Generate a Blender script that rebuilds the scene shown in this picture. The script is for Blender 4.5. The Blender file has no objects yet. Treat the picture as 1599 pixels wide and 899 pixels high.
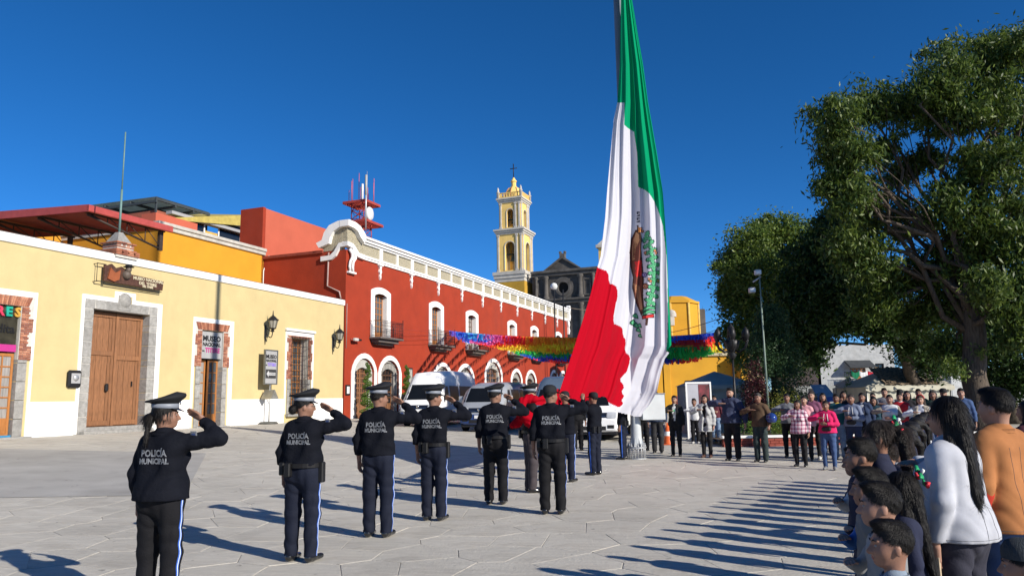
import bpy, math, random
import numpy as np
from math import sin, cos, pi, radians, atan2, sqrt, hypot
from mathutils import Vector, Matrix
from mathutils.bvhtree import BVHTree
random.seed(7); RNG = np.random.default_rng(7)
sc = bpy.context.scene
COL = sc.collection

# ------------------------------------------------------------------ camera
PITCH = radians(8.46); ROLL = radians(1.0); CAMH = 1.6; FPX = 1150.0
FWD = Vector((0, cos(PITCH), sin(PITCH)))
_u0 = Vector((0, -sin(PITCH), cos(PITCH))); _r0 = Vector((1, 0, 0))
RGT = _r0 * cos(ROLL) - _u0 * sin(ROLL)
UPV = _u0 * cos(ROLL) + _r0 * sin(ROLL)
CAM = Vector((0, 0, CAMH))
cd = bpy.data.cameras.new('camera'); cam = bpy.data.objects.new('camera', cd); COL.objects.link(cam)
cam.matrix_world = Matrix(((RGT.x, UPV.x, -FWD.x, 0), (RGT.y, UPV.y, -FWD.y, 0), (RGT.z, UPV.z, -FWD.z, CAMH), (0, 0, 0, 1)))
cd.sensor_width = 36.0; cd.lens = 36.0 * FPX / 1599.0; cd.clip_start = 0.1; cd.clip_end = 5000
sc.camera = cam
# ------------------------------------------------------------------ light
SUN_AZ = Vector((0.765, -0.645, 0)).normalized(); SUN_EL = radians(24.5)
w = bpy.data.worlds.new('World'); sc.world = w; w.use_nodes = True
nt = w.node_tree; bg = nt.nodes['Background']
sky = nt.nodes.new('ShaderNodeTexSky'); sky.sky_type = 'NISHITA'; sky.sun_disc = False
sky.sun_elevation = SUN_EL; sky.sun_rotation = atan2(SUN_AZ.x, SUN_AZ.y)
sky.altitude = 2500; sky.air_density = 0.75; sky.dust_density = 0.0; sky.ozone_density = 6.0
hsv = nt.nodes.new('ShaderNodeHueSaturation'); hsv.inputs['Saturation'].default_value = 1.17; nt.links.new(sky.outputs[0], hsv.inputs['Color']); nt.links.new(hsv.outputs[0], bg.inputs[0]); bg.inputs[1].default_value = 0.10
sd = bpy.data.lights.new('sun', 'SUN'); sun = bpy.data.objects.new('sun', sd); COL.objects.link(sun)
sd.energy = 4.6; sd.angle = radians(0.5); sd.color = (1.0, 0.93, 0.82)
sv = Vector((SUN_AZ.x * cos(SUN_EL), SUN_AZ.y * cos(SUN_EL), sin(SUN_EL)))
sun.rotation_euler = (sv).to_track_quat('Z', 'Y').to_euler()
sc.view_settings.view_transform = 'Standard'; sc.view_settings.look = 'None'
sc.view_settings.exposure = 0.55; sc.view_settings.gamma = 1.0
try: sc.cycles.max_bounces = 6; sc.cycles.diffuse_bounces = 3; sc.cycles.transparent_max_bounces = 6
except Exception: pass

# ------------------------------------------------------------------ geometry helpers
def ray(px, py):
    return FWD + RGT * ((px - 799.5) / FPX) + UPV * (-(py - 449.5) / FPX)
def at(px, py, Y):
    d = ray(px, py); return CAM + d * (Y / d.y)
def gnd(px, py, z=0.0):
    d = ray(px, py); return CAM + d * ((z - CAMH) / d.z)
FO = Vector((-16.5964, 24.9098, 0.0)); FU = Vector((0.362734, 0.931893, 0)); FW = Vector((0.931893, -0.362734, 0))
FANG = atan2(FU.y, FU.x)
BZ = 0.56
def gz(x, y):          # the plaza climbs gently towards the facades
    D = (x - FO.x) * FW.x + (y - FO.y) * FW.y
    return BZ * min(1.0, max(0.0, (18.0 - D) / 16.0))
def fxy(s, w, z=0.0):  # facade frame (along, out towards the plaza, up) -> world
    p = FO + FU * s + FW * w; return Vector((p.x, p.y, z))

def setp(o, label=None, cat=None, group=None, kind=None):
    if label: o['label'] = label
    if cat: o['category'] = cat
    if group: o['group'] = group
    if kind: o['kind'] = kind
    return o
def empty(name, loc=(0, 0, 0), rz=0.0, label=None, cat=None, group=None):
    o = bpy.data.objects.new(name, None); COL.objects.link(o); o.empty_display_size = 0.1
    o.location = loc; o.rotation_euler = (0, 0, rz); return setp(o, label, cat, group)
def link_mesh(name, me, parent=None, mats=()):
    for m in mats: me.materials.append(m)
    o = bpy.data.objects.new(name, me); COL.objects.link(o)
    if parent: o.parent = parent
    return o
def np_mesh(name, V, Fq, mi=None, smooth=True):
    """V (n,3), Fq (m,3 or 4)"""
    V = np.asarray(V, np.float32); Fq = np.asarray(Fq, np.int32)
    me = bpy.data.meshes.new(name); m, k = Fq.shape
    me.vertices.add(len(V)); me.vertices.foreach_set('co', V.ravel())
    me.loops.add(m * k); me.loops.foreach_set('vertex_index', Fq.ravel())
    me.polygons.add(m); me.polygons.foreach_set('loop_start', np.arange(0, m * k, k, dtype=np.int32))
    if mi is not None: me.polygons.foreach_set('material_index', np.asarray(mi, np.int32))
    if smooth: me.polygons.foreach_set('use_smooth', np.ones(m, bool))
    me.update(calc_edges=True); return me

class MB:
    def __init__(s): s.v = []; s.f = []; s.m = []; s.sm = []
    def add(s, vs, fs, mi=0, smooth=False):
        b = len(s.v); s.v += [tuple(v) for v in vs]
        for f in fs: s.f.append([b + i for i in f]); s.m.append(mi); s.sm.append(smooth)
        return s
    def box(s, x0, x1, y0, y1, z0, z1, mi=0, ch=0.0):
        if ch <= 0:
            vs = [(x, y, z) for z in (z0, z1) for y in (y0, y1) for x in (x0, x1)]
            s.add(vs, [(0, 2, 3, 1), (4, 5, 7, 6), (0, 1, 5, 4), (2, 6, 7, 3), (0, 4, 6, 2), (1, 3, 7, 5)], mi)
        else:
            c = ch; pts = [(x0 + c, y0), (x1 - c, y0), (x1, y0 + c), (x1, y1 - c), (x1 - c, y1), (x0 + c, y1), (x0, y1 - c), (x0, y0 + c)]
            s.prism(pts, z0 + c, z1 - c, mi)
            top = [(x0 + c, y0 + c), (x1 - c, y0 + c), (x1 - c, y1 - c), (x0 + c, y1 - c)]
            for zz, zb, fl in ((z1, z1 - c, 0), (z0, z0 + c, 1)):
                vs = [(x, y, zz) for x, y in top] + [(x, y, zb) for x, y in pts]
                fs = [(0, 1, 2, 3), (0, 4, 5, 1), (1, 5, 6), (1, 6, 7, 2), (2, 7, 8), (2, 8, 9, 3), (3, 9, 10), (3, 10, 11, 0), (0, 11, 4)]
                if fl: fs = [f[::-1] for f in fs]
                s.add(vs, fs, mi)
        return s
    def prism(s, pts, z0, z1, mi=0, axis='z'):
        n = len(pts)
        def P(a, b, c):
            return {'z': (a, b, c), 'y': (a, c, b), 'x': (c, a, b)}[axis]
        vs = [P(x, y, z0) for x, y in pts] + [P(x, y, z1) for x, y in pts]
        s.add(vs, [tuple(range(n))[::-1], tuple(range(n, 2 * n))] + [(i, (i + 1) % n, n + (i + 1) % n, n + i) for i in range(n)], mi); return s
    def tube(s, pts, r, n=6, mi=0, cap=True, smooth=True):
        pts = [Vector(p) for p in pts]; rs = r if hasattr(r, '__len__') else [r] * len(pts)
        rings = []; prev = None
        for i, p in enumerate(pts):
            t = (pts[min(i + 1, len(pts) - 1)] - pts[max(i - 1, 0)])
            if t.length < 1e-9: t = Vector((0, 0, 1))
            t.normalize()
            a = prev if prev is not None else (Vector((0, 0, 1)) if abs(t.z) < 0.9 else Vector((1, 0, 0)))
            x = a - t * a.dot(t)
            if x.length < 1e-6: x = Vector((1, 0, 0)) - t * t.x
            x.normalize(); prev = x; y = t.cross(x)
            rings.append([p + (x * cos(2 * pi * k / n) + y * sin(2 * pi * k / n)) * rs[i] for k in range(n)])
        vs = [v for R in rings for v in R]; fs = []
        for i in range(len(rings) - 1):
            for k in range(n): fs.append((i * n + k, i * n + (k + 1) % n, (i + 1) * n + (k + 1) % n, (i + 1) * n + k))
        if cap: fs += [tuple(range(n))[::-1], tuple(range(len(vs) - n, len(vs)))]
        s.add(vs, fs, mi, smooth); return s
    def lathe(s, prof, c=(0, 0, 0), n=16, mi=0, axis='z', smooth=True, a0=0, a1=2 * pi):
        full = abs(a1 - a0 - 2 * pi) < 1e-6; k = n if full else n + 1
        vs = []
        for r, h in prof:
            for i in range(k):
                a = a0 + (a1 - a0) * i / n; x, y = r * cos(a), r * sin(a)
                p = {'z': (x, y, h), 'y': (x, h, y), 'x': (h, x, y)}[axis]
                vs.append((c[0] + p[0], c[1] + p[1], c[2] + p[2]))
        fs = [(j * k + i, j * k + (i + 1) % k, (j + 1) * k + (i + 1) % k, (j + 1) * k + i) for j in range(len(prof) - 1) for i in range(n)]
        if axis == 'y': fs = [f[::-1] for f in fs]
        s.add(vs, fs, mi, smooth); return s
    def band(s, inner, outer, d0, d1, mi=0, closed=False):
        """solid strip between two polylines in the x-z plane, from y=d0 (front) to y=d1"""
        n = len(inner)
        vs = [(x, d0, z) for x, z in inner] + [(x, d0, z) for x, z in outer] + [(x, d1, z) for x, z in inner] + [(x, d1, z) for x, z in outer]
        fs = []
        R = range(n if closed else n - 1)
        for i in R:
            j = (i + 1) % n
            fs += [(i, j, n + j, n + i), (n + i, n + j, 3 * n + j, 3 * n + i), (j, i, 2 * n + i, 2 * n + j), (2 * n + j, 2 * n + i, 3 * n + i, 3 * n + j)]
        if not closed: fs += [(0, n, 3 * n, 2 * n), (n - 1, 3 * n - 1, 4 * n - 1, 2 * n - 1)]
        s.add(vs, fs, mi); return s
    def mesh(s, name):
        me = bpy.data.meshes.new(name); me.from_pydata(s.v, [], s.f)
        me.polygons.foreach_set('material_index', s.m); me.polygons.foreach_set('use_smooth', s.sm)
        me.update(); return me
    def build(s, name, mats, parent=None, kind=None):
        if not isinstance(mats, (list, tuple)): mats = [mats]
        o = link_mesh(name, s.mesh(name), parent, mats)
        if kind: o['kind'] = kind
        return o
def dup(o, parent=None):
    c = o.copy(); COL.objects.link(c)
    if parent: c.parent = parent; c.matrix_parent_inverse = o.matrix_parent_inverse
    for ch in list(o.children): dup(ch, c)
    return c

# ------------------------------------------------------------------ materials
MATS = {}
def mat(name, col, rough=0.7, metal=0.0, var=0.15, scale=3.0, bump=0.0, bscale=40.0, spec=0.3, col2=None, stretch=None, coat=0.0, randobj=0.0, trans=0.0, sheen=0.0, dirt=0.0):
    if name in MATS: return MATS[name]
    m = bpy.data.materials.new(name); m.use_nodes = True; nt = m.node_tree; N = nt.nodes; L = nt.links
    b = N['Principled BSDF']; b.inputs['Roughness'].default_value = rough; b.inputs['Metallic'].default_value = metal
    b.inputs['Specular IOR Level'].default_value = spec; b.inputs['Coat Weight'].default_value = coat; b.inputs['Coat Roughness'].default_value = 0.08
    if sheen: b.inputs['Sheen Weight'].default_value = sheen
    tc = N.new('ShaderNodeTexCoord'); src = tc.outputs['Object']
    if stretch:
        mp = N.new('ShaderNodeMapping'); mp.inputs['Scale'].default_value = stretch; L.new(src, mp.inputs[0]); src = mp.outputs[0]
    c2 = col2 if col2 else tuple(max(0, c * (1 - var * 2)) for c in col)
    n1 = N.new('ShaderNodeTexNoise'); n1.inputs['Scale'].default_value = scale; n1.inputs['Detail'].default_value = 6; n1.inputs['Roughness'].default_value = 0.6
    L.new(src, n1.inputs['Vector'])
    rp = N.new('ShaderNodeValToRGB'); rp.color_ramp.elements[0].position = 0.32; rp.color_ramp.elements[1].position = 0.68
    rp.color_ramp.elements[0].color = (*c2, 1); rp.color_ramp.elements[1].color = (*col, 1); L.new(n1.outputs['Fac'], rp.inputs[0])
    out = rp.outputs[0]
    if dirt > 0:
        n3 = N.new('ShaderNodeTexNoise'); n3.inputs['Scale'].default_value = scale * 0.31; n3.inputs['Detail'].default_value = 8; n3.inputs['Roughness'].default_value = 0.75
        mp3 = N.new('ShaderNodeMapping'); mp3.inputs['Scale'].default_value = (1, 1, 0.35); L.new(tc.outputs['Object'], mp3.inputs[0]); L.new(mp3.outputs[0], n3.inputs['Vector'])
        r3 = N.new('ShaderNodeMapRange'); r3.inputs[1].default_value = 0.5; r3.inputs[2].default_value = 0.75; r3.inputs[3].default_value = 0; r3.inputs[4].default_value = dirt; L.new(n3.outputs['Fac'], r3.inputs[0])
        mx3 = N.new('ShaderNodeMixRGB'); mx3.inputs[2].default_value = (col[0] * .55 + .03, col[1] * .5 + .03, col[2] * .45 + .03, 1)
        L.new(r3.outputs[0], mx3.inputs[0]); L.new(out, mx3.inputs[1]); out = mx3.outputs[0]
    if randobj:
        oi = N.new('ShaderNodeObjectInfo'); mr = N.new('ShaderNodeMapRange'); mr.inputs[3].default_value = 1 - randobj; mr.inputs[4].default_value = 1 + randobj
        L.new(oi.outputs['Random'], mr.inputs[0]); hs = N.new('ShaderNodeHueSaturation'); L.new(mr.outputs[0], hs.inputs['Value']); L.new(out, hs.inputs['Color']); out = hs.outputs[0]
    L.new(out, b.inputs['Base Color'])
    if bump:
        n2 = N.new('ShaderNodeTexNoise'); n2.inputs['Scale'].default_value = bscale; n2.inputs['Detail'].default_value = 4; L.new(src, n2.inputs['Vector'])
        bp = N.new('ShaderNodeBump'); bp.inputs['Strength'].default_value = bump; bp.inputs['Distance'].default_value = 0.02
        L.new(n2.outputs['Fac'], bp.inputs['Height']); L.new(bp.outputs[0], b.inputs['Normal'])
    if trans:
        tb = N.new('ShaderNodeBsdfTranslucent'); L.new(out, tb.inputs[0]); mx = N.new('ShaderNodeMixShader'); mx.inputs[0].default_value = trans
        L.new(b.outputs[0], mx.inputs[1]); L.new(tb.outputs[0], mx.inputs[2]); L.new(mx.outputs[0], N['Material Output'].inputs[0])
    MATS[name] = m; return m
def vcol_mat(name, rough=0.6, trans=0.0, attr='Col', bump=0.0, bscale=60):
    if name in MATS: return MATS[name]
    m = bpy.data.materials.new(name); m.use_nodes = True; nt = m.node_tree; N = nt.nodes; L = nt.links; b = N['Principled BSDF']
    b.inputs['Roughness'].default_value = rough; b.inputs['Specular IOR Level'].default_value = 0.2
    a = N.new('ShaderNodeAttribute'); a.attribute_name = attr; L.new(a.outputs['Color'], b.inputs['Base Color'])
    if trans:
        tb = N.new('ShaderNodeBsdfTranslucent'); L.new(a.outputs['Color'], tb.inputs[0]); mx = N.new('ShaderNodeMixShader'); mx.inputs[0].default_value = trans
        L.new(b.outputs[0], mx.inputs[1]); L.new(tb.outputs[0], mx.inputs[2]); L.new(mx.outputs[0], N['Material Output'].inputs[0])
    MATS[name] = m; return m
def set_cols(me, cols, domain='FACE'):
    """cols (n,3) per face -> corner colour attribute"""
    cols = np.asarray(cols, np.float32)
    n = len(me.polygons); tot = np.zeros(n, np.int32); me.polygons.foreach_get('loop_total', tot)
    c = np.ones((tot.sum(), 4), np.float32); c[:, :3] = np.repeat(cols, tot, axis=0)
    at_ = me.color_attributes.new('Col', 'FLOAT_COLOR', 'CORNER'); at_.data.foreach_set('color', c.ravel())

def text_mesh(body, size, bold=0.0, align='CENTER', extrude=0.0, spacing=1.0, xscale=1.0):
    cu = bpy.data.curves.new('txt', 'FONT'); cu.body = body; cu.size = size; cu.align_x = align; cu.align_y = 'CENTER'
    cu.offset = bold; cu.extrude = extrude; cu.space_character = spacing; cu.resolution_u = 2
    o = bpy.data.objects.new('txt', cu); COL.objects.link(o)
    dg = bpy.context.evaluated_depsgraph_get(); me = bpy.data.meshes.new_from_object(o.evaluated_get(dg))
    bpy.data.objects.remove(o); bpy.data.curves.remove(cu)
    if xscale != 1.0:
        for v in me.vertices: v.co.x *= xscale
    return me
def text_obj(name, body, size, M, m, parent=None, bold=0.0, extrude=0.006, spacing=1.0, xscale=1.0):
    """M places local x-right, y-up text plane (4x4)"""
    me = text_mesh(body, size, bold, 'CENTER', extrude, spacing, xscale); me.transform(M)
    return link_mesh(name, me, parent, [m])
def wallM(x, y, z):   # text standing on a facade: reads along +x, faces -y
    return Matrix(((1, 0, 0, x), (0, 0, -1, y), (0, 1, 0, z), (0, 0, 0, 1)))

M_PLASTER_Y = mat('yellow_plaster', (0.53, 0.425, 0.215), 0.85, var=0.05, scale=1.2, bump=0.35, bscale=14, dirt=0.34)
M_WHITE = mat('white_paint', (0.80, 0.79, 0.76), 0.75, var=0.05, scale=2.5, bump=0.2, bscale=20, dirt=0.25)
M_RED = mat('red_plaster', (0.31, 0.035, 0.012), 0.85, var=0.10, scale=0.9, bump=0.35, bscale=12, dirt=0.38)
M_SALMON = mat('salmon_plaster', (0.46, 0.105, 0.06), 0.85, var=0.06, scale=0.8, bump=0.3, bscale=12, dirt=0.2)
M_ORANGE = mat('ochre_plaster', (0.60, 0.27, 0.02), 0.85, var=0.06, scale=0.8, bump=0.25, bscale=12, dirt=0.22)
M_STONE = mat('grey_stone', (0.33, 0.32, 0.30), 0.8, var=0.18, scale=7, bump=0.5, bscale=30, randobj=0.12)
M_MORTAR = mat('pale_mortar', (0.55, 0.53, 0.48), 0.9, var=0.1, scale=9, bump=0.3)
M_BRICK = mat('red_brick', (0.40, 0.15, 0.085), 0.85, var=0.25, scale=6, bump=0.4, bscale=50)
M_WOOD = mat('old_door_wood', (0.30, 0.135, 0.06), 0.6, var=0.25, scale=5, bump=0.7, bscale=18, stretch=(7, 7, 0.6), randobj=0.10, dirt=0.5)
M_WOOD2 = mat('varnished_wood', (0.42, 0.17, 0.05), 0.4, var=0.15, scale=4, bump=0.3, bscale=14, stretch=(6, 6, 0.7))
M_IRON = mat('dark_iron', (0.03, 0.03, 0.032), 0.45, metal=0.4, var=0.2, scale=20)
M_DARKGLASS = mat('dark_glass', (0.015, 0.018, 0.022), 0.08, var=0.1, spec=0.6)
M_PANE = mat('window_glass', (0.09, 0.10, 0.11), 0.06, var=0.15, scale=1.5, spec=0.6)
M_CURTAIN = mat('pale_curtain', (0.34, 0.32, 0.30), 0.9, var=0.25, scale=4, stretch=(9, 9, 0.3))
M_BLACK = mat('black_paint', (0.012, 0.012, 0.013), 0.5)
M_STEEL = mat('galvanised_steel', (0.48, 0.49, 0.50), 0.42, metal=0.5, var=0.12, scale=8)
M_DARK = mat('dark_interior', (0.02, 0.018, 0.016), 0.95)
M_STEELRED = mat('red_painted_steel', (0.36, 0.05, 0.04), 0.5, var=0.15, scale=3)
M_GREYSIGN = mat('grey_sign_panel', (0.34, 0.34, 0.34), 0.5, var=0.05)
M_MAGENTA = mat('magenta_print', (0.42, 0.03, 0.20), 0.6, var=0.05)
M_PURPLE = mat('violet_print', (0.22, 0.16, 0.55), 0.6, var=0.05)
M_LETTERW = mat('white_lettering', (0.75, 0.75, 0.75), 0.6, var=0.03)
M_LETTERG = mat('grey_reflective_lettering', (0.26, 0.27, 0.29), 0.4, var=0.35, scale=40)

# ------------------------------------------------------------------ ground
M_GROUND = mat('stamped_concrete', (0.55, 0.52, 0.455), 0.8, var=0.09, scale=1.1, bump=0.4, bscale=9, stretch=(1, 1, 1), dirt=0.4)
M_SLAB = mat('stamped_concrete_slab', (0.56, 0.53, 0.465), 0.78, var=0.10, scale=3.7, bump=0.6, bscale=26, randobj=0.05, dirt=0.5, stretch=(1.0, 3.2, 1))
M_PATCH = mat('smooth_grey_concrete', (0.42, 0.41, 0.385), 0.7, var=0.10, scale=0.9, bump=0.15, bscale=30, dirt=0.3)
# far part of the plaza: the pattern is carried by the material
def crack_mat(m, scale=0.95):
    nt = m.node_tree; N = nt.nodes; L = nt.links; b = N['Principled BSDF']; link = b.inputs['Base Color'].links[0]; src = link.from_socket
    tc = N.new('ShaderNodeTexCoord'); v = N.new('ShaderNodeTexVoronoi'); v.feature = 'DISTANCE_TO_EDGE'; v.inputs['Scale'].default_value = scale
    L.new(tc.outputs['Object'], v.inputs['Vector'])
    r = N.new('ShaderNodeMapRange'); r.inputs[1].default_value = 0.006; r.inputs[2].default_value = 0.02; L.new(v.outputs['Distance'], r.inputs[0])
    mx = N.new('ShaderNodeMixRGB'); mx.inputs[1].default_value = (0.24, 0.225, 0.20, 1); L.new(r.outputs[0], mx.inputs[0]); L.new(src, mx.inputs[2]); L.new(mx.outputs[0], b.inputs['Base Color'])
def spots(m, scale, thr, k):
    nt = m.node_tree; N = nt.nodes; L = nt.links; b = N['Principled BSDF']; src = b.inputs['Base Color'].links[0].from_socket; geo = N.new('ShaderNodeNewGeometry')
    n = N.new('ShaderNodeTexNoise'); n.inputs['Scale'].default_value = scale; n.inputs['Detail'].default_value = 3; L.new(geo.outputs['Position'], n.inputs['Vector'])
    r = N.new('ShaderNodeMapRange'); r.inputs[1].default_value = thr; r.inputs[2].default_value = thr + .05; r.inputs[3].default_value = 0; r.inputs[4].default_value = k; L.new(n.outputs['Fac'], r.inputs[0])
    mx = N.new('ShaderNodeMixRGB'); mx.inputs[2].default_value = (.07, .065, .06, 1); L.new(r.outputs[0], mx.inputs[0]); L.new(src, mx.inputs[1]); L.new(mx.outputs[0], b.inputs['Base Color'])
for m_ in (M_GROUND, M_SLAB, M_PATCH): spots(m_, 7.0, .69, .55); spots(m_, 1.3, .56, .10); spots(m_, .28, .52, .09)
crack_mat(M_GROUND)
g = MB()
DB = [-160, 2.0, 18.0, 60, 400]
for i in range(len(DB) - 1):
    vs = []
    for s, D in ((-300, DB[i]), (-300, DB[i + 1]), (600, DB[i + 1]), (600, DB[i])):
        p = fxy(s, D); z = BZ * min(1, max(0, (18.0 - D) / 16.0)) - 0.012; vs.append((p.x, p.y, z))
    g.add(vs, [(0, 1, 2, 3)])
setp(g.build('ground', M_GROUND), kind='structure')

def clip_poly(poly, nx, ny, c):
    out = []
    for i in range(len(poly)):
        a = poly[i]; b = poly[(i + 1) % len(poly)]; da = a[0] * nx + a[1] * ny - c; db = b[0] * nx + b[1] * ny - c
        if da <= 0: out.append(a)
        if (da <= 0) != (db <= 0):
            t = da / (da - db); out.append((a[0] + (b[0] - a[0]) * t, a[1] + (b[1] - a[1]) * t))
    return out
def slabs():
    CS = 0.72; seeds = {}
    r = random.Random(3)
    for i in range(-38, 40):
        for j in range(0, 36):
            seeds[(i, j)] = ((i + 0.5 * (j % 2) + r.uniform(-0.33, 0.33)) * CS, 1.5 + (j + r.uniform(-0.33, 0.33)) * CS)
    cells = []
    for (i, j), (x, y) in seeds.items():
        d = y
        if j < 1 or j > 33 or abs(x) > 0.80 * d + 1.6: continue
        if (x - FO.x) * FW.x + (y - FO.y) * FW.y < 1.2: continue
        poly = [(x - 2, y - 2), (x + 2, y - 2), (x + 2, y + 2), (x - 2, y + 2)]
        for di in range(-2, 3):
            for dj in range(-2, 3):
                q = seeds.get((i + di, j + dj))
                if not q or (di == 0 and dj == 0): continue
                nx, ny = q[0] - x, q[1] - y; poly = clip_poly(poly, nx, ny, nx * (x + q[0]) / 2 + ny * (y + q[1]) / 2)
                if len(poly) < 3: break
        if len(poly) >= 3: cells.append((y * y + x * x, x, y, poly))
    cells.sort(); far = MB()
    for idx, (_, x, y, poly) in enumerate(cells):
        m = MB(); n = len(poly); vs = []
        h = r.uniform(-0.002, 0.002)
        for ins, dz in ((0.0024, -0.012), (0.0028, -0.002 + h), (0.0075, 0.0 + h)):
            for px_, py_ in poly:
                dx, dy = x - px_, y - py_; l = hypot(dx, dy); f = min(0.9, ins * 1.5 / l)
                X, Y = px_ + dx * f, py_ + dy * f; vs.append((X, Y, gz(X, Y) + dz))
        fs = [tuple(range(2 * n, 3 * n))] + [(k * n + a, k * n + (a + 1) % n, (k + 1) * n + (a + 1) % n, (k + 1) * n + a) for k in (0, 1) for a in range(n)]
        if idx < 290:
            m.add([(a - x, b - y, c) for a, b, c in vs], fs); o = m.build('paving_slab', M_SLAB, GROUNDP); o.location = (x, y, 0)
        else: far.add(vs, fs)
    setp(far.build('paving_slab_field', M_SLAB, GROUNDP), kind='stuff')
GROUNDP = bpy.data.objects['ground']
slabs()
m = MB()
pp = [gnd(-90, 724, 0.10), gnd(-90, 797, 0.03), gnd(288, 781, 0.02), gnd(322, 719, 0.10)]
m.add([(p.x, p.y, gz(p.x, p.y) + 0.006) for p in pp], [(0, 1, 2, 3)])
setp(m.build('smooth_pavement', M_PATCH), kind='structure')

# ================================================================== FACADES
# local frame of both facades: x along, y into the building, z up
def facade_empty(name, label, cat):
    return empty(name, (FO.x, FO.y, 0), FANG, label, cat)
def arch_pts(x0, x1, z1, rise, n=10):
    """from the left springing to the right springing; z1 = crown height"""
    if rise <= 0.001: return [(x0, z1), (x1, z1)]
    c = (x1 - x0) / 2; R = (c * c + rise * rise) / (2 * rise); cx = (x0 + x1) / 2; cz = z1 - R; a = math.asin(min(1, c / R))
    if rise >= c * 0.98: a = pi / 2
    return [(cx + R * sin(-a + 2 * a * i / n), cz + R * cos(-a + 2 * a * i / n)) for i in range(n + 1)]
def outline(x0, x1, z0, z1, rise, n=10):
    return [(x0, z0)] + arch_pts(x0, x1, z1, rise, n) + [(x1, z0)]
def hole(x0, x1, z0, z1, rise=0.0):
    if rise <= 0.001: return [(x0, x1, z0, z1)]
    hs = [(x0, x1, z0, z1 - rise)]; ap = arch_pts(x0, x1, z1, rise, 12)
    for i in range(6):
        a, b = ap[i], ap[i + 1]; c = (a[0] + b[0]) / 2
        hs.append((c, x0 + x1 - c, z1 - rise if i == 0 else a[1], b[1]))
    return hs
def wall_mb(x0, x1, z0, z1, holes, y=0.0, th=0.5):
    xs = sorted(set([x0, x1] + [h[0] for h in holes] + [h[1] for h in holes])); zs = sorted(set([z0, z1] + [h[2] for h in holes] + [h[3] for h in holes]))
    xs = [x for x in xs if x0 <= x <= x1]; zs = [z for z in zs if z0 <= z <= z1]
    nx, nz = len(xs) - 1, len(zs) - 1; solid = [[True] * nz for _ in range(nx)]
    for i in range(nx):
        cx = (xs[i] + xs[i + 1]) / 2
        hh = [h for h in holes if h[0] <= cx <= h[1]]
        for k in range(nz):
            cz = (zs[k] + zs[k + 1]) / 2
            if any(h[2] <= cz <= h[3] for h in hh): solid[i][k] = False
    m = MB()
    for i in range(nx):
        k = 0
        while k < nz:
            if not solid[i][k]: k += 1; continue
            k2 = k
            while k2 < nz and solid[i][k2]: k2 += 1
            a, b, c, d = xs[i], xs[i + 1], zs[k], zs[k2]
            m.add([(a, y, c), (b, y, c), (b, y, d), (a, y, d)], [(0, 1, 2, 3)])
            if k > 0: m.add([(a, y, c), (b, y, c), (b, y + th, c), (a, y + th, c)], [(3, 2, 1, 0)])
            if k2 < nz: m.add([(a, y, d), (b, y, d), (b, y + th, d), (a, y + th, d)], [(0, 1, 2, 3)])
            k = k2
        if i + 1 < nx:
            for k in range(nz):
                if solid[i][k] != solid[i + 1][k]:
                    X = xs[i + 1]; f = (0, 1, 2, 3) if solid[i][k] else (3, 2, 1, 0)
                    m.add([(X, y, zs[k]), (X, y + th, zs[k]), (X, y + th, zs[k + 1]), (X, y, zs[k + 1])], [f])
    return m
def bricks(m, x0, x1, z0, z1, y, bw=0.26, bh=0.062, j=0.016, proud=0.025, toothL=0, toothR=0, vert=False):
    rr = random.Random(int((x0 + z0) * 100)); row = 0; z = z0
    while z + bh <= z1 + 1e-3:
        ext = 0.13 if (row // 6) % 2 == 0 else 0.0
        a = x0 - ext * toothL; b = x1 + ext * toothR; x = a - (bw / 2 if row % 2 else 0)
        while x < b - 0.02:
            xa, xb = max(a, x), min(b, x + bw - j)
            if xb - xa > 0.03: m.box(xa, xb, y - proud - rr.uniform(0, .012), y, z, z + bh, rr.randint(0, 2))
            x += bw
        z += bh + j; row += 1
    return m
M_BRICKS = [M_BRICK, mat('dark_brick', (0.30, 0.11, 0.07), 0.85, var=0.2, scale=6), mat('pale_brick', (0.50, 0.22, 0.13), 0.85, var=0.2, scale=6)]

# ------------------------------------------------------------------ pale yellow museum building
Y = facade_empty('museum_building', 'long pale yellow museum building with white base band and large wooden gate', 'building')
openings = []
openings += hole(-1.75, -0.16, BZ, 4.95)
openings += hole(2.56, 5.13, BZ, 5.17)
openings += hole(7.98, 9.28, BZ, 4.78)
openings += hole(14.12, 15.5, 0.98, 4.86)
wm = wall_mb(-9, 18.8, 0.2, 7.30, openings, 0.0, 0.55)
wm.box(-9, 18.8, 0.56, 0.9, 0.2, 7.3, 0); wm.box(-9, -8.97, 0, 7, 0.2, 7.3, 0); wm.box(-9, 18.8, 0.9, 7, 6.9, 7.0, 0)
wm.build('wall', M_PLASTER_Y, Y)
# white painted bands: base, cap, frames
b = MB()
for x0, x1 in ((-9, -2.3), (0.37, 2.08), (5.73, 7.47), (9.91, 13.66), (15.98, 18.8)): b = MB(); b.box(x0, x1, -0.03, 0.0, 0.3, 1.74); b.build('base_band', M_WHITE, Y)
b = MB(); b.box(-9, 18.83, -0.07, 0.75, 7.05, 7.36, 0, 0.02); b.build('parapet_cap', M_WHITE, Y)
b = MB(); b.box(-9, 18.8, 0.05, 0.8, 7.36, 7.41, 0); b.build('parapet_coping', mat('coping_stone', (0.12, 0.09, 0.08), 0.9), Y)
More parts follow.
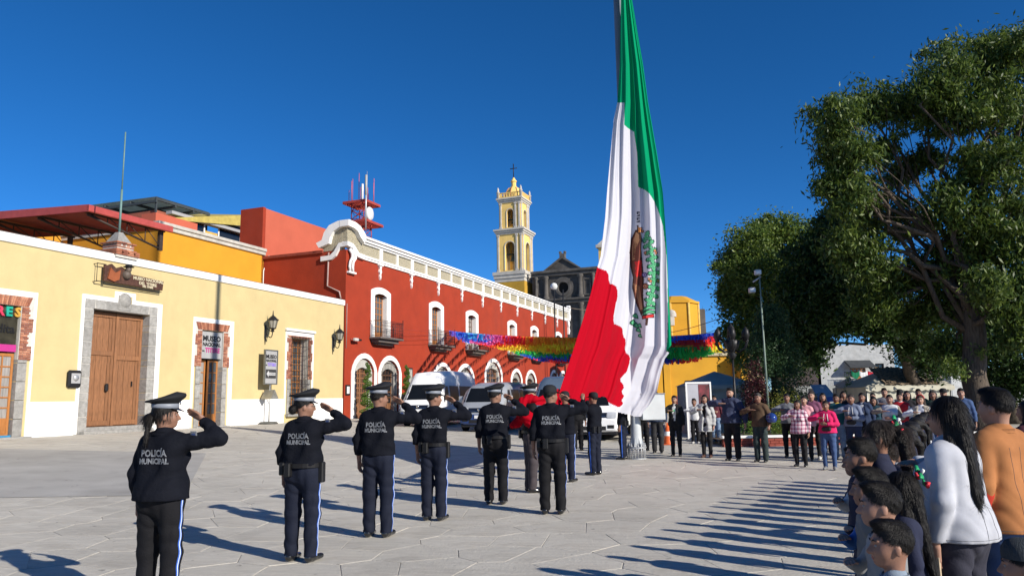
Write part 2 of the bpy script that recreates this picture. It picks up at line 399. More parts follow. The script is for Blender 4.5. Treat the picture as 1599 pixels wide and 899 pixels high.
# --- big gate: white frame, stone blocks, two plank leaves
fr = MB()
fr.band([(2.2, BZ), (2.2, 5.5), (3.6, 5.5), (3.6, 5.78), (4.25, 5.78), (4.25, 5.5), (5.5, 5.5), (5.5, BZ)], [(2.07, BZ), (2.07, 5.66), (3.45, 5.66), (3.45, 5.93), (4.4, 5.93), (4.4, 5.66), (5.74, 5.66), (5.74, BZ)], -0.035, 0.0)
fr.build('gate_frame', M_WHITE, Y)
STB = []
def stone(x0, x1, z0, z1, yf=-0.05, y1=0.42, parent=None, name='stone_block', pts=None, m=None):
    q = MB()
    if pts: q.prism(pts, yf, y1, 0, 'y')
    else: q.box(x0, x1, yf, y1, z0, z1, 0, 0.008)
    return q.build(name, m or M_STONE, parent or Y)
mo = MB(); mo.box(2.21, 2.55, -0.036, 0.40, BZ, 5.17); mo.box(5.14, 5.49, -0.036, 0.40, BZ, 5.17); mo.box(2.21, 5.49, -0.036, 0.40, 5.175, 5.49); mo.build('stone_mortar', M_MORTAR, Y)
zz = BZ
for i, hgt in enumerate([0.62, 0.6, 0.28, 0.55, 0.5, 0.24, 0.58, 0.55, 0.24, 0.43]):
    stone(2.2, 2.57, zz, zz + hgt - 0.02); stone(5.12, 5.5, zz, zz + hgt - 0.02); zz += hgt
xs = [2.2, 2.62, 3.08, 3.58, 4.2, 4.66, 5.08, 5.5]
for i in range(7):
    a, b2 = xs[i] + 0.01, xs[i + 1] - 0.01; sl = 0.10 * (3 - i) / 3
    stone(0, 0, 0, 0, pts=[(a + sl * 0.6, 5.16), (b2 + sl * 0.6 * (0 if i == 6 else 1), 5.16), (b2, 5.5), (a, 5.5)] if i not in (0, 6) else [(a, 5.16), (b2, 5.16), (b2, 5.5), (a, 5.5)])
k = MB(); k.lathe([(0.0, -0.16), (0.14, -0.15), (0.24, -0.10), (0.30, -0.05), (0.30, 0.0)], (3.9, 0, 5.6), 18, 0, 'y'); k.box(3.62, 4.18, -0.08, 0, 5.2, 5.62, 0, 0.02); k.build('carved_keystone', M_STONE, Y)
def leaf(x0, x1, z0, z1, y, rail_z):
    d = empty('gate_leaf', (0, 0, 0)); d.parent = Y
    n = 5; wd = (x1 - x0) / n; rr = random.Random(int(x0 * 10))
    for i in range(n):
        q = MB(); q.box(-wd / 2 + 0.006, wd / 2 - 0.006, -rr.uniform(0.0, 0.012), 0.05, 0, z1 - z0, 0, 0.006); o = q.build('plank', M_WOOD, d); o.location = (x0 + wd * (i + .5), y, z0)
    q = MB()
    for zr in (z0 + 0.12, rail_z, z1 - 0.12): q.box(x0 + 0.02, x1 - 0.02, y - 0.05, y - 0.012, zr - 0.09, zr + 0.09, 0, 0.01)
    for xr in (x0 + 0.07, x1 - 0.07): q.box(xr - 0.06, xr + 0.06, y - 0.042, y - 0.0125, z0, z1, 0, 0.008)
    q.build('rail', M_WOOD, d); return d
leaf(2.575, 3.84, 0.80, 5.13, 0.34, 3.55); leaf(3.85, 5.12, 0.80, 5.13, 0.34, 3.4)
q = MB(); q.box(3.84, 3.95, 0.27, 0.33, 0.8, 5.1, 0, 0.01); q.build('gate_post', M_WOOD, Y)
q = MB(); q.box(3.5, 3.62, 0.2, 0.3, 2.1, 2.4, 0, 0.03); q.box(4.7, 4.74, 0.27, 0.3, 2.3, 2.5); q.build('gate_lock', M_IRON, Y)
q = MB(); q.box(2.3, 5.4, -0.3, 0.5, 0.4, 0.66, 0, 0.02); q.box(2.55, 5.15, -0.02, 0.55, 0.5, 0.79, 0, 0.02); q.build('doorstep', M_STONE, Y)
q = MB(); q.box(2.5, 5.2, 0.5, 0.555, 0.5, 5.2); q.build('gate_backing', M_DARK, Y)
# --- wooden name board hung over the gate
NB = empty('name_board', (FO.x + FU.x * 2.75, FO.y + FU.y * 2.75, 6.22), FANG, 'carved wooden name board with a capped head, hung above the big gate', 'sign')
M_CARVE = mat('carved_dark_wood', (0.10, 0.045, 0.03), 0.55, var=0.3, scale=8, bump=0.9, bscale=22)
q = MB(); q.prism([(0, 0.0), (2.75, -0.02), (2.78, 0.36), (1.2, 0.42), (0.75, 0.66), (0.5, 0.56), (0.3, 0.7), (0.1, 0.6), (0, 0.62)], -0.24, -0.16, 0, 'y'); q.build('board', M_CARVE, NB)
q = MB(); q.lathe([(0.0, -0.44), (0.1, -0.42), (0.17, -0.33), (0.17, -0.24)], (0.95, 0, 0.36), 14, 0, 'y'); q.lathe([(0, .13), (.1, .1), (.12, 0), (.08, -.1), (0, -.14)], (0.97, -0.34, 0.56), 12); q.build('carved_head', mat('carved_head_wood', (0.13, 0.10, 0.08), 0.5, bump=0.6), NB)
q = MB(); q.lathe([(0, .10), (.12, .1), (.13, .04), (.2, .02), (.2, 0), (0, 0)], (0.97, -0.34, 0.66), 14); q.build('carved_cap', M_BLACK, NB)
q = MB(); q.prism([(0.12, 0.1), (0.4, 0.02), (0.62, 0.12), (0.66, 0.5), (0.44, 0.36), (0.22, 0.54)], -0.30, -0.24, 0, 'y'); q.build('carved_shield', mat('carved_red_wood', (0.28, 0.08, 0.03), 0.6, bump=0.6), NB)
q = MB()
for zz in (-0.05, 0.62): q.box(-0.3, 0.1, -0.2, -0.18, zz, zz + 0.03); q.tube([(-0.28, 0.0, zz), (-0.28, -0.2, zz)], 0.015)
q.tube([(-0.28, -0.19, -0.05), (-0.28, -0.19, 0.65)], 0.012); q.box(0, 2.75, -0.2, -0.17, -0.1, -0.07); q.build('bracket', M_IRON, NB)
M_GOLD = mat('pale_gold_lettering', (0.62, 0.55, 0.38), 0.5)
text_obj('lettering', 'MUSEO NACIONAL', 0.17, wallM(2.02, -0.245, 0.30), M_GOLD, NB, 0.004, 0.012)
text_obj('lettering', 'DEL TITERE', 0.17, wallM(2.0, -0.245, 0.13), M_GOLD, NB, 0.004, 0.012)
text_obj('lettering', 'DEL TITERE', 0.10, wallM(2.0, -0.245, 0.02), M_GOLD, NB, 0.004, 0.012)
# --- brick surrounds (bricks are far too small to pick apart: one part each)
def brick_surround(x0, x1, ztop, zb, zmid, outer0, outer1, tw=0.3, lint=0.34):
    q = MB(); bricks(q, x0 - tw, x0 - 0.01, zmid, ztop, -0.03, toothL=1); bricks(q, x1 + 0.01, x1 + tw, zmid, ztop, -0.03, toothR=1)
    x = x0 - tw - 0.12; n = int((x1 - x0 + 2 * tw + 0.24) / 0.082)
    for i in range(n):
        t = (i + .5) / n - .5; xa = x + i * 0.082; q.prism([(xa + 0.004 - t * .25, ztop + 0.02), (xa + 0.066 - t * .25, ztop + 0.02), (xa + 0.066, ztop + lint), (xa + 0.004, ztop + lint)], -0.058, -0.03, random.randint(0, 2), 'y')
    q.build('brick_surround', M_BRICKS, Y, 'stuff')
    q = MB(); q.box(x0 - tw - 0.13, x0 - 0.002, -0.036, 0.0, zmid, ztop + 0.01); q.box(x1 + 0.002, x1 + tw + 0.13, -0.036, 0.0, zmid, ztop + 0.01); q.box(x0 - tw - .15, x1 + tw + .15, -0.036, 0, ztop + 0.012, ztop + lint + 0.02)
    q.box(x0 - 0.003, x0 + 0.006, -0.03, 0.5, zmid, ztop); q.box(x1 - 0.006, x1 + 0.003, -0.03, 0.5, zmid, ztop); q.build('brick_mortar', M_MORTAR, Y)
    q = MB(); q.band([(x0 - tw - 0.13, zb), (x0 - tw - 0.13, ztop + lint), (x1 + tw + 0.13, ztop + lint), (x1 + tw + 0.13, zb)], [(outer0, zb), (outer0, ztop + lint + 0.2), (outer1, ztop + lint + 0.2), (outer1, zb)], -0.033, 0)
    q.build('door_frame', M_WHITE, Y)
    z = zb
    while z < zmid - 0.1:
        h = min(0.62, zmid - z)
        stone(x0 - tw - 0.02, x0 + 0.002, z + 0.008, z + h - 0.008, -0.05, 0.45); stone(x1 - 0.002, x1 + tw + 0.02, z + 0.008, z + h - 0.008, -0.05, 0.45); z += h
brick_surround(7.98, 9.28, 4.78, BZ, 3.2, 7.46, 9.92, 0.26)
brick_surround(-1.75, -0.16, 4.93, BZ, 3.15, -2.3, 0.38, 0.30)
brick_surround(14.12, 15.5, 4.86, 0.98, 2.75, 13.65, 16.0, 0.24, 0.12)
def lattice_door(name, x0, x1, z0, z1, y, cols, rows, wood, glass, parent, solid=0.0, bar=0.045):
    d = empty(name); d.parent = parent
    q = MB(); q.box(x0, x1, y + 0.035, y + 0.045, z0, z1); q.build('pane', glass, d)
    q = MB(); q.box(x0, x0 + .08, y, y + .07, z0, z1, 0, .006); q.box(x1 - .08, x1, y, y + .07, z0, z1, 0, .006)
    for zz in (z0, z1 - 0.1): q.box(x0 + .08, x1 - .08, y, y + .07, zz, zz + 0.1, 0, .006)
    if solid: q.box(x0 + 0.08, x1 - .08, y + 0.012, y + .06, z0 + 0.1, z0 + solid, 0, .006)
    zb = z0 + (solid if solid else 0.1)
    for i in range(1, cols): xx = x0 + (x1 - x0) * i / cols; q.box(xx - bar / 2, xx + bar / 2, y + 0.003, y + .06, zb, z1 - 0.1, 0, 0.004)
    for i in range(1, rows): zz = zb + (z1 - 0.1 - zb) * i / rows; q.box(x0 + .08, x1 - .08, y + 0.007, y + .055, zz - bar / 2, zz + bar / 2, 0, 0.004)
    q.build('frame', wood, d); return d
lattice_door('glazed_door', 8.0, 8.6, 0.62, 3.5, 0.3, 2, 5, M_WOOD2, M_CURTAIN, Y, 0.5); lattice_door('glazed_door', 8.66, 9.26, 0.62, 3.5, 0.22, 2, 5, M_WOOD2, M_PANE, Y, 0.5)
lattice_door('glazed_door', -1.72, -1.0, 0.62, 3.35, 0.15, 2, 6, M_WOOD2, M_CURTAIN, Y, 0.6); lattice_door('glazed_door', -0.94, -0.2, 0.62, 3.35, 0.10, 2, 6, M_WOOD2, M_CURTAIN, Y, 0.6)
lattice_door('window', 14.14, 15.48, 1.0, 4.84, 0.42, 6, 12, M_WOOD2, M_PANE, Y, 0, 0.05)
q = MB()
for i in range(13): xx = 14.02 + 1.58 * i / 12; q.tube([(xx, -0.16, 1.0), (xx, -0.16, 4.95)], 0.012, 5)
for i in range(9): zz = 1.05 + 3.85 * i / 8; q.box(14.0, 15.62, -0.165, -0.145, zz - .012, zz + .012)
for xx in (14.02, 15.6):
    for i in range(9): zz = 1.05 + 3.85 * i / 8; q.tube([(xx, -0.16, zz), (xx, 0, zz)], 0.012, 5)
q.build('window_grille', M_IRON, Y)
q = MB(); q.box(13.8, 15.85, -0.2, 0.42, 0.84, 0.97, 0, 0.02); q.build('window_sill', M_STONE, Y)
q = MB(); q.box(13.6, 16.05, -0.14, 0, 5.2, 5.33, 0, 0.02); q.build('window_hood', M_WHITE, Y)
for a, b2 in ((-2.0, .4), (7.7, 9.5)): q = MB(); q.box(a, b2, -0.25, 0.5, 0.4, 0.6, 0, .02); q.build('doorstep', M_STONE, Y)
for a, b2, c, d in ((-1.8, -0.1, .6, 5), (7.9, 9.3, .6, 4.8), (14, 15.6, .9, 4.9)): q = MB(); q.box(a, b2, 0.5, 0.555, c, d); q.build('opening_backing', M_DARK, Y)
q = MB(); q.box(-1.75, -0.17, -0.0, 0.12, 0.60, 0.66); q.build('blue_tile_step', mat('blue_tile', (0.05, 0.25, 0.45), 0.3), Y)
# shop sign above the left doorway
q = MB(); q.box(-1.72, -0.2, 0.06, 0.12, 3.5, 4.9, 0, 0.01); S1 = setp(q.build('shop_sign', mat('smoked_panel', (0.05, 0.045, 0.03), 0.3, var=0.3), None), 'dark shop sign board with colourful letters filling the left doorway head', 'sign')
S1.location = (FO.x, FO.y, 0); S1.rotation_euler = (0, 0, FANG)
q = MB(); q.box(-1.72, -0.2, 0.03, 0.055, 3.4, 3.64, 0, 0.005); q.build('pink_strip', M_MAGENTA, S1)
for i, (ch, cl) in enumerate(zip('DERES', [(0.5, .05, .2), (0.6, .3, .02), (.6, .05, .1), (.02, .35, .25), (.55, .3, .05)])):
    text_obj('letter', ch, 0.42, wallM(-1.45 + 0.3 * i, 0.02, 4.72), mat('letter_paint_%d' % i, cl, 0.4), S1, 0.02, 0.03)
text_obj('lettering', 'bendita', 0.40, wallM(-0.88, 0.05, 4.15), M_BLACK, S1, 0.008, 0.01)
# grey banner in the second doorway
q = MB(); q.box(8.0, 9.25, 0.02, 0.05, 3.55, 4.74); S2 = setp(q.build('museum_sign', M_GREYSIGN), 'grey museum sign with violet-to-pink word, filling the top of the narrow brick doorway', 'sign')
S2.location = (FO.x, FO.y, 0); S2.rotation_euler = (0, 0, FANG)
def museum_words(parent, cx, cz, sc_, y, m3):
    text_obj('lettering', 'MUSEO', 0.36 * sc_, wallM(cx, y, cz + 0.30 * sc_), M_BLACK, parent, 0.014 * sc_, 0.003, 1.0, 1.0)
    text_obj('lettering', 'NACIONAL', 0.245 * sc_, wallM(cx, y, cz + 0.02 * sc_), M_BLACK, parent, 0.010 * sc_, 0.003, 1.0, 0.92)
    text_obj('lettering', 'TITERE', 0.31 * sc_, wallM(cx + 0.07 * sc_, y, cz - 0.26 * sc_), m3, parent, 0.013 * sc_, 0.003)
    text_obj('lettering', 'DEL', 0.10 * sc_, wallM(cx - 0.52 * sc_, y, cz - 0.30 * sc_), M_BLACK, parent, 0.003, 0.003)
museum_words(S2, 8.62, 4.15, 0.92, 0.015, M_MAGENTA)
# free-standing sign on a post
p = fxy(12.05, 0.42); SB = empty('sign_stand', (p.x, p.y, gz(p.x, p.y)), FANG + radians(2), 'grey museum sign with an arrow on a round-based post before the facade', 'sign')
q = MB(); q.box(-0.44, 0.44, -0.05, 0.0, 1.92, 3.5, 0, 0.01); q.build('panel', M_GREYSIGN, SB)
q = MB(); q.band([(-0.44, 1.92), (-0.44, 3.5), (0.44, 3.5), (0.44, 1.92)], [(-0.49, 1.87), (-0.49, 3.55), (0.49, 3.55), (0.49, 1.87)], -0.08, 0.02, closed=True); q.build('frame', mat('sign_frame_metal', (0.22, 0.23, 0.22), 0.4, metal=0.6), SB)
q = MB(); q.tube([(0, -0.02, 0.05), (0, -0.02, 1.9)], 0.03, 8); q.build('post', M_STEEL, SB)
q = MB(); q.lathe([(0, 0.1), (0.36, 0.1), (0.44, 0.05), (0.44, 0), (0, 0)], (0, 0, 0), 20); q.build('base', mat('sign_base_iron', (0.10, 0.10, 0.09), 0.6), SB)
q = MB(); q.box(-0.39, 0.39, -0.06, -0.052, 2.17, 2.6); q.build('arrow_panel', mat('charcoal_print', (0.05, 0.05, 0.05), 0.5), SB)
q = MB(); q.prism([(-0.34, 2.38), (-0.18, 2.54), (-0.18, 2.45), (0.33, 2.45), (0.33, 2.31), (-0.18, 2.31), (-0.18, 2.22)], -0.066, -0.061, 0, 'y'); q.build('arrow', mat('pale_grey_print', (0.55, 0.55, 0.55), 0.5), SB)
text_obj('lettering', 'ENTRADA', 0.10, wallM(0.08, -0.068, 2.38), mat('mid_grey_print', (0.2, 0.2, 0.2), 0.5), SB, 0.002, 0.001)
museum_words(SB, 0.0, 3.0, 0.68, -0.056, M_PURPLE)
q = MB(); q.prism([(-0.30, 1.18), (0.0, 1.62), (0.30, 1.18), (0.27, 1.18), (0, 1.58), (-0.27, 1.18)], -0.32, 0.26, 0, 'y'); q.build('leaflet_holder', mat('brushed_holder', (0.42, 0.42, 0.40), 0.35, metal=0.7), SB)
# electricity meter box
q = MB(); q.box(1.66, 2.18, -0.17, 0.0, 2.23, 2.85, 0, 0.06); ob = setp(q.build('meter_box', M_BLACK), 'black electricity meter box on the yellow wall left of the gate', 'meter'); ob.location = (FO.x, FO.y, 0); ob.rotation_euler = (0, 0, FANG)
q = MB(); q.box(1.74, 2.1, -0.18, -0.172, 2.38, 2.74, 0); q.build('window', M_GREYSIGN, ob); q = MB(); q.lathe([(0, -0.235), (0.10, -0.235), (0.11, -0.18)], (1.9, 0, 2.58), 14, 0, 'y'); q.build('dial', M_STEEL, ob)
# wall lanterns
def lantern(s, z, label):
    e = empty('wall_lantern', (FO.x + FU.x * s, FO.y + FU.y * s, z), FANG, label, 'lantern', 'wall lanterns on the yellow facade')
    q = MB(); q.box(-0.07, 0.07, -0.05, 0, -0.4, 0.25, 0, 0.02); q.prism([(-.05, -.4), (.05, -.4), (0, -.72)], -0.04, 0, 0, 'y'); q.build('back_plate', M_IRON, e)
    q = MB(); pts = [(0, -0.04, -0.1)] + [(0, -0.04 - 0.42 * sin(t), -0.1 - 0.28 * sin(t * 2) * 1.0) for t in [i * pi / 2 / 8 for i in range(1, 9)]]
    q.tube(pts, 0.025, 6); q.tube([(0, -0.05, 0.1), (0, -0.25, 0.0), (0, -0.4, -0.1)], 0.018, 5); q.build('arm', M_IRON, e)
    q = MB(); q.lathe([(0, -.08), (.07, -.06), (.09, 0), (.06, .05), (0.16, 0.10), (0.17, 0.13)], (0, -.46, -.05), 8, 0, smooth=False)
    q.lathe([(.27, .5), (.24, .56), (.13, .68), (.05, .74), (.03, .80), (.015, .98), (0, 1.0)], (0, -.46, -.05), 8, 0, smooth=False)
    for i in range(8):
        a = 2 * pi * i / 8; q.tube([(.155 * cos(a), -.46 + .155 * sin(a), .07), (.235 * cos(a), -.46 + .235 * sin(a), .46)], 0.012, 4)
        q.prism([(.26 * cos(a) - .02, .45), (.26 * cos(a) + .02, .45), (.26 * cos(a), .53)], -.46 + .26 * sin(a) - .01, -.46 + .26 * sin(a) + .01, 0, 'y')
    q.build('lantern_frame', M_IRON, e)
    q = MB(); q.lathe([(.15, .12), (.225, .5)], (0, -.46, -.05), 8, 0, smooth=False); q.build('lantern_glass', mat('milky_lamp_glass', (0.45, 0.43, 0.36), 0.15, spec=0.6, trans=0.3), e)
lantern(12.1, 5.1, 'black wall lantern above the free-standing museum sign'); lantern(17.75, 4.9, 'black wall lantern between the barred window and the red building')
# pinnacle and mast on the parapet
p = fxy(3.78, -0.35); PN = empty('rooftop_pinnacle', (p.x, p.y, 7.36), FANG, 'stepped brick pinnacle with a stone pyramid on the yellow parapet', 'pinnacle')
q = MB(); zt = 0.0
for hw, hh in ((0.55, 0.2), (0.47, 0.12), (0.40, 0.16), (0.46, 0.07)):
    for i in range(int(hh / 0.065)):
        z = zt + i * hh / int(hh / 0.065)
        for k in range(4): q.box(-hw + k * hw / 2 + .008 + (0.06 if i % 2 else 0) * (k > 0), -hw + (k + 1) * hw / 2 - .008, -hw, hw, z, z + 0.052, k % 3)
    zt += hh
q.build('brickwork', M_BRICKS, PN, 'stuff')
q = MB(); q.box(-.5, .5, -.5, .5, -.1, .0); q.box(-.38, .38, -.38, .38, 0, .53); q.build('mortar_core', M_MORTAR, PN)
q = MB(); q.add([(-.33, -.33, .55), (.33, -.33, .55), (.33, .33, .55), (-.33, .33, .55), (-.1, -.1, .98), (.1, -.1, .98), (.1, .1, .98), (-.1, .1, .98)], [(0, 1, 5, 4), (1, 2, 6, 5), (2, 3, 7, 6), (3, 0, 4, 7), (4, 5, 6, 7)]); q.build('pyramid_cap', M_STONE, PN)
q = MB(); q.tube([(0, 0, 0.0), (0, 0, 1.8)], .045, 8); q.tube([(0, 0, 1.8), (0, 0, 4.2)], .028, 8); o = setp(q.build('flag_mast', mat('green_grey_paint', (0.14, 0.24, 0.22), 0.5)), 'thin bare mast rising from the brick pinnacle on the yellow roof', 'mast'); o.location = (p.x, p.y, 8.3)

# ------------------------------------------------------------------ volumes behind the parapet
def blk(name, mt, parent, x0, x1, y0, y1, z0, z1):
    q = MB(); q.box(x0, x1, y0, y1, z0, z1); return q.build(name, mt, parent)
OB = facade_empty('ochre_rooftop_block', 'deep ochre yellow upper storey block with a white cornice behind the parapet', 'building')
blk('wall', M_ORANGE, OB, 10.9, 19.0, 6.0, 14, 6.9, 10.55)
blk('wall', M_ORANGE, OB, 2.0, 10.88, 13.0, 14, 6.9, 10.9)
q = MB(); q.box(10.8, 19.0, 5.88, 14, 10.55, 10.75, 0, .02); q.box(10.72, 19.0, 5.8, 14, 10.76, 10.95, 0, .02); q.build('cornice', mat('old_white_cornice', (0.5, 0.48, 0.43), 0.8, dirt=.6, var=.15, bump=.5), OB)
UB = facade_empty('upper_yellow_house', 'yellow roofed upper house with dark windows behind the ochre block', 'building')
blk('wall', mat('dull_yellow_plaster', (0.60, 0.40, 0.09), .85), UB, 17.0, 26.0, 12.0, 18, 9.0, 13.0)
q = MB(); q.add([(16.8, 11.4, 13.05), (24.6, 11.4, 15.0), (24.6, 18, 15.8), (16.8, 18, 13.9)], [(0, 1, 2, 3)]); q.add([(16.8, 11.4, 12.9), (24.6, 11.4, 14.1), (24.6, 11.4, 15.0), (16.8, 11.4, 13.05)], [(0, 1, 2, 3)]); q.build('roof', mat('yellow_roof_fascia', (0.48, 0.38, 0.10), .7), UB)
for a, b2 in ((18.6, 20.0), (21.4, 23.4)):
    f = blk('window', M_DARKGLASS, UB, a, b2, 11.94, 12.0, 12.0, 13.5 + (a - 18) * .12)
    q = MB(); q.band([(a, 12.0), (a, 13.5 + (a - 18) * .12), (b2, 13.5 + (a - 18) * .12), (b2, 12.0)], [(a - .1, 11.9), (a - .1, 13.6 + (a - 18) * .12), (b2 + .1, 13.6 + (a - 18) * .12), (b2 + .1, 11.9)], 11.9, 11.94, closed=True); q.build('window_frame', M_WHITE, f)
q = MB(); q.box(16.9, 24.6, 11.5, 12, 13.35, 13.55); q.build('beam', M_GREYSIGN, UB)
blk('wall', M_SALMON, UB, 13.85, 17.0, 9.5, 10.6, 9.0, 12.5)
blk('wall', mat('brown_red_plaster', (.33, .10, .06), .85), UB, 16.4, 18.9, 12.3, 16.0, 9.0, 13.55)
# sheet-metal canopy in front of it
CN = facade_empty('metal_canopy', 'rusty red corrugated metal canopy on steel trusses above the yellow roof', 'canopy')
M_SHEET = mat('red_corrugated_sheet', (0.30, 0.055, 0.04), .5, var=.15, scale=3, dirt=.5)
q = MB(); n = 70; x0, x1 = -9.5, 4.75
q2 = MB()
for i in range(n):     # corrugations run front to back
    xa = 4.5 + 4.2 * i / n; xb = 4.5 + 4.2 * (i + 1) / n; za = 0.05 * (i % 2); zb = 0.05 * ((i + 1) % 2)
    q.add([(xa, 3.0, 9.75 + za), (xb, 3.0, 9.75 + zb), (xb, 13.0, 10.3 + zb), (xa, 13.0, 10.3 + za)], [(0, 1, 2, 3)])
q.build('roof_sheet', M_SHEET, CN)
q = MB(); q.box(4.35, 8.85, 2.85, 3.0, 9.62, 9.92, 0, .03); q.add([(4.35, 2.85, 9.62), (4.35, 13.2, 10.1), (4.35, 13.2, 10.5), (4.35, 2.85, 9.92)], [(0, 3, 2, 1)]); q.add([(4.45, 2.85, 9.62), (4.45, 13.2, 10.1), (4.45, 13.2, 10.5), (4.45, 2.85, 9.92)], [(0, 1, 2, 3)])
q.build('fascia', mat('bright_red_fascia', (0.40, 0.07, 0.06), .45, var=.1), CN)
q = MB()
for yy in (3.2, 6.2, 9.2):
    z0 = 9.72 + (yy - 3) * .05
    q.box(4.5, 8.7, yy, yy + .08, z0 - .1, z0); q.tube([(4.6, yy + .04, z0 - .15), (8.6, yy + .04, z0 - 0.95)], .05, 5)
    for t in (0.25, .5, .75, 1): q.tube([(4.6 + 4.0 * t, yy + .04, z0 - .05), (4.6 + 4.0 * t, yy + .04, z0 - .15 - .8 * t)], .03, 4); q.tube([(4.6 + 4.0 * t, yy + .04, z0 - .15 - .8 * t), (4.6 + 4.0 * max(0, t - .25), yy + .04, z0 - .05)], .025, 4)
    q.box(8.4, 8.6, yy, yy + .15, z0 - 1.0, z0 - .1)
q.build('truss', mat('dark_truss_steel', (.05, .035, .03), .6), CN)
q = MB(); q.box(4.6, 4.8, 9, 9.2, 7.0, 9.8); q.build('post', M_STEELRED, CN)
GC = facade_empty('grey_roof_canopy', 'grey translucent sheet roof on dark rafters, highest roof above the museum', 'canopy')
q = MB(); q.add([(16.1, 12, 14.3), (20.6, 12, 14.3), (20.6, 30, 14.6), (16.1, 30, 14.6)], [(0, 1, 2, 3)]); q.build('roof_sheet', mat('grey_green_sheet', (.25, .33, .32), .4, trans=.25), GC)
q = MB()
for i in range(9): yy = 12 + i * 2.2; q.box(16.1, 20.6, yy, yy + .12, 14.1, 14.25)
for xx in (16.1, 17.6, 19.1, 20.5): q.box(xx, xx + .1, 12, 30, 13.95, 14.1)
for xx in (16.2, 20.4):
    for yy in (12.1, 17, 22, 28): q.box(xx, xx + .1, yy, yy + .1, 11, 14)
q.build('rafter', mat('dark_rafter_steel', (.05, .06, .065), .6), GC)
SV = facade_empty('salmon_rooftop_block', 'tall salmon and dark red block rising behind the ochre block', 'building')
blk('wall', M_RED, SV, 18.75, 19.0, 6.0, 7.75, 6.9, 13.6)
blk('wall', M_SALMON, SV, 19.01, 27.5, 6.0, 7.7, 6.9, 13.55)
q = MB(); q.tube([(18.9, 5.95, 7), (18.9, 5.95, 9.6), (19.3, 5.9, 10.6)], .03, 5); q.build('drain_pipe', M_WHITE, SV)

# ------------------------------------------------------------------ red town house with white ornament
R = facade_empty('red_building', 'long two-storey red building with white ornate parapet, arches and balconies', 'building')
S0, S1_ = 18.95, 62.9
WIN = [(21.66, 23.98), (29.3, 31.6), (35.5, 37.9), (44.4, 46.7), (50.5, 52.8), (58.1, 60.6)]
ARC = [(19.62, 22.42, 4.4, 'door'), (22.56, 25.42, 4.4, 'win'), (29.85, 33.0, 4.25, 'win'), (33.8, 37.0, 4.3, 'win'), (39.1, 43.0, 4.95, 'door'), (45.0, 47.95, 4.25, 'win'), (48.85, 51.9, 4.25, 'win'), (56.1, 58.95, 4.45, 'win'), (59.2, 62.2, 4.45, 'win')]
hs = []
for a, b2 in WIN: hs += hole(a + .42, b2 - .42, 5.4, 8.28, 0.14)
for a, b2, zt, kd in ARC: hs += hole(a + .3, b2 - .3, BZ if kd == 'door' or a < 26 else 1.3, zt - .3, 0.75 if kd == 'win' or a < 26 else 1.1)
wm = wall_mb(S0, S1_, 0.2, 10.4, hs, 0.0, 0.5); wm.build('wall', M_RED, R)
q = MB(); q.box(S0 - .001, S0 + .3, 0.001, 12, 0.2, 10.4); q.box(S0 + .3, S1_, 0.6, 12, 9.9, 10.3); q.box(S1_ - .3, S1_, 0.5, 12, .2, 10.4); q.box(S0, S1_, 11.5, 12, .2, 10.4); q.build('side_wall', M_RED, R)
def trim(name, x0, x1, z0, z1, rise, wdt, y0=-0.05, y1=0.0, m=M_WHITE, rin=None):
    inn = outline(x0 + wdt, x1 - wdt, z0, z1 - wdt, rise if rin is None else rin); out = outline(x0, x1, z0, z1, rise)
    q = MB(); q.band(inn, out, y0, y1); return q.build(name, m, R)
for i, (a, b2) in enumerate(WIN):
    trim('window_surround', a, b2, 5.42, 8.62, 0.26, 0.40, rin=0.16)
    lattice = i < 2
    wd = lattice_door('balcony_door', a + .43, b2 - .43, 5.42, 8.2, 0.30 if lattice else 0.36, 4, 6, M_WOOD2 if i != 2 else mat('dark_brown_wood', (.12, .06, .04), .5), M_CURTAIN if not lattice else M_PANE, R, 0.4, .05)
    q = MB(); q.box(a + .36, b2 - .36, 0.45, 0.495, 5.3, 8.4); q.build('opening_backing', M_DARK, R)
    q = MB(); q.box(a + .405, a + .43, -0.01, .45, 5.42, 8.2); q.box(b2 - .43, b2 - .405, -0.01, .45, 5.42, 8.2); q.build('reveal', M_WHITE, R)
    # balcony
    e = empty('balcony'); e.parent = R; x0, x1 = a - .15, b2 + .3; dp = 0.85
    q = MB(); q.box(x0, x1, -dp, 0, 5.30, 5.42, 0, .02); q.box(x0 + .2, x1 - .2, -dp + .25, 0, 5.1, 5.3, 0, .02); q.box(x0 + .5, x1 - .5, -dp + .5, 0, 4.98, 5.1); q.build('balcony_slab', mat('dark_balcony_stone', (.13, .11, .10), .8, bump=.4), e)
    q = MB(); nb = 20
    for k in range(nb + 1):
        xx = x0 + .04 + (x1 - x0 - .08) * k / nb
        q.tube([(xx, -dp + .05, 5.42), (xx, -dp + .05, 6.42)], .011, 4)
        if k % 2 == 0 and k < nb:
            c = xx + (x1 - x0) / nb
            q.tube([(c + .08 * cos(t), -dp + .05, 6.12 + .08 * sin(t)) for t in [2 * pi * j / 8 for j in range(9)]], .008, 4, cap=False)
            q.tube([(c + .07 * cos(t), -dp + .05, 5.72 + .12 * sin(t)) for t in [2 * pi * j / 8 for j in range(9)]], .008, 4, cap=False)
    for xx in (x0 + .04, x1 - .04):
        for k in range(1, 6): yy = -dp + .05 + (dp - .05) * k / 6; q.tube([(xx, yy, 5.42), (xx, yy, 6.42)], .011, 4)
        for zz in (5.5, 6.42): q.tube([(xx, -dp + .05, zz), (xx, 0, zz)], .016, 5)
        q.tube([(xx, -dp + .05, 5.42), (xx, -dp + .05, 6.62)], .025, 6)
    for zz in (5.5, 5.92, 6.3, 6.42): q.tube([(x0 + .04, -dp + .05, zz), (x1 - .04, -dp + .05, zz)], .014, 5)
    q.build('railing', M_IRON, e)
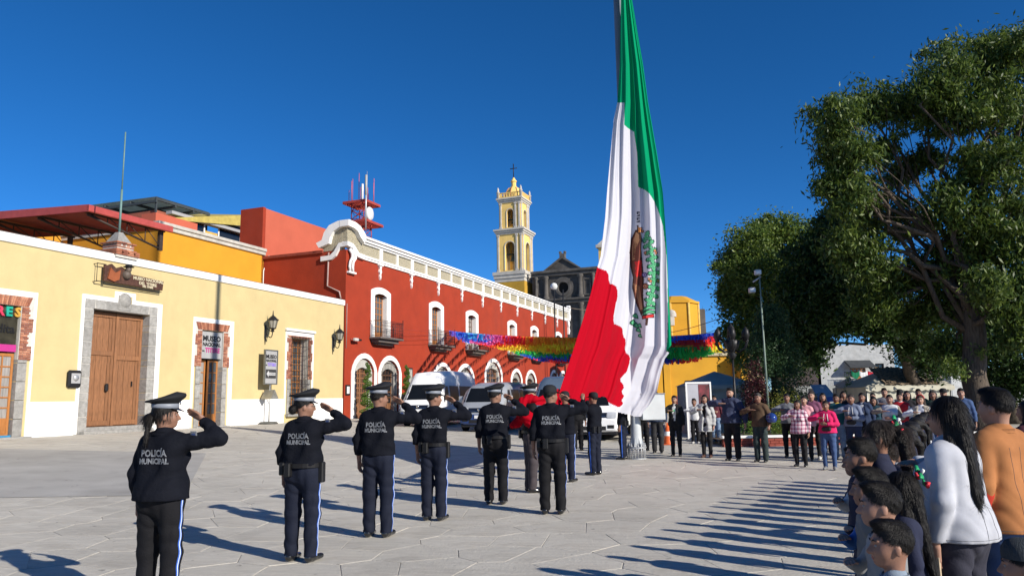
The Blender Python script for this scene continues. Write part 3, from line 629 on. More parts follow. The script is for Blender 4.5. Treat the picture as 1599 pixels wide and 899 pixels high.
M_PALEST = mat('pale_stone_reveal', (.42, .41, .38), .85, var=.1, bump=.3)
for a, b2, zt, kd in ARC:
    first = a < 26; z0 = BZ if (kd == 'door' or first) else 1.3
    rise = 1.15 if first else (0.95 if kd == 'win' else 1.3)
    trim('arch_surround', a, b2, z0, zt, rise, 0.30, rin=0.75 if kd == 'win' or first else 1.1)
    inn = outline(a + .72, b2 - .72, z0, zt - .85, .25); out = outline(a + .29, b2 - .29, z0, zt - .29, .76 if kd == 'win' or first else 1.1)
    q = MB(); q.band(inn, out, 0.12, 0.40); q.build('stone_reveal', M_PALEST, R)
    if kd == 'door': lattice_door('wooden_door', a + .7, a + (b2 - a) / 2 - .01, z0, zt - .8, .3, 3, 7, M_WOOD, M_DARKGLASS, R, .9, .07); lattice_door('wooden_door', a + (b2 - a) / 2 + .01, b2 - .7, z0, zt - .8, .3, 3, 7, M_WOOD, M_DARKGLASS, R, .9, .07)
    else: lattice_door('window', a + .7, b2 - .7, max(z0, .9), zt - .8, .3, 4, 6, M_WOOD if first or a > 44 else M_IRON, M_DARKGLASS, R, .5, .05)
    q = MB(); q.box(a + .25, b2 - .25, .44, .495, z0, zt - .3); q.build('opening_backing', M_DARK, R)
    if kd == 'win':
        q = MB(); nb = 11; ap = lambda x: zt - .45 - (x - (a + b2) / 2) ** 2 * .35
        for k in range(nb + 1): xx = a + .4 + (b2 - a - .8) * k / nb; q.tube([(xx, .04, z0 + .1), (xx, .04, ap(xx))], .013, 4)
        for zz in (z0 + .2, z0 + (zt - z0) * .35, zt - 1.25): q.box(a + .36, b2 - .36, .03, .055, zz, zz + .04)
        q.tube([(a + .4 + (b2 - a - .8) * k / 10, .04, ap(a + .4 + (b2 - a - .8) * k / 10)) for k in range(11)], .018, 5)
        q.build('window_grille', M_IRON, R)
# cornice, tiled frieze and pendants
q = MB()
for (z0, z1, yy) in ((10.08, 10.2, -.10), (10.2, 10.34, -.16), (11.02, 11.14, -.18), (11.14, 11.30, -.30), (11.30, 11.42, -.42)): q.box(20.6, S1_ + .1, yy, .35, z0, z1, 0, .012)
q.box(20.6, S1_ + .1, -.36, .35, 11.42, 11.46)
q.build('cornice', M_WHITE, R)
M_TILE = mat('ochre_frieze_tile', (.45, .40, .29), .6, var=.45, scale=14, col2=(.20, .18, .12), bump=.5)
q = MB(); q.box(20.6, S1_ + .1, -.06, .3, 10.34, 11.02); q.build('frieze', M_TILE, R)
nz_ = 21
for i in range(nz_):
    x = 22.62 + i * 2.02
    if x > S1_ - .2: break
    q = MB(); big = i % 2 == 0
    q.box(x - .16 if big else x - .09, x + .16 if big else x + .09, -.17, -.02, 10.3, 11.05, 0, .015)
    if big:
        q.prism([(x - .18, 10.08), (x + .18, 10.08), (x + .16, 9.95), (x + .06, 9.8), (x + .14, 9.6), (x + .04, 9.45), (x + .07, 9.3), (x, 9.08), (x - .07, 9.3), (x - .04, 9.45), (x - .14, 9.6), (x - .06, 9.8), (x - .16, 9.95)], -.12, 0, 0, 'y')
        q.box(x - .22, x + .22, -.2, 0, 9.98, 10.078, 0, .015)
    q.build('pendant', M_WHITE, R)
# rolled corner parapet: an arched hood over the corner, on both faces
def scroll(profile_in, profile_out, along_x):
    q = MB()
    if along_x: q.band(profile_in, profile_out, -.34, .3)
    else:
        m = MB(); m.band(profile_in, profile_out, -.34, .3)
        q.v = [(S0 + .05 + y, x - S0, z) for x, y, z in m.v]; q.f = [f[::-1] for f in m.f]; q.m = m.m; q.sm = m.sm
    return q.build('corner_scroll', M_WHITE, R)
po = [(S0 - .35, 12.0), (19.6, 11.96), (20.2, 11.8), (20.6, 11.45), (20.75, 11.0), (20.9, 10.7)]; 
top = [(S0 - .3, 12.12), (19.4, 12.1), (19.9, 11.98), (20.3, 11.72), (20.6, 11.46)]; bot = [(S0 - .3, 11.75), (19.3, 11.72), (19.65, 11.6), (19.95, 11.3), (20.4, 11.02)]
scroll(bot, top, True)
top2 = [(S0 - .3, 12.12), (19.4, 12.1), (20.0, 11.9), (20.35, 11.5), (20.5, 11.05), (20.9, 10.9)]; bot2 = [(S0 - .3, 11.75), (19.3, 11.72), (19.7, 11.5), (19.9, 11.2), (20.0, 10.8), (20.7, 10.6)]
scroll(bot2, top2, False)
lo = [(S0 - .15, 10.6), (19.3, 10.55), (19.6, 10.3), (19.9, 10.1), (20.65, 10.05)]; hi = [(S0 - .15, 10.85), (19.4, 10.8), (19.7, 10.6), (20.0, 10.36), (20.65, 10.34)]
q = MB(); q.band(lo, hi, -.2, .2); m2 = MB(); m2.band([(x, z - .25 * (x > 19.5)) for x, z in lo], [(x, z - .25 * (x > 19.5)) for x, z in hi], -.2, .2)
q.add([(S0 + .05 + y, x - S0, z) for x, y, z in m2.v], [f[::-1] for f in m2.f]); q.build('corner_moulding', M_WHITE, R)
q = MB(); q.prism([(S0, 10.7), (S0, 11.8), (19.5, 11.75), (19.9, 11.5), (20.3, 11.1), (20.62, 11.02), (20.62, 10.3), (19.9, 10.3), (19.4, 10.7)], -.05, .3, 0, 'y')
q.prism([(0.3, 10.4), (.3, 11.75), (.8, 11.6), (1.1, 11.1), (1.6, 10.85), (1.6, 10.4)], S0 - .02, S0 + .3, 0, 'x'); q.build('corner_frieze', M_TILE, R)
for dx in (0.15, 0.45):
    q = MB(); q.tube([(S0 + dx, -.14, 10.45), (S0 + dx + .18, -.2, 10.2), (S0 + dx + .2, -.2, 9.95), (S0 + dx + .02, -.18, 9.7), (S0 + dx - .02, -.16, 9.4), (S0 + dx + .1, -.14, 9.1)], [.11, .11, .1, .08, .09, .06], 8); q.build('corner_volute', M_WHITE, R)
q = MB(); q.box(S0 + .05, S0 + .8, -.22, 0, 9.0, 9.12, 0, .02); q.build('corner_bracket', M_WHITE, R)
q = MB(); q.prism([(62.5, 10.2), (63.1, 10.2), (63.3, 9.7), (63.05, 9.4), (63.3, 9.0), (63.0, 8.6), (62.8, 8.6), (62.85, 9.4)], -.2, .1, 0, 'y'); q.prism([(62.7, 11.4), (63.2, 11.9), (63.5, 11.6), (63.2, 11.0), (63.4, 10.6), (63.1, 10.1), (62.7, 10.2)], -.3, .1, 0, 'y'); q.build('end_scroll', M_WHITE, R)
q = MB(); q.box(S0 - .12, S0 - .001, 1.6, 12, 10.3, 10.48, 0, .01); q.build('side_coping', mat('dark_red_coping', (.25, .05, .03), .8), R)
q = MB(); q.tube([(S0 - .05, 1.2, 10.3), (S0 - .05, 1.25, 8.3), (S0 - .05, .4, 7.9), (S0 - .05, .3, 7.5)], .05, 6); q.tube([(S0 + 0.1, -.04, 4.6), (S0 + .1, -.04, 7.2)], .02, 5); q.build('drain_pipe', mat('pale_pipe', (.42, .3, .27), .6), R)
q = MB(); q.box(26.3, 26.9, -.05, -.001, 2.4, 3.7, 0, .01); NB2 = setp(q.build('notice_board', M_IRON), 'tall narrow dark framed notice board on the red wall', 'notice board'); NB2.location = (FO.x, FO.y, 0); NB2.rotation_euler = (0, 0, FANG)
q = MB(); q.box(26.38, 26.82, -.056, -.051, 2.5, 3.6); q.build('notice', mat('old_notice_paper', (.4, .4, .36), .7, var=.3, scale=6), NB2)
q = MB(); q.box(19.05, 19.5, -.06, -.001, 1.9, 2.5, 0, .02); o = setp(q.build('wall_plaque', M_BLACK), 'small black and white plaque beside the first arch of the red building', 'plaque'); o.location = (FO.x, FO.y, 0); o.rotation_euler = (0, 0, FANG)
q = MB(); q.box(19.15, 19.4, -.068, -.062, 2.0, 2.4); q.build('plaque_print', M_LETTERW, o)
q = MB(); q.tube([(0, 0, 0), (0, -.25, -.04)], .02, 6); q.box(-.07, .35, -.36, -.2, -.12, .06, 0, .03); o = setp(q.build('security_camera', mat('camera_white', (.55, .55, .52), .4)), 'white security camera on a bracket above the first arch', 'camera'); p = fxy(19.5, 0.02); o.location = (p.x, p.y, 5.15); o.rotation_euler = (0, 0, FANG)
q = MB(); q.lathe([(0, .35), (.06, .35), (.07, 0), (0, 0)], (0.3, -.3, -.03), 10, 0, 'x'); q.build('lens_tube', M_BLACK, o)

# ================================================================== CHURCH
M_CREAM = mat('cream_tower_plaster', (.82, .56, .18), .85, var=.08, scale=.6, bump=.3, dirt=.3)
M_TRIMST = mat('pale_tower_stone', (.52, .49, .44), .85, var=.12, scale=1.2, bump=.3, dirt=.4)
M_DSTONE = mat('dark_weathered_stone', (.11, .10, .09), .95, var=.3, scale=.7, bump=.8, bscale=3, dirt=.6)
M_DSTONE2 = mat('dark_grey_carved_stone', (.125, .115, .105), .95, var=.25, scale=1.0, bump=.6, bscale=4, dirt=.5)
TY = radians(-22); TYD = 130.0
def Zt(py, px=805, Y=TYD): return at(px, py, Y).z
tc_ = at(817, 420, TYD); tw = 5.1
tx, ty = Vector((cos(TY), sin(TY), 0)), Vector((-sin(TY), cos(TY), 0))
ctr = Vector((tc_.x, tc_.y, 0)) - tx * tw / 2 + ty * tw / 2
T = empty('church_tower', (ctr.x, ctr.y, 0), TY, 'cream and white two-tier church bell tower topped by an iron cross', 'bell tower')
def tier(wd, z0, z1, ow, oz0, oz1):
    h = wd / 2
    for k in range(4):
        m = wall_mb(-h, h, z0, z1, hole(-ow / 2, ow / 2, oz0, oz1, ow / 2 * .95), -h, .55)
        c, s = cos(k * pi / 2), sin(k * pi / 2)
        m.v = [(x * c - y * s, x * s + y * c, z) for x, y, z in m.v]; m.build('wall', M_CREAM, T)
        q = MB()
        for xx in (-h + .28, h - .28, ow / 2 + .42):
            q.box(xx - .17, xx + .17, -h - .14, -h + .01, z0 + .5, z1 - .35, 0, .03); q.box(xx - .27, xx + .27, -h - .2, -h + .01, z0, z0 + .5, 0, .03); q.box(xx - .27, xx + .27, -h - .2, -h + .01, z1 - .35, z1 - .05, 0, .03)
        ap = outline(-ow / 2, ow / 2, oz0, oz1, ow / 2 * .95); ao = outline(-ow / 2 - .14, ow / 2 + .14, oz0, oz1 + .14, ow / 2 * .95 + .1)
        q.band(ap, ao, -h - .07, -h + .02)
        q.v = [(x * c - y * s, x * s + y * c, z) for x, y, z in q.v]; q.build('pilasters', M_TRIMST, T, 'stuff')
def cornice(wd, z0, z1, m=M_TRIMST, steps=3, out=.5):
    q = MB(); hh = (z1 - z0) / steps
    for i in range(steps): o = wd / 2 + out * (i + 1) / steps; q.box(-o, o, -o, o, z0 + i * hh, z0 + (i + 1) * hh, 0, .03)
    q.build('cornice', m, T)
zb0, zb1, zm0, zm1, zu0, zu1 = Zt(438.7), Zt(422.6), Zt(363.5), Zt(355), Zt(313), Zt(305.5)
q = MB(); q.box(-2.85, 2.85, -2.85, 2.85, 0, zb0 + .1); q.build('tower_base', mat('deep_ochre_plaster', (.50, .29, .035), .9, var=.15, scale=.5, dirt=.4, bump=.4), T)
cornice(5.5, zb0, zb1, out=.45); tier(5.0, zb1, zm0, 1.9, zb1 + .3, Zt(375)); cornice(5.0, zm0, zm1, out=.55); tier(4.2, zm1, zu0, 1.3, zm1 + .4, Zt(323)); cornice(4.2, zu0, zu1, out=.5)
q = MB(); q.box(-2.0, 2.0, -2.0, 2.0, zb1 - .05, zb1 + .02); q.box(-1.8, 1.8, -1.8, 1.8, zm1 - .05, zm1 + .02); q.build('belfry_floor', M_TRIMST, T)
def bell(z, r):
    q = MB(); q.lathe([(0, z + r * 1.5), (r * .35, z + r * 1.45), (r * .55, z + r), (r * .65, z + r * .4), (r, z), (r * .9, z - .02), (0, z + .1)], (0, -.6, 0), 16); q.tube([(-1.5, -.6, z + r * 1.7), (1.5, -.6, z + r * 1.7)], .12, 6); q.build('bell', mat('green_bronze', (.10, .14, .12), .5, metal=.5), T)
bell(Zt(403), .75); bell(Zt(343), .4)
q = MB(); z = zu1
for k in range(4):
    c, s = cos(k * pi / 2), sin(k * pi / 2); m = MB()
    m.box(-2.3, 2.3, -2.35, -2.15, z, z + .2); m.box(-2.3, 2.3, -2.37, -2.13, z + .85, z + 1.0)
    for i in range(9): xx = -2.1 + 4.2 * i / 8; m.box(xx - .13, xx + .13, -2.33, -2.17, z + .2, z + .85)
    m.v = [(x * c - y * s, x * s + y * c, zz) for x, y, zz in m.v]; q.add(m.v, m.f)
q.build('balustrade', M_CREAM, T)
for sx, sy in ((-1, -1), (1, -1), (1, 1), (-1, 1)):
    q = MB(); q.lathe([(0, z), (.3, z), (.3, z + 1.1), (.38, z + 1.15), (.16, z + 1.4), (.22, z + 1.65), (.05, z + 2.1), (0, z + 2.15)], (2.25 * sx, 2.25 * sy, 0), 8); q.build('pinnacle', M_TRIMST, T)
zd = z + .2; q = MB(); q.lathe([(1.75, z), (1.75, zd + .3), (1.65, zd + .9), (1.35, zd + 1.6), (.95, zd + 2.1), (.6, zd + 2.3)], (0, 0, 0), 8, smooth=False); q.build('dome', M_CREAM, T)
for a in range(8):
    an = pi * a / 4; q = MB(); q.tube([(1.76 * cos(an), 1.76 * sin(an), zd + .3), (1.66 * cos(an), 1.66 * sin(an), zd + .9), (1.36 * cos(an), 1.36 * sin(an), zd + 1.6), (.96 * cos(an), .96 * sin(an), zd + 2.1)], .09, 5); q.build('dome_rib', mat('terracotta_trim', (.5, .2, .12), .8), T)
zl = zd + 2.2; q = MB(); q.lathe([(.62, zl), (.62, zl + .2), (.48, zl + .22), (.46, zl + 1.1), (.62, zl + 1.15), (.6, zl + 1.3), (.42, zl + 1.45), (.25, zl + 1.8), (.1, zl + 2.0), (0, zl + 2.0)], (0, 0, 0), 8, smooth=False); q.build('lantern', M_CREAM, T)
zc = zl + 1.9; q = MB(); zt_ = Zt(247.5); q.tube([(0, 0, zc), (0, 0, zt_)], .09, 6); q.tube([(-.62, 0, zt_ - .85), (.62, 0, zt_ - .85)], .08, 6)
for p_ in ((-.62, 0, zt_ - .85), (.62, 0, zt_ - .85), (0, 0, zt_)): q.lathe([(0, -.12), (.12, 0), (0, .12)], p_, 8)
q.build('cross', M_IRON, T)
# stone front beside the tower
CH = empty('stone_church', (ctr.x, ctr.y, 0), TY, 'dark weathered stone church front with round window and gable', 'church')
def cl(px, py, off=-1.6):
    """pixel -> local (x, z) on the church front plane y=off"""
    P0 = ctr + ty * off; d = ray(px, py); t = (P0 - CAM).dot(ty) / d.dot(ty); p = CAM + d * t
    return (p - ctr).dot(tx), p.z
xl, _ = cl(831, 430); xr, _ = cl(946, 430); zt_ = cl(880, 421)[1]; zmid = cl(880, 468)[1]; xc, zc_ = cl(880, 449); px1, pz1 = cl(879, 404)
m = wall_mb(xl, xr, 0, zt_, hole(xc - .95, xc + .95, zc_ - .95, zc_ + .95, .94) + [(xc - .95 + .4 * i_, xc + .95 - .4 * i_, zc_ - .95 - .0, zc_) for i_ in ()], -1.6, .8); m.box(xl, xr, -1.0, 12, 0, zt_ - .3); m.build('wall', M_DSTONE, CH)
q = MB(); nn = 20; ci = [(xc + 1.0 * cos(2 * pi * i / nn), zc_ + 1.0 * sin(2 * pi * i / nn)) for i in range(nn)]; cm_ = [(xc + 1.45 * cos(2 * pi * i / nn), zc_ + 1.45 * sin(2 * pi * i / nn)) for i in range(nn)]; co = [(xc + 1.9 * cos(2 * pi * i / nn), zc_ + 1.9 * sin(2 * pi * i / nn)) for i in range(nn)]
q.band(ci[::-1], cm_[::-1], -1.9, -1.2, closed=True); q.band(cm_[::-1], co[::-1], -1.75, -1.55, closed=True); q.build('round_window_frame', M_DSTONE2, CH)
q = MB(); q.prism(ci, -1.3, -1.25, 0, 'y'); q.build('round_window', M_DARK, CH)
def wbox(name, x0, x1, y0, y1, z0, z1, m=M_DSTONE2): q = MB(); q.box(x0, x1, y0, y1, z0, z1, 0, .05); return q.build(name, m, CH)
for (a, b2, d) in ((421, 425, -2.3), (425, 430, -2.0), (466, 469, -2.3), (469, 474, -2.0), (556, 562, -2.2)): wbox('string_course', xl - .1, xr, d, -1.6, cl(880, b2)[1], cl(880, a)[1])
q = MB(); q.prism([(cl(853, 424)[0], zt_), (cl(906, 424)[0], zt_), (px1, pz1)], -1.9, -1.2, 0, 'y'); q.build('gable', M_DSTONE, CH)
q = MB(); q.band([(cl(853, 424)[0], zt_), (px1, pz1), (cl(906, 424)[0], zt_)], [(cl(850, 424)[0], zt_), (px1, pz1 + .45), (cl(909, 424)[0], zt_)], -2.2, -1.2); q.box(px1 - .5, px1 + .5, -2.1, -1.3, pz1, pz1 + .9, 0, .05); q.box(px1 - .6, px1 - .25, -2.0, -1.4, pz1 + .9, pz1 + 1.3); q.box(px1 + .25, px1 + .6, -2.0, -1.4, pz1 + .9, pz1 + 1.3); q.build('gable_coping', M_DSTONE2, CH)
for pxc in (838, 853, 907, 927):
    xx = cl(pxc, 450)[0]
    for (ya, yb) in ((430, 466), (474, 556)):
        q = MB(); z1_, z0_ = cl(880, ya)[1], cl(880, yb)[1]; r_ = .42 if pxc in (853, 907) else .28
        q.lathe([(r_ * 1.4, z0_), (r_ * 1.4, z0_ + .4), (r_, z0_ + .5), (r_ * .95, z1_ - .5), (r_ * 1.4, z1_ - .3), (r_ * 1.4, z1_)], (xx, -1.75, 0), 12); q.build('column', M_DSTONE2, CH)
for pxc in (846, 917):
    x0_, z1_ = cl(pxc - 4.5, 436); x1_, z0_ = cl(pxc + 4.5, 458)
    q = MB(); q.band([(x0_, z0_), (x0_, z1_), (x1_, z1_), (x1_, z0_)], [(x0_ - .25, z0_ - .25), (x0_ - .25, z1_ + .25), (x1_ + .25, z1_ + .25), (x1_ + .25, z0_ - .25)], -1.8, -1.6, closed=True); q.build('niche_frame', M_DSTONE2, CH)
x0_, _ = cl(931, 400); x1_, _ = cl(950, 400)
T2 = empty('second_tower', (ctr.x, ctr.y, 0), TY, 'cream bell tower stub half hidden behind the flag', 'bell tower')
q = MB(); q.box(x0_, x1_, 0, 2.5, 0, cl(938, 384)[1]); q.build('wall', M_CREAM, T2)
q = MB(); q.box(x0_ - .4, x1_ + .4, -.4, 2.9, cl(938, 384)[1], cl(938, 379)[1], 0, .05); zz = cl(938, 379)[1]; q.add([(x0_ - .2, -.2, zz), (x1_ + .2, -.2, zz), (x1_ + .2, 2.7, zz), (x0_ - .2, 2.7, zz), ((x0_ + x1_) / 2, 1.2, zz + 1.6)], [(0, 1, 4), (1, 2, 4), (2, 3, 4), (3, 0, 4)]); q.build('cornice', M_TRIMST, T2)
# globe lamps before the church
for i, (px, py, b2) in enumerate(((865, 447, 480), (879, 452, 485))):
    p = at(px, py, 75); q = MB(); q.tube([(0, 0, 0), (0, 0, p.z)], .07, 6); o = setp(q.build('street_lamp', M_IRON), ['globe lamp on a tall pole, brighter of two above the red roof end', 'thin lamp pole just right of the globe lamp, above the red roof end'][i], 'street lamp'); o.location = (p.x, p.y, 0)
    if i == 0: q = MB(); q.lathe([(0, -.38), (.27, -.27), (.38, 0), (.27, .27), (0, .38)], (0, 0, p.z), 14); q.build('globe', mat('white_globe', (.7, .72, .7), .2), o)

# ------------------------------------------------------------------ radio mast on the red roof
AM = empty('radio_mast', fxy(25.9, -3.5, 10.3), FANG, 'red and white lattice radio mast with dish above the red building corner', 'antenna mast')
AM.scale = (.8, .8, 1.0)
M_MASTR = mat('mast_red', (.40, .06, .04), .5); M_MASTW = mat('mast_white', (.7, .7, .7), .5)
H_ = 5.0; q = MB(); q2 = MB()
for k in range(8):
    z0, z1 = H_ * k / 8, H_ * (k + 1) / 8; hw = .62; m = q2 if k < 4 else q
    cs = [(-hw, -hw), (hw, -hw), (hw, hw), (-hw, hw)]
    for j in range(4):
        a, b2 = cs[j], cs[(j + 1) % 4]; m.tube([(a[0], a[1], z0), (a[0], a[1], z1)], .045, 5); m.tube([(a[0], a[1], z0), (b2[0], b2[1], z1)], .025, 4); m.tube([(b2[0], b2[1], z0), (a[0], a[1], z1)], .025, 4); m.tube([(a[0], a[1], z1), (b2[0], b2[1], z1)], .025, 4)
q.build('lattice', M_MASTR, AM); q2.build('lattice', M_MASTW, AM)
for z in (3.4, 4.85):
    q = MB(); r_ = 1.35 if z < 4 else 1.15
    for i in range(9): t = -r_ + 2 * r_ * i / 8; q.box(t - .04, t + .04, -r_, r_, z, z + .07)
    for sgn in (-1, 1): q.box(-r_, r_, sgn * r_ - .05, sgn * r_ + .05, z - .05, z + .12); q.box(sgn * r_ - .05, sgn * r_ + .05, -r_, r_, z - .05, z + .12)
    q.build('platform', M_MASTR, AM)
q = MB(); q.lathe([(0, -1.0), (.42, -.98), (.50, -.85), (.5, -.72), (0, -.7)], (0, 0, 4.15), 20, 0, 'y'); q.build('dish', M_MASTW, AM)
q = MB(); q.lathe([(0, -.9), (.3, -.88), (.35, -.72), (0, -.7)], (.1, 0, 1.2), 16, 0, 'y'); q.build('dish', M_MASTW, AM)
q = MB(); q.tube([(-1.35, -1.3, 2.8), (-1.35, -1.3, 5.9)], .07, 8); q.build('panel_antenna', M_STEEL, AM)
for (x, y, h, r_, m) in ((-1.35, -1.3, 6.6, .11, M_GREYSIGN), (.1, 0, 6.4, .10, M_MASTW), (.45, .3, 6.3, .07, M_MASTW), (.5, -.2, 7.4, .02, M_STEEL)):
    q = MB(); q.tube([(x, y, 5.0 if h != 6.6 else 5.2), (x, y, h)], r_, 6); q.build('whip_antenna', m, AM)
for i in range(9):
    a = 2 * pi * i / 9; q = MB(); q.tube([(1.1 * cos(a), 1.1 * sin(a), 5.05), (1.1 * cos(a), 1.1 * sin(a), 5.9 + .5 * (i % 3))], .03, 5); q.build('rail_post', mat('mast_pink', (.5, .12, .16), .5), AM)

# ------------------------------------------------------------------ ochre chapel on the right
CY = 62.0
def cp(px, py, Y=CY): p = at(px, py, Y); return p.x, p.z
CP = empty('ochre_chapel', (0, CY, 0), 0, 'ochre yellow chapel with pilasters, dark red plinth and octagonal drum', 'church')
M_OCH = mat('chapel_ochre', (.56, .29, .025), .9, var=.08, scale=.5, bump=.3, dirt=.35)
x0, zt_ = cp(1005, 553); x1, _ = cp(1158, 553); x2 = cp(1184, 550)[0]
hs = hole(cp(1073, 600)[0], cp(1083, 600)[0], cp(1078, 610)[1], cp(1078, 596)[1]) + hole(cp(1100, 600)[0], cp(1120, 600)[0], cp(1110, 640)[1] , cp(1110, 589)[1], .5)
m = wall_mb(x0, x1, -.2, zt_, hs, 0, .5); m.box(x0, x1, .6, 9, -.2, zt_); m.build('wall', M_OCH, CP)
q = MB(); q.box(x1, x2, -1.2, 9, -.2, zt_ + .15); q.build('wall', mat('pale_peach_plaster', (.62, .42, .25), .9, var=.08, scale=.6, dirt=.3), CP)
for px in (1030, 1040, 1150, 1157): xx = cp(px, 600)[0]; q = MB(); q.box(xx - .35, xx + .35, -.35 - (1.0 if px > 1155 else 0), 0, -.2, zt_ - .05, 0, .03); q.build('pilaster', M_OCH, CP)
q = MB(); q.box(x0, x1 - .4, -.08, 0, -.2, cp(1100, 617)[1]); q.build('plinth', mat('dark_red_plinth', (.28, .06, .04), .85, dirt=.3), CP)
q = MB(); q.box(x0, x2 + .1, -.2 - 0, 0, zt_ - .25, zt_, 0, .03); q.box(x1, x2 + .1, -1.35, -1.2, zt_ - .1, zt_ + .2); q.build('cornice', mat('pale_cornice', (.5, .44, .3), .85), CP)
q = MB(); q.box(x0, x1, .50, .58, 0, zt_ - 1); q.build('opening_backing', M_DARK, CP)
a_, b_ = cp(1100, 640), cp(1120, 589); q = MB(); q.band(outline(a_[0], b_[0], 0, b_[1], .5), outline(a_[0] - .18, b_[0] + .18, 0, b_[1] + .18, .5), -.08, 0); q.build('arch_frame', M_TRIMST, CP)
a_, b_ = cp(1073, 610), cp(1083, 596); q = MB(); q.band([(a_[0], a_[1]), (a_[0], b_[1]), (b_[0], b_[1]), (b_[0], a_[1])], [(a_[0] - .12, a_[1] - .12), (a_[0] - .12, b_[1] + .12), (b_[0] + .12, b_[1] + .12), (b_[0] + .12, a_[1] - .12)], -.07, 0, closed=True); q.build('window_frame', M_IRON, CP)
# sloping vault roof and drum
q = MB(); zA = cp(1100, 527)[1]; q.add([(cp(1040, 520)[0] - 3, 0.3, zt_), (x1, 0.3, zt_), (x1 - .8, 6, zA - .2), (cp(1049, 520)[0] - 3, 6, cp(1049, 512)[1])], [(0, 1, 2, 3)]); q.add([(x1, .3, zt_), (x1, 9, zt_), (x1 - .8, 6, zA - .2)], [(0, 1, 2)]); q.build('vault_roof', M_OCH, CP)
DY = 68.0; dc = at(1062, 490, DY); q = MB(); zb_, ztp = at(1062, 530, DY).z, at(1062, 472, DY).z
q.lathe([(2.2, zb_ - 2), (2.2, ztp), (2.35, ztp), (2.35, ztp + .2), (2.1, ztp + .25), (1.2, ztp + .75), (0, ztp + .8)], (dc.x + .0, DY - CY + 2.2, 0), 8, smooth=False, a0=pi / 8, a1=2 * pi + pi / 8); q.build('drum', M_OCH, CP)
for k in range(8):
    a = pi / 8 + k * pi / 4; q = MB(); q.tube([(dc.x + 2.22 * cos(a), DY - CY + 2.2 + 2.22 * sin(a), zb_ - 2), (dc.x + 2.22 * cos(a), DY - CY + 2.2 + 2.22 * sin(a), ztp)], .12, 5); q.build('drum_rib', mat('light_ochre_rib', (.66, .44, .12), .9), CP)
p0 = at(1087, 513, DY + 2); p1 = at(1101, 482, DY + 2); q = MB(); q.box(p0.x, p1.x, DY - CY + 2, DY - CY + 4, p0.z - 2, p1.z, 0, .05); q.build('stone_turret', M_DSTONE2, CP)
p0 = at(1047, 508, DY - 1); p1 = at(1053, 494, DY - 1); q = MB(); q.box(p0.x, p1.x, DY - CY - 1, DY - CY - .2, p0.z, p1.z, 0, .03); q.build('white_niche', M_TRIMST, CP)
q = MB(); q.lathe([(.42, 0), (.42, .3), (.3, .55), (0, .7)], (p0.x + .25, DY - CY - .6, p1.z), 10); q.build('niche_cupola', M_TRIMST, CP)

# ------------------------------------------------------------------ trees
LEAFM = {}
def leaf_mat(name, c1, c2):
    m = bpy.data.materials.new(name); m.use_nodes = True; nt = m.node_tree; N = nt.nodes; L = nt.links; b = N['Principled BSDF']
    b.inputs['Roughness'].default_value = .5; b.inputs['Specular IOR Level'].default_value = .35
    a = N.new('ShaderNodeAttribute'); a.attribute_name = 'Col'; mx = N.new('ShaderNodeMixRGB'); mx.inputs[1].default_value = (*c1, 1); mx.inputs[2].default_value = (*c2, 1); sp = N.new('ShaderNodeSeparateColor'); L.new(a.outputs['Color'], sp.inputs[0]); L.new(sp.outputs[0], mx.inputs[0])
    L.new(mx.outputs[0], b.inputs['Base Color']); tb = N.new('ShaderNodeBsdfTranslucent'); L.new(mx.outputs[0], tb.inputs[0]); ms = N.new('ShaderNodeMixShader'); ms.inputs[0].default_value = .35; L.new(b.outputs[0], ms.inputs[1]); L.new(tb.outputs[0], ms.inputs[2]); L.new(ms.outputs[0], N['Material Output'].inputs[0]); return m
LM_ASH = leaf_mat('ash_leaves', (.028, .062, .010), (.14, .19, .030)); LM_DARK = leaf_mat('dark_leaves', (.018, .045, .010), (.065, .12, .024)); LM_LIGHT = leaf_mat('light_leaves', (.05, .10, .018), (.20, .26, .045))
LM_CON = leaf_mat('conifer_sprays', (.02, .055, .022), (.07, .13, .05)); LM_PURP = leaf_mat('purple_leaves', (.05, .015, .02), (.13, .035, .04)); LM_YEL = leaf_mat('yellow_green_leaves', (.12, .14, .02), (.32, .30, .05)); LM_HEDGE = leaf_mat('hedge_leaves', (.06, .13, .02), (.20, .34, .05))
def leaves_mesh(name, C, size, lw, lm, parent, droop=0.3, nrm=None):
    """C (n,3) leaf positions -> one quad each"""
    n = len(C); u = RNG.normal(size=(n, 3)); u[:, 2] -= droop * 2; u /= np.linalg.norm(u, axis=1)[:, None]
    v = np.cross(u, RNG.normal(size=(n, 3))); v /= np.linalg.norm(v, axis=1)[:, None]
    l = size * RNG.uniform(.6, 1.3, n)[:, None]; wd = l * lw
    V = np.stack([C - u * l * .5, C + v * wd * .5, C + u * l * .5, C - v * wd * .5], 1).reshape(-1, 3)
    me = np_mesh(name, V, np.arange(n * 4).reshape(n, 4), smooth=False); r = RNG.uniform(0, 1, n) ** 1.5; set_cols(me, np.stack([r, r, r], 1)); 
    o = link_mesh(name, me, parent, [lm]); return o
def clumps(centers, radii, n_sub, sub_r, n_leaf, shell=.55, flat=1.0):
    P = []
    for c, R_ in zip(centers, radii):
        ns = max(3, int(n_sub * (R_ if np.isscalar(R_) else 1)))
        d = RNG.normal(size=(ns, 3)); d /= np.linalg.norm(d, axis=1)[:, None]; rr = R_ * (shell + (1 - shell) * RNG.uniform(0, 1, ns) ** .6)
        sc_ = np.array(c) + d * rr[:, None] * np.array([1, 1, flat])
        for q_ in sc_:
            k = int(n_leaf * RNG.uniform(.5, 1.4)); e = RNG.normal(size=(k, 3)) * sub_r * RNG.uniform(.6, 1.2) * np.array([1, 1, .7]); P.append(q_ + e)
    return np.concatenate(P)
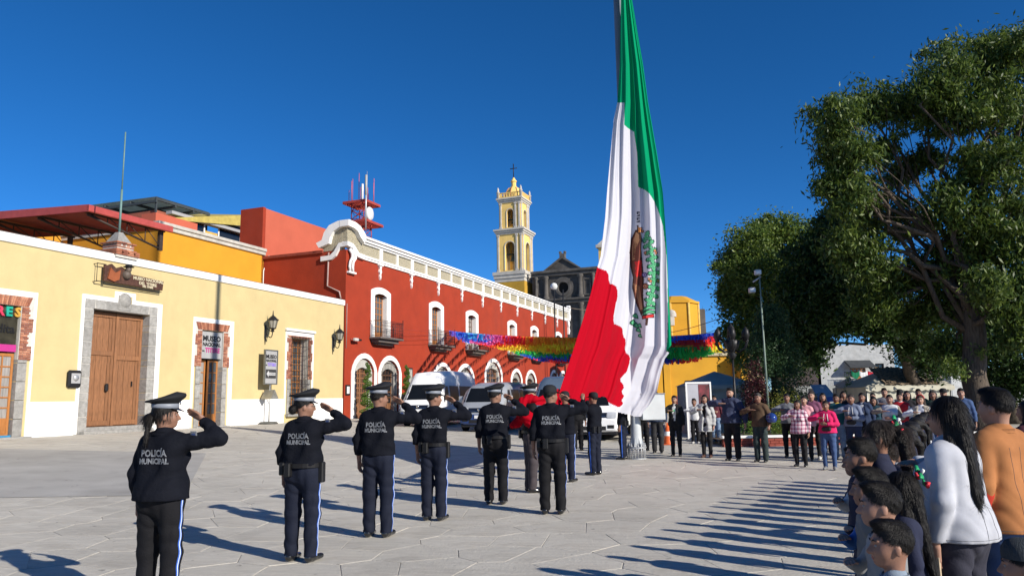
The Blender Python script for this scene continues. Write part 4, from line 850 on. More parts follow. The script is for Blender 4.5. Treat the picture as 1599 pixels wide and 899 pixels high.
M_BARK = mat('ash_bark', (.115, .09, .068), .95, var=.3, scale=6, bump=1.0, bscale=12, stretch=(3, 3, .6)); M_BARK2 = mat('dark_bark', (.10, .08, .06), .95, var=.3, scale=6, bump=1.0, bscale=12)
def limb(m, p0, p1, r0, r1, wob=.08, n=6, seg=6):
    p0, p1 = Vector(p0), Vector(p1); L_ = (p1 - p0).length; pts = []; rs = []
    for i in range(seg + 1):
        t = i / seg; p = p0.lerp(p1, t); 
        if 0 < i < seg: p += Vector((random.gauss(0, 1), random.gauss(0, 1), random.gauss(0, .6) + .6)) * wob * L_ * .5
        pts.append(p); rs.append(r0 + (r1 - r0) * t)
    m.tube(pts, rs, n); return pts
def tree(label, base, trunk_top, r0, blobs, lm, leaf=(.15, .28), n_sub=16, sub_r=.28, n_leaf=30, thin=1.0, bark=M_BARK, droop=.3, shell=.5, group='trees at the edge of the plaza', twigs=3, name='broadleaf_tree'):
    T_ = empty(name, base, 0, label, 'tree', group); B = Vector(base)
    m = MB(); tt = Vector(trunk_top); n = 8; pts = [B + (tt - B) * (i / n) + Vector((random.gauss(0, .05), random.gauss(0, .05), 0)) * (i > 0) for i in range(n + 1)]
    rs = [r0 * (1.35 if i == 0 else 1.1 if i == 1 else 1) * (1 - .35 * i / n) for i in range(n + 1)]; m.tube(pts, rs, 10)
    C = []; Rr = []
    for (c, R_) in blobs:
        R_ = R_ * random.uniform(.72, 1.08)
        c = Vector(c); st = pts[random.randint(n - 3, n)]; lp = limb(m, st, c, r0 * .26, .028, .10, 6, 7); C.append(c); Rr.append(R_)
        for _ in range(twigs):
            a = lp[random.randint(2, 6)]; d = Vector((random.gauss(0, 1), random.gauss(0, 1), random.gauss(.2, .8))).normalized() * R_ * .85; limb(m, a, c + d, .028, .008, .12, 4, 4)
    m.v = [(x - B.x, y - B.y, z - B.z) for x, y, z in m.v]; m.build('trunk', bark, T_)
    SC = []; SR = []
    for c, R_ in zip(C, Rr):
        for _ in range(5): d = Vector((random.gauss(0, 1), random.gauss(0, 1), random.gauss(.15, .9))).normalized(); SC.append(Vector(c) + d * R_ * random.uniform(1.0, 1.45)); SR.append(random.uniform(.14, .34))
    P = np.concatenate([clumps(C, Rr, n_sub, sub_r, n_leaf, shell), clumps(SC, SR, 26, .13, 22, .1)]) - np.array(B); setp(leaves_mesh('crown', P, leaf[0], leaf[1], lm, T_, droop), kind='stuff'); return T_
def B_(px, py, Y, r): p = at(px, py, Y); return ((p.x, p.y, p.z), r)
# the big ash: tall trunk at right
bt = at(1527, 640, 25); BY = 25.0
bl = [B_(*b) for b in [(1312, 190, 24, 0.85), (1355, 165, 25, .9), (1400, 165, 26, .9), (1330, 240, 24, .8), (1302, 290, 24.5, .75), (1300, 235, 25, .7), (1440, 175, 25, 1.0), (1470, 130, 24, 1.0), (1515, 105, 25, 1.1), (1560, 85, 26, 1.1), (1600, 80, 24, 1.2), (1640, 110, 25, 1.3),
      (1360, 330, 26, .85), (1330, 310, 24, .6), (1345, 400, 25, .9), (1310, 375, 25, .5), (1390, 440, 26, 1.0), (1420, 350, 27, .6), (1400, 270, 27, .5), (1370, 240, 26, .45), (1450, 250, 26, .5), (1500, 180, 24, .8), (1545, 160, 24, 1.0), (1590, 170, 25, 1.1), (1640, 220, 25, 1.3),
      (1480, 320, 24, .7), (1520, 260, 24, .8), (1570, 260, 23.5, .9), (1620, 320, 24, 1.2), (1500, 400, 25, .9), (1545, 350, 24, .9), (1585, 400, 24, 1.0), (1440, 430, 26, .9), (1470, 470, 26, .9), (1430, 500, 27, .8), (1580, 470, 24, .9), (1620, 450, 24, 1.1), (1545, 450, 23, .6), (1365, 470, 26, .8), (1600, 530, 24, .6), (1485, 540, 26, .5)]]
tree('tallest ash tree with a thick bare trunk behind the man in tan jacket', (bt.x, bt.y, 0), at(1512, 430, BY), .44, bl, LM_ASH, (.21, .30), 60, .28, 52, 1, M_BARK, .55, .30)
q = clumps([at(1490, 570, 24.6), at(1500, 585, 24.4), at(1535, 550, 24.6)], [.3, .25, .3], 20, .14, 40, .2)
setp(leaves_mesh('trunk_shoots', q - np.array((bt.x, bt.y, 0)), .16, .25, LM_LIGHT, bpy.data.objects['broadleaf_tree'], .4), kind='stuff')
# light green tree behind the conifer
bl = [B_(*b) for b in [(1170, 385, 35, 1.3), (1200, 370, 36, 1.3), (1235, 375, 36, 1.4), (1262, 395, 35, 1.2), (1160, 430, 35, 1.0), (1150, 410, 36, .8), (1195, 430, 34, 1.2), (1235, 440, 35, 1.3), (1160, 480, 36, 1.0), (1190, 490, 35, 1.1), (1230, 500, 35, 1.2), (1155, 520, 36, .7), (1175, 550, 35, .9), (1215, 560, 35, 1.0), (1145, 455, 36, .6), (1260, 460, 35, 1.1)]]
p = gnd(1215, 668); tree('rounded tree with sunlit yellow-green top behind the camera pole', at(1212, 640, 35).xy.to_3d(), at(1212, 480, 35), .35, bl, LM_LIGHT, (.18, .45), 60, .34, 60, 1, M_BARK2, .2, .35)
# dense dark tree in the middle
bl = [B_(*b) for b in [(1290, 390, 31, 1.2), (1320, 380, 30, 1.2), (1265, 430, 31, 1.1), (1300, 450, 30, 1.4), (1345, 440, 30, 1.2), (1255, 490, 31, 1.1), (1285, 500, 30, 1.1), (1335, 490, 30, 1.0), (1262, 545, 31, .8), (1380, 500, 30, 1.0), (1430, 530, 31, .9), (1300, 355, 31, .6), (1250, 455, 31, .8), (1460, 560, 32, .8)]]
tree('dense dark tree between the sunlit tree and the tallest ash', at(1445, 640, 33).xy.to_3d(), at(1395, 490, 31), .3, bl, LM_DARK, (.19, .45), 66, .34, 60, 1, M_BARK, .2, .25)
bl = [B_(*b) for b in [(1560, 520, 34, 1.5), (1600, 560, 34, 1.8), (1530, 560, 36, 1.2), (1500, 500, 36, 1.5), (1590, 480, 35, 1.5), (1640, 500, 34, 2.0), (1620, 600, 33, 1.0), (1440, 560, 38, 1.2), (1570, 600, 34, .8)]]
tree('dark tree at the right edge behind the thick ash trunk', at(1580, 640, 35).xy.to_3d(), at(1575, 560, 35), .3, bl, LM_DARK, (.2, .45), 50, .38, 55, 1, M_BARK2, .2, .3)
# leaning pale double trunk behind the beige tent
q = MB()
for pts, r_ in (([(1470, 640), (1462, 585), (1440, 545), (1418, 515), (1400, 470)], [.26, .24, .2, .14, .08]), ([(1466, 600), (1447, 575), (1430, 558), (1400, 530)], [.12, .1, .08, .05])):
    q.tube([at(a, b2, 34.5) for a, b2 in pts], r_, 8)
o = setp(q.build('leaning_tree', mat('pale_bark', (.30, .25, .20), .95, bump=.8, bscale=10)), 'pale leaning forked tree trunk rising behind the beige tent', 'tree')
setp(leaves_mesh('crown', clumps([at(1400, 470, 34.5), at(1400, 505, 34.5), at(1430, 500, 35)], [1.0, .6, .9], 20, .3, 34), .18, .4, LM_DARK, o), kind='stuff')
# conifer
cb = at(1212, 640, 28); CF = empty('conifer', (cb.x, 28, 0), 0, 'broad dark green conifer with drooping sprays beside the camera pole', 'conifer')
q = MB(); Ht = at(1212, 478, 28).z; q.tube([(0, 0, 0), (0, 0, Ht * .95)], [.18, .03], 8); q.build('trunk', M_BARK2, CF)
P = []
for i in range(520):
    t = RNG.uniform(.07, 1) ; z = Ht * t; R_ = 1.55 * (1 - t) ** .75 * (1.0 if t > .2 else .85) + .1; a = RNG.uniform(0, 2 * pi); r0 = R_ * RNG.uniform(.45, 1.05); c = np.array((r0 * cos(a), r0 * sin(a), z - .25 * r0)); k = 55
    P.append(c + RNG.normal(size=(k, 3)) * np.array([.16, .16, .10]) + np.outer(RNG.uniform(-.3, .3, k), np.array([cos(a), sin(a), -.35])))
setp(leaves_mesh('crown', np.concatenate(P), .11, .35, LM_CON, CF, .1), kind='stuff')
def bush(name, label, cat, px, py0, Y, rx, h, lm, n=1800, leaf=.07, grp=None, z0=0.0, square=False, top=None):
    c = at(px, py0, Y); o = empty(name, (c.x, Y, z0), 0, label, cat, grp)
    if square: C = RNG.uniform(-1, 1, (n, 3)); ax = RNG.integers(0, 3, n); sg = np.sign(C[np.arange(n), ax]); C[np.arange(n), ax] = sg * RNG.uniform(.85, 1.02, n); C = C * np.array([rx, .28, h / 2]) + np.array([0, 0, h / 2])
    else:
        C = RNG.normal(size=(n, 3)); C /= np.linalg.norm(C, axis=1)[:, None]; C *= RNG.uniform(.45, 1.0, n)[:, None] ** .7; th = np.arctan2(C[:, 1], C[:, 0]); C *= (1 + .15 * np.sin(5 * th) + .12 * np.sin(9 * C[:, 2]))[:, None]; C = C * np.array([rx, rx * .8, h / 2]) + np.array([0, 0, h / 2])
    q = MB(); q.tube([(0, 0, 0), (0.03, 0, h * .5)], .03, 6); q.build('stem', M_BARK2, o)
    setp(leaves_mesh('foliage', C, leaf, .5, lm, o, 0), kind='stuff'); return o
bush('purple_shrub', 'dark purple-leaved shrub left of the conifer', 'shrub', 1182, 640, 27, .5, 2.7, LM_PURP, 3500, .08)
bush('yellow_hedge', 'yellow-green bush in front of the conifer', 'shrub', 1228, 640, 26, .75, 1.65, LM_YEL, 3000, .06)
bush('box_hedge', 'clipped green hedge block between the bearded man and the man in brown', 'hedge', 1158, 640, 24.2, .28, .62, LM_HEDGE, 1500, .045, 'clipped hedge blocks behind the planter wall', .1, True)
bush('box_hedge', 'clipped green hedge block right of the man in the brown jacket', 'hedge', 1219, 640, 24.2, .25, .62, LM_HEDGE, 1500, .045, 'clipped hedge blocks behind the planter wall', .1, True)
bush('cypress', 'small clipped column cypress before the white house', 'cypress', 1329, 640, 34, .28, 2.3, LM_HEDGE, 2600, .07)
# clipped spiral shrubs beside the red doors
def topiary(s, label):
    p = fxy(s, .9); o = empty('spiral_topiary', (p.x, p.y, BZ), 0, label, 'topiary', 'spiral topiary shrubs beside the arched doors')
    q = MB(); q.tube([(0, 0, 0.0), (0, 0, 3.2)], .035, 6); q.build('stem', M_BARK2, o)
    q = MB(); q.lathe([(.18, 0), (.27, .35), (.29, .35), (.27, .3), (0, .3)], (0, 0, 0), 14); q.build('pot', mat('clay_pot', (.3, .14, .08), .8), o)
    P = []
    for i in range(9):
        z = .5 + i * .315; R_ = .46 * (1 - i * .085); k = int(3200 * (R_ / .46)) ; a = RNG.uniform(0, 2 * pi, k); rr = R_ * np.sqrt(RNG.uniform(0, 1, k)); 
        hh = np.sqrt(np.maximum(0, 1 - (rr / R_) ** 2)) * .13
        P.append(np.stack([rr * np.cos(a), rr * np.sin(a), z + hh * np.sign(RNG.normal(size=k)) * RNG.uniform(.8, 1, k) + .10 * np.cos(a + i * 2)], 1))
    setp(leaves_mesh('foliage', np.concatenate(P), .05, .5, LM_HEDGE, o, 0), kind='stuff')
topiary(20.0, 'spiral topiary shrub left of the wooden arched door'); topiary(24.6, 'spiral topiary shrub right of the twin arches, behind the third officer')

# ------------------------------------------------------------------ right side furniture
M_TENT = mat('beige_canvas', (.52, .50, .41), .9, var=.12, scale=1.5, bump=.4, bscale=5, dirt=.4); M_TENTG = mat('grey_green_canvas', (.36, .39, .37), .9, var=.12, scale=1.5, bump=.4, bscale=5)
def tent(label, px0, px1, Y, dep, ze, zr, M_, ridge=None, group='canvas tents behind the crowd'):
    a, b2 = at(px0, 640, Y).x, at(px1, 640, Y).x; o = empty('tent', (0, Y, 0), 0, label, 'tent', group); c = (a + b2) / 2
    q = MB(); n = 10
    def side(p, r_):
        vs = []; 
        for j in range(3):
            z = ze * j / 2
            for i in range(n + 1): t = i / n; d = .03 * sin(i * 2.1) * (1 - j * .4); vs.append((p[0] + (r_[0] - p[0]) * t, p[1] + (r_[1] - p[1]) * t + d, z))
        q.add(vs, [(j * (n + 1) + i, j * (n + 1) + i + 1, (j + 1) * (n + 1) + i + 1, (j + 1) * (n + 1) + i) for j in range(2) for i in range(n)], 0, True)
    side((a, 0), (b2, 0)); side((b2, 0), (b2, dep)); side((b2, dep), (a, dep)); side((a, dep), (a, 0)); q.build('wall', M_, o)
    q = MB(); r0, r1 = ridge if ridge else (c - .02, c + .02)
    P = [(a - .1, -.12, ze), (b2 + .1, -.12, ze), (b2 + .1, dep + .12, ze), (a - .1, dep + .12, ze), (r0, dep / 2, zr), (r1, dep / 2, zr)]; q.add(P, [(0, 1, 5, 4), (1, 2, 5), (2, 3, 4, 5), (3, 0, 4)])
    q.build('roof', M_, o)
    q = MB(); 
    for i in range(12): x = a - .1 + (b2 - a + .2) * i / 12; x1_ = a - .1 + (b2 - a + .2) * (i + 1) / 12; q.add([(x, -.125, ze + .01), (x1_, -.125, ze + .01), (x1_, -.15, ze - .14), ((x + x1_) / 2, -.15, ze - .2), (x, -.15, ze - .14)], [(0, 4, 3, 2, 1)])
    q.build('valance', M_, o)
    q = MB()
    for x in (a, b2):
        for y in (0, dep): q.tube([(x, y, 0), (x, y, ze)], .03, 6)
    q.build('frame', M_STEEL, o); return o
tent('grey-green canvas tent behind the white framed board', 1084, 1183, 30, 2.8, 1.95, 2.55, M_TENTG)
TN = tent('beige canvas tent with brown camouflage netting over its roof', 1356, 1488, 32, 3.0, 1.78, 2.6, M_TENT, (at(1385, 600, 33.5).x, at(1440, 600, 33.5).x))
a, b2 = at(1383, 600, 32).x, at(1466, 600, 32).x; n, k = 40, 16; V = []; 
for j in range(k + 1):
    for i in range(n + 1):
        t, u_ = i / n, j / k; z = 2.6 - .80 * u_ - max(0, t - .55) * .35 * (1 - u_); V.append((a + (b2 - a) * t, 1.5 - 1.55 * u_, z + .07 + .045 * sin(i * 1.1 + 2.2 * sin(j * .8)) * sin(j * 1.3 + i * .3) + random.uniform(-.012, .012)))
o = link_mesh('netting', np_mesh('netting', V, [(j * (n + 1) + i, (j + 1) * (n + 1) + i, (j + 1) * (n + 1) + i + 1, j * (n + 1) + i + 1) for j in range(k) for i in range(n)]), None, [mat('camouflage_net', (.30, .22, .15), .95, var=.4, scale=9, col2=(.06, .05, .035), bump=1.0, bscale=30)]); o.location = (0, 32, 0); setp(o, 'crumpled brown camouflage netting thrown over the beige tent roof', 'netting')
TS = tent('small white canvas awning tent left of the beige tent', 1338, 1357, 34, 2, 1.9, 2.3, mat('white_canvas', (.5, .5, .47), .9))
# white framed information board
bp_ = at(1092, 640, 26.5); o = empty('information_board', (bp_.x, 26.5, 0), radians(3), 'tall white metal framed board with a printed poster behind the woman in grey coat', 'information board')
q = MB(); q.band([(-.41, .1), (-.41, 1.98), (.41, 1.98), (.41, .1)], [(-.46, .02), (-.46, 2.04), (.46, 2.04), (.46, .02)], -.03, .03, closed=True); q.build('frame', M_WHITE, o)
q = MB(); q.box(-.42, .42, -.005, .005, .1, 1.99); q.build('panel', mat('pale_poster', (.42, .42, .46), .5, var=.1, scale=2), o)
q = MB(); q.box(.0, .40, -.012, -.007, .7, 1.95); q.build('poster_photo', mat('dark_red_poster', (.22, .04, .05), .5, var=.5, scale=5, col2=(.05, .02, .02)), o)
for xx in (-.42, .42): q = MB(); q.box(xx - .03, xx + .03, -.3, .3, 0, .05); q.build('foot', M_STEEL, o)
# planter wall
pa, pb = gnd(1127, 697), gnd(1235, 695); q = MB(); xA, xB, yA = pa.x, 16.0, 22.9
for i in range(60):
    for j in range(3):
        xa = xA + i * .26 + (.13 if j % 2 else 0); 
        if xa > xB: break
        q.box(xa, xa + .25, yA - .005, yA + .1, .0 + j * .085, .075 + j * .085, 0, .004)
pw = empty('planter_wall', (0, 0, 0), 0, 'low red planter wall with a white coping behind the crowd', 'planter wall'); setp(q.build('brickwork', mat('painted_red_brick', (.30, .07, .05), .85), pw), kind='stuff')
q = MB(); q.box(xA, xB, yA + .02, yA + .2, 0, .25); q.build('wall', mat('red_mortar', (.24, .06, .045), .9), pw); q = MB(); q.box(xA - .05, xB, yA - .05, yA + .25, .255, .33, 0, .015); q.build('coping', M_WHITE, pw)
q = MB(); q.add([(xA, yA + .2, .2), (xB, yA + .2, .2), (xB, 27, .2), (xA, 27, .2)], [(0, 1, 2, 3)]); q.build('soil', mat('brown_soil', (.09, .06, .04), .95), pw)
a, b2 = at(1200, 640, 27.5).x, at(1252, 640, 27.5).x; q = MB()
BF = empty('board_fence', (0, 27.4, 0.2), 0, 'brown board fence behind the man in the brown jacket', 'fence'); 
for i in range(10): xx = a + (b2 - a) * i / 10; m_ = MB(); m_.box(-.06, .06, -.01, .01, 0, 1.15, 0, .003); ob_ = m_.build('board', mat('fence_board', (.12, .075, .04), .8, randobj=.2), BF); ob_.location = (xx, random.uniform(-.01, .01), 0)
# lamps and poles
def pole_px(name, label, cat, px, Y, ztop, r0, m): p = at(px, 640, Y); o = empty(name, (p.x, Y, 0), 0, label, cat); q = MB(); q.tube([(0, 0, 0), (0, 0, ztop)], [r0, r0 * .55], 10); q.build('pole', m, o); return o
o = pole_px('camera_pole', 'thin grey-green steel pole with two floodlights before the conifer', 'lamp post', 1200, 26.5, 5.85, .045, mat('grey_green_paint2', (.20, .26, .22), .5))
q = MB(); q.tube([(-.25, 0, 5.6), (.05, 0, 5.8)], .03, 6); q.build('arm', M_STEEL, o)
for x, z in ((-.30, 5.2), (-.05, 5.85)): q = MB(); q.box(x - .12, x + .1, -.12, .08, z, z + .2, 0, .03); q.box(x - .10, x + .08, -.125, -.121, z + .03, z + .17); q.build('floodlight', M_STEEL, o)
o = pole_px('ornate_lamp', 'black ornate multi-arm street lamp beside the ochre chapel', 'street lamp', 1149, 26, 2.9, .06, M_IRON)
q = MB(); q.lathe([(.2, 0), (.2, .1), (.13, .3), (.09, .6)], (0, 0, 0), 10); q.build('base', M_IRON, o); q = MB(); q.lathe([(.06, 2.8), (.16, 2.95), (.10, 3.05), (.22, 3.2), (.3, 3.45), (.12, 3.5), (.05, 3.6)], (0, 0, 0), 10)
q.build('finial', M_IRON, o)
for i in range(6):
    a = i * pi / 3 + .3; q = MB(); pts = [(.1 * cos(a), .1 * sin(a), 3.1), (.3 * cos(a), .3 * sin(a), 3.05), (.52 * cos(a), .52 * sin(a), 3.2), (.6 * cos(a), .6 * sin(a), 3.42), (.5 * cos(a), .5 * sin(a), 3.6), (.36 * cos(a), .36 * sin(a), 3.5)]; q.tube(pts, .035, 6)
    q.lathe([(0, 3.42), (.08, 3.46), (.10, 3.55), (.13, 3.6), (.10, 3.78), (.04, 3.86), (0, 3.92)], (.55 * cos(a), .55 * sin(a), 0), 8); q.build('lamp_arm', M_IRON, o)
q = MB(); q.lathe([(0, 3.6), (.1, 3.64), (.15, 3.72), (.12, 3.92), (.04, 4.02), (0, 4.1)], (0, 0, 0), 8); q.build('lamp_arm', M_IRON, o)
# traffic cone
p = at(1041, 640, 24.5); o = empty('traffic_cone', (p.x, p.y, 0), 0, 'orange traffic cone behind the woman with the green sash', 'traffic cone'); q = MB(); q.lathe([(.17, .03), (.03, .7), (0, .7)], (0, 0, 0), 12); q.build('cone', mat('cone_orange', (.7, .13, .03), .5), o); q = MB(); q.box(-.2, .2, -.2, .2, 0, .03, 0, .01); q.build('base', mat('cone_orange2', (.55, .1, .03), .5), o)
q = MB(); q.lathe([(.118, .28), (.092, .42)], (0, 0, .005), 12); q.build('reflective_band', M_WHITE, o)
# blue kiosk
p = at(1284, 640, 29); o = empty('kiosk', (p.x, 29, 0), 0, 'small kiosk with a blue and white awning behind the crowd', 'kiosk'); q = MB(); q.add([(-.35, -.5, 1.42), (.35, -.5, 1.42), (.3, .2, 1.9), (-.33, .2, 1.9)], [(0, 1, 2, 3)]); q.build('awning', mat('pale_blue_awning', (.28, .38, .52), .6), o)
q = MB(); q.add([(-.35, -.505, 1.42), (.35, -.505, 1.42), (.35, -.505, 1.24), (-.35, -.505, 1.24)], [(0, 3, 2, 1)]); q.build('valance', mat('deep_blue_awning', (.03, .09, .35), .6), o)
q = MB(); q.box(-.3, .3, -.05, .4, 0, 1.4, 0, .02); q.build('body', mat('kiosk_blue_body', (.10, .16, .28), .6), o); q = MB(); q.box(-.2, .0, -.06, -.052, .8, 1.3); q.build('poster', M_LETTERW, o)
# white house behind the trees
WY = 60.0; W = empty('white_house', (0, WY, 0), 0, 'white two-storey house with dark awning and balcony draped in tricolour cloth', 'house')
x0, x1 = at(1283, 600, WY).x, at(1400, 600, WY).x; zt_ = at(1340, 538, WY).z; f = lambda px, py: (at(px, py, WY).x, at(px, py, WY).z)
dA, dB = f(1329, 597), f(1351, 570); wA, wB = f(1368, 586), f(1380, 567)
m = wall_mb(x0, x1, 0, zt_, [(dA[0], dB[0], dA[1], dB[1]), (wA[0], wB[0], wA[1], wB[1])], 0, .4); m.box(x0, x1, .6, 9, 0, zt_); m.build('wall', mat('grey_white_house_paint', (.42, .43, .43), .85, dirt=.4), W)
lattice_door('balcony_door', dA[0], dB[0], dA[1], dB[1], .15, 4, 4, M_WOOD2, M_PANE, W, .5, .08); lattice_door('window', wA[0], wB[0], wA[1], wB[1], .15, 2, 2, M_IRON, M_DARKGLASS, W, 0, .06)
q = MB(); q.box(x0, x1, .5, .58, 2, zt_); q.build('opening_backing', M_DARK, W)
a, b2 = f(1319, 573), f(1358, 562); q = MB(); q.prism([(-1.0, a[1]), (0, b2[1]), (0, b2[1] - .12), (-.98, a[1] - .12)], a[0], b2[0], 0, 'x'); q.build('awning', mat('charcoal_awning', (.05, .055, .06), .8), W)
a, b2 = f(1312, 598), f(1362, 590); q = MB(); q.box(a[0], b2[0], -.9, 0, a[1] - .15, a[1], 0, .02); q.build('balcony_slab', M_WHITE, W)
q = MB(); 
for i in range(18): xx = a[0] + .05 + (b2[0] - a[0] - .1) * i / 17; q.tube([(xx, -.85, a[1]), (xx, -.85, a[1] + .85)], .015, 4)
q.tube([(a[0], -.85, a[1] + .85), (b2[0], -.85, a[1] + .85)], .025, 5); q.build('railing', M_IRON, W)
for i, cl_ in enumerate(((.0, .16, .07), (.75, .75, .75), (.55, .02, .04))):
    xa = f(1322 + i * 12.5, 590)[0]; xb = f(1322 + (i + 1) * 12.5, 590)[0]; V = []; nn = 8
    for j in range(3):
        for ii in range(nn + 1): t = ii / nn; V.append((xa + (xb - xa) * t, -.90 - .05 * abs(sin(t * 9)), a[1] + .95 - j * .26 * (1 - .35 * (2 * t - 1) ** 2) - .15 * (1 - (2 * t - 1) ** 2)))
    link_mesh('bunting_cloth', np_mesh('c', V, [(j * (nn + 1) + ii, (j + 1) * (nn + 1) + ii, (j + 1) * (nn + 1) + ii + 1, j * (nn + 1) + ii + 1) for j in range(2) for ii in range(nn)]), W, [mat('drape_%d' % i, cl_, .8)])
W2 = empty('far_white_house', (0, 66, 0), 0, 'pale low house glimpsed either side of the thick ash trunk', 'house'); x0, x1 = at(1486, 600, 66).x, at(1660, 600, 66).x; q = MB(); q.box(x0, x1, 0, 8, 0, at(1500, 578, 66).z); q.build('wall', mat('pale_house_wall', (.5, .52, .52), .85, dirt=.4), W2); q = MB(); q.box(x0 - .2, x1, -.3, 8, at(1500, 578, 66).z, at(1500, 574, 66).z); q.build('roof', M_GREYSIGN, W2)
for k in range(3): q = MB(); xx = x0 + 1.2 + 3.1 * k; q.box(xx, xx + 1.2, -.03, 0, 1.6, 2.7); q.build('window', M_DARKGLASS, W2)
W3 = empty('shaded_shopfront', (0, 58, 0), 0, 'grey shaded ground floor shopfront below the white house', 'building'); q = MB(); q.box(at(1240, 600, 58).x, at(1420, 600, 58).x, 0, 3, 0, at(1340, 601, 58).z); q.build('wall', mat('grey_shop_wall', (.30, .31, .30), .85, dirt=.4), W3)
for a, b2 in ((1300, 1320), (1340, 1356), (1262, 1285)): q = MB(); q.box(at(a, 600, 58).x, at(b2, 600, 58).x, -.03, 0, 0.1, 1.9); q.build('door', M_BLACK, W3)
# cables
M_CABLE = mat('black_cable', (.02, .02, .02), .6)
def cable(label, pts, r=.02, sag=.3, name='cable', m=None):
    a, b2 = Vector(pts[0]), Vector(pts[1]); q = MB(); q.tube([a.lerp(b2, i / 12) - Vector((0, 0, sag * (1 - (2 * i / 12 - 1) ** 2))) for i in range(13)], r, 4); return setp(q.build(name, m or M_CABLE), label, 'cable')
cable('black cable running from the ochre drum up into the trees', (at(1040, 520, 60), at(1262, 432, 33)), .022, .4); cable('lower black cable between the chapel roof and the trees', (at(1050, 525, 60), at(1200, 470, 36)), .018, .6)
cable('pale rope strung from the red roof end towards the flag', (at(886, 480, 66), at(1040, 492, 62)), .03, .2, 'rope', mat('pale_rope', (.35, .3, .22), .8))

# ================================================================== FLAG AND POLE
PX, PY = 3.12, 19.27
FPOLE = empty('flagpole', (PX, PY, 0), 0, 'monumental white steel flagpole bolted to the plaza, carrying the giant flag', 'flagpole')
M_POLE = mat('pale_painted_steel', (.50, .53, .55), .4, var=.08, scale=2, bump=.1)
q = MB(); q.lathe([(.15, .28), (.13, .9), (.12, 2), (.125, 5)], (0, 0, 0), 24); q.build('pole', M_POLE, FPOLE); q = MB(); q.lathe([(.125, 5), (.135, 5.02), (.13, 14), (.09, 27)], (0, 0, 0), 24); q.build('upper_pole', mat('flag_shaded_steel', (.09, .12, .17), .5, var=.08), FPOLE)  # upper pole: the flag's shade is put into its darker slate colour
q = MB(); q.lathe([(0, .27), (.25, .27), (.25, .31), (0, .31)], (0, 0, 0), 28, smooth=False); q.lathe([(0, .0), (.24, .0), (.24, .03), (0, .03)], (0, 0, 0), 28, smooth=False); q.build('base_flange', M_STEEL, FPOLE)
for i in range(16): a = 2 * pi * i / 16; q = MB(); q.tube([(.215 * cos(a), .215 * sin(a), 0), (.215 * cos(a), .215 * sin(a), .40)], .014, 6); q.tube([(.215 * cos(a), .215 * sin(a), .31), (.215 * cos(a), .215 * sin(a), .35)], .026, 6); q.build('anchor_bolt', M_STEEL, FPOLE)
for i in range(8): a = 2 * pi * (i + .5) / 8; q = MB(); q.prism([(.14, .31), (.2, .31), (.14, .55)], -.008, .008, 0, 'y'); q.v = [(x * cos(a) - y * sin(a), x * sin(a) + y * cos(a), z) for x, y, z in q.v]; q.build('gusset', M_POLE, FPOLE)
q = MB(); q.box(.14, .72, -.28, .14, .98, 1.62, 0, .01); q.build('winch_box', mat('white_winch_box', (.60, .63, .63), .35, var=.08, scale=3, bump=.1), FPOLE)
q = MB(); q.box(.12, .74, -.30, .16, 1.62, 1.65, 0, .01); q.build('winch_box_lid', M_STEEL, FPOLE)

def lerp_tab(tab, y): return np.interp(y, [t[0] for t in tab], [t[1] for t in tab])
XL = [(-160, 974), (0, 969.5), (100, 968), (160, 964), (190, 958), (240, 953.5), (300, 948), (340, 945), (400, 938), (420, 932), (460, 922), (500, 910), (540, 897), (580, 884), (610, 874), (632, 868), (652, 866)]
XR = [(-160, 982), (-60, 984), (0, 987), (100, 1004), (160, 1012), (240, 1026), (300, 1035), (340, 1038), (400, 1042), (460, 1044.5), (500, 1046.5), (540, 1048.5), (552, 1044), (560, 1038), (580, 1032), (610, 1026), (620, 1021), (632, 1014), (641, 1006), (652, 1000)]
def chaikin(P, n=2):
    for _ in range(n): P = [q for i in range(len(P)) for q in ((P[i][0] * .75 + P[(i + 1) % len(P)][0] * .25, P[i][1] * .75 + P[(i + 1) % len(P)][1] * .25), (P[i][0] * .25 + P[(i + 1) % len(P)][0] * .75, P[i][1] * .25 + P[(i + 1) % len(P)][1] * .75))]
    return P
def gsm(a, b, x): t = np.clip((x - a) / (b - a), 0, 1); return t * t * (3 - 2 * t)
def flag_depth(px, py):
    xl, xr = lerp_tab(XL, py), lerp_tab(XR, py); ph = (px - xl) / (xr - xl); w_ = (xr - xl) * 19 / 1150
    ph = np.clip(ph, 0, 1)
    base = 18.86 - .040 * np.maximum(0, 985 - px) * gsm(120, 560, py) - .004 * np.maximum(0, px - 1000)
    A = np.minimum(w_ * .135, .42)
    wv = .18 * np.sin(py / 83.0 + 1) + .08 * np.sin(py / 31.0)
    def rid(x): s_ = np.sin(x); return np.sign(s_) * np.abs(s_) ** .75
    d = .62 * rid(2 * pi * (2.3 * ph + .12 + wv * .15)) + .30 * rid(2 * pi * (4.7 * ph ** 1.1 + .35 + wv * .4)) + .085 * np.sin(2 * pi * (9.7 * ph + .2 + wv * .9)) + .016 * np.sin(2 * pi * (21 * ph + wv * 2))
    d = d + .34 * (np.abs(np.sin(pi * (6.3 * ph + .4 + wv * .5))) - .6) + .15 * (np.abs(np.sin(pi * (11.1 * ph + .1 - wv * .7))) - .6) * gsm(380, 520, py)
    d = d * (1 - .35 * np.exp(-((ph - .72) / .14) ** 2) * gsm(300, 380, py))
    sw = gsm(540, 640, py); d2 = .13 * np.sin((py - 560) / 9.5 + 5 * ph * (1 - ph) * 4) * sw * np.clip((px - 960) / 40, 0, 1)
    return base + A * (d * (1 - .45 * sw * np.clip((px - 960) / 30, 0, 1)) + d2)
_F, _R, _U = [np.array(v) for v in (FWD, RGT, UPV)]
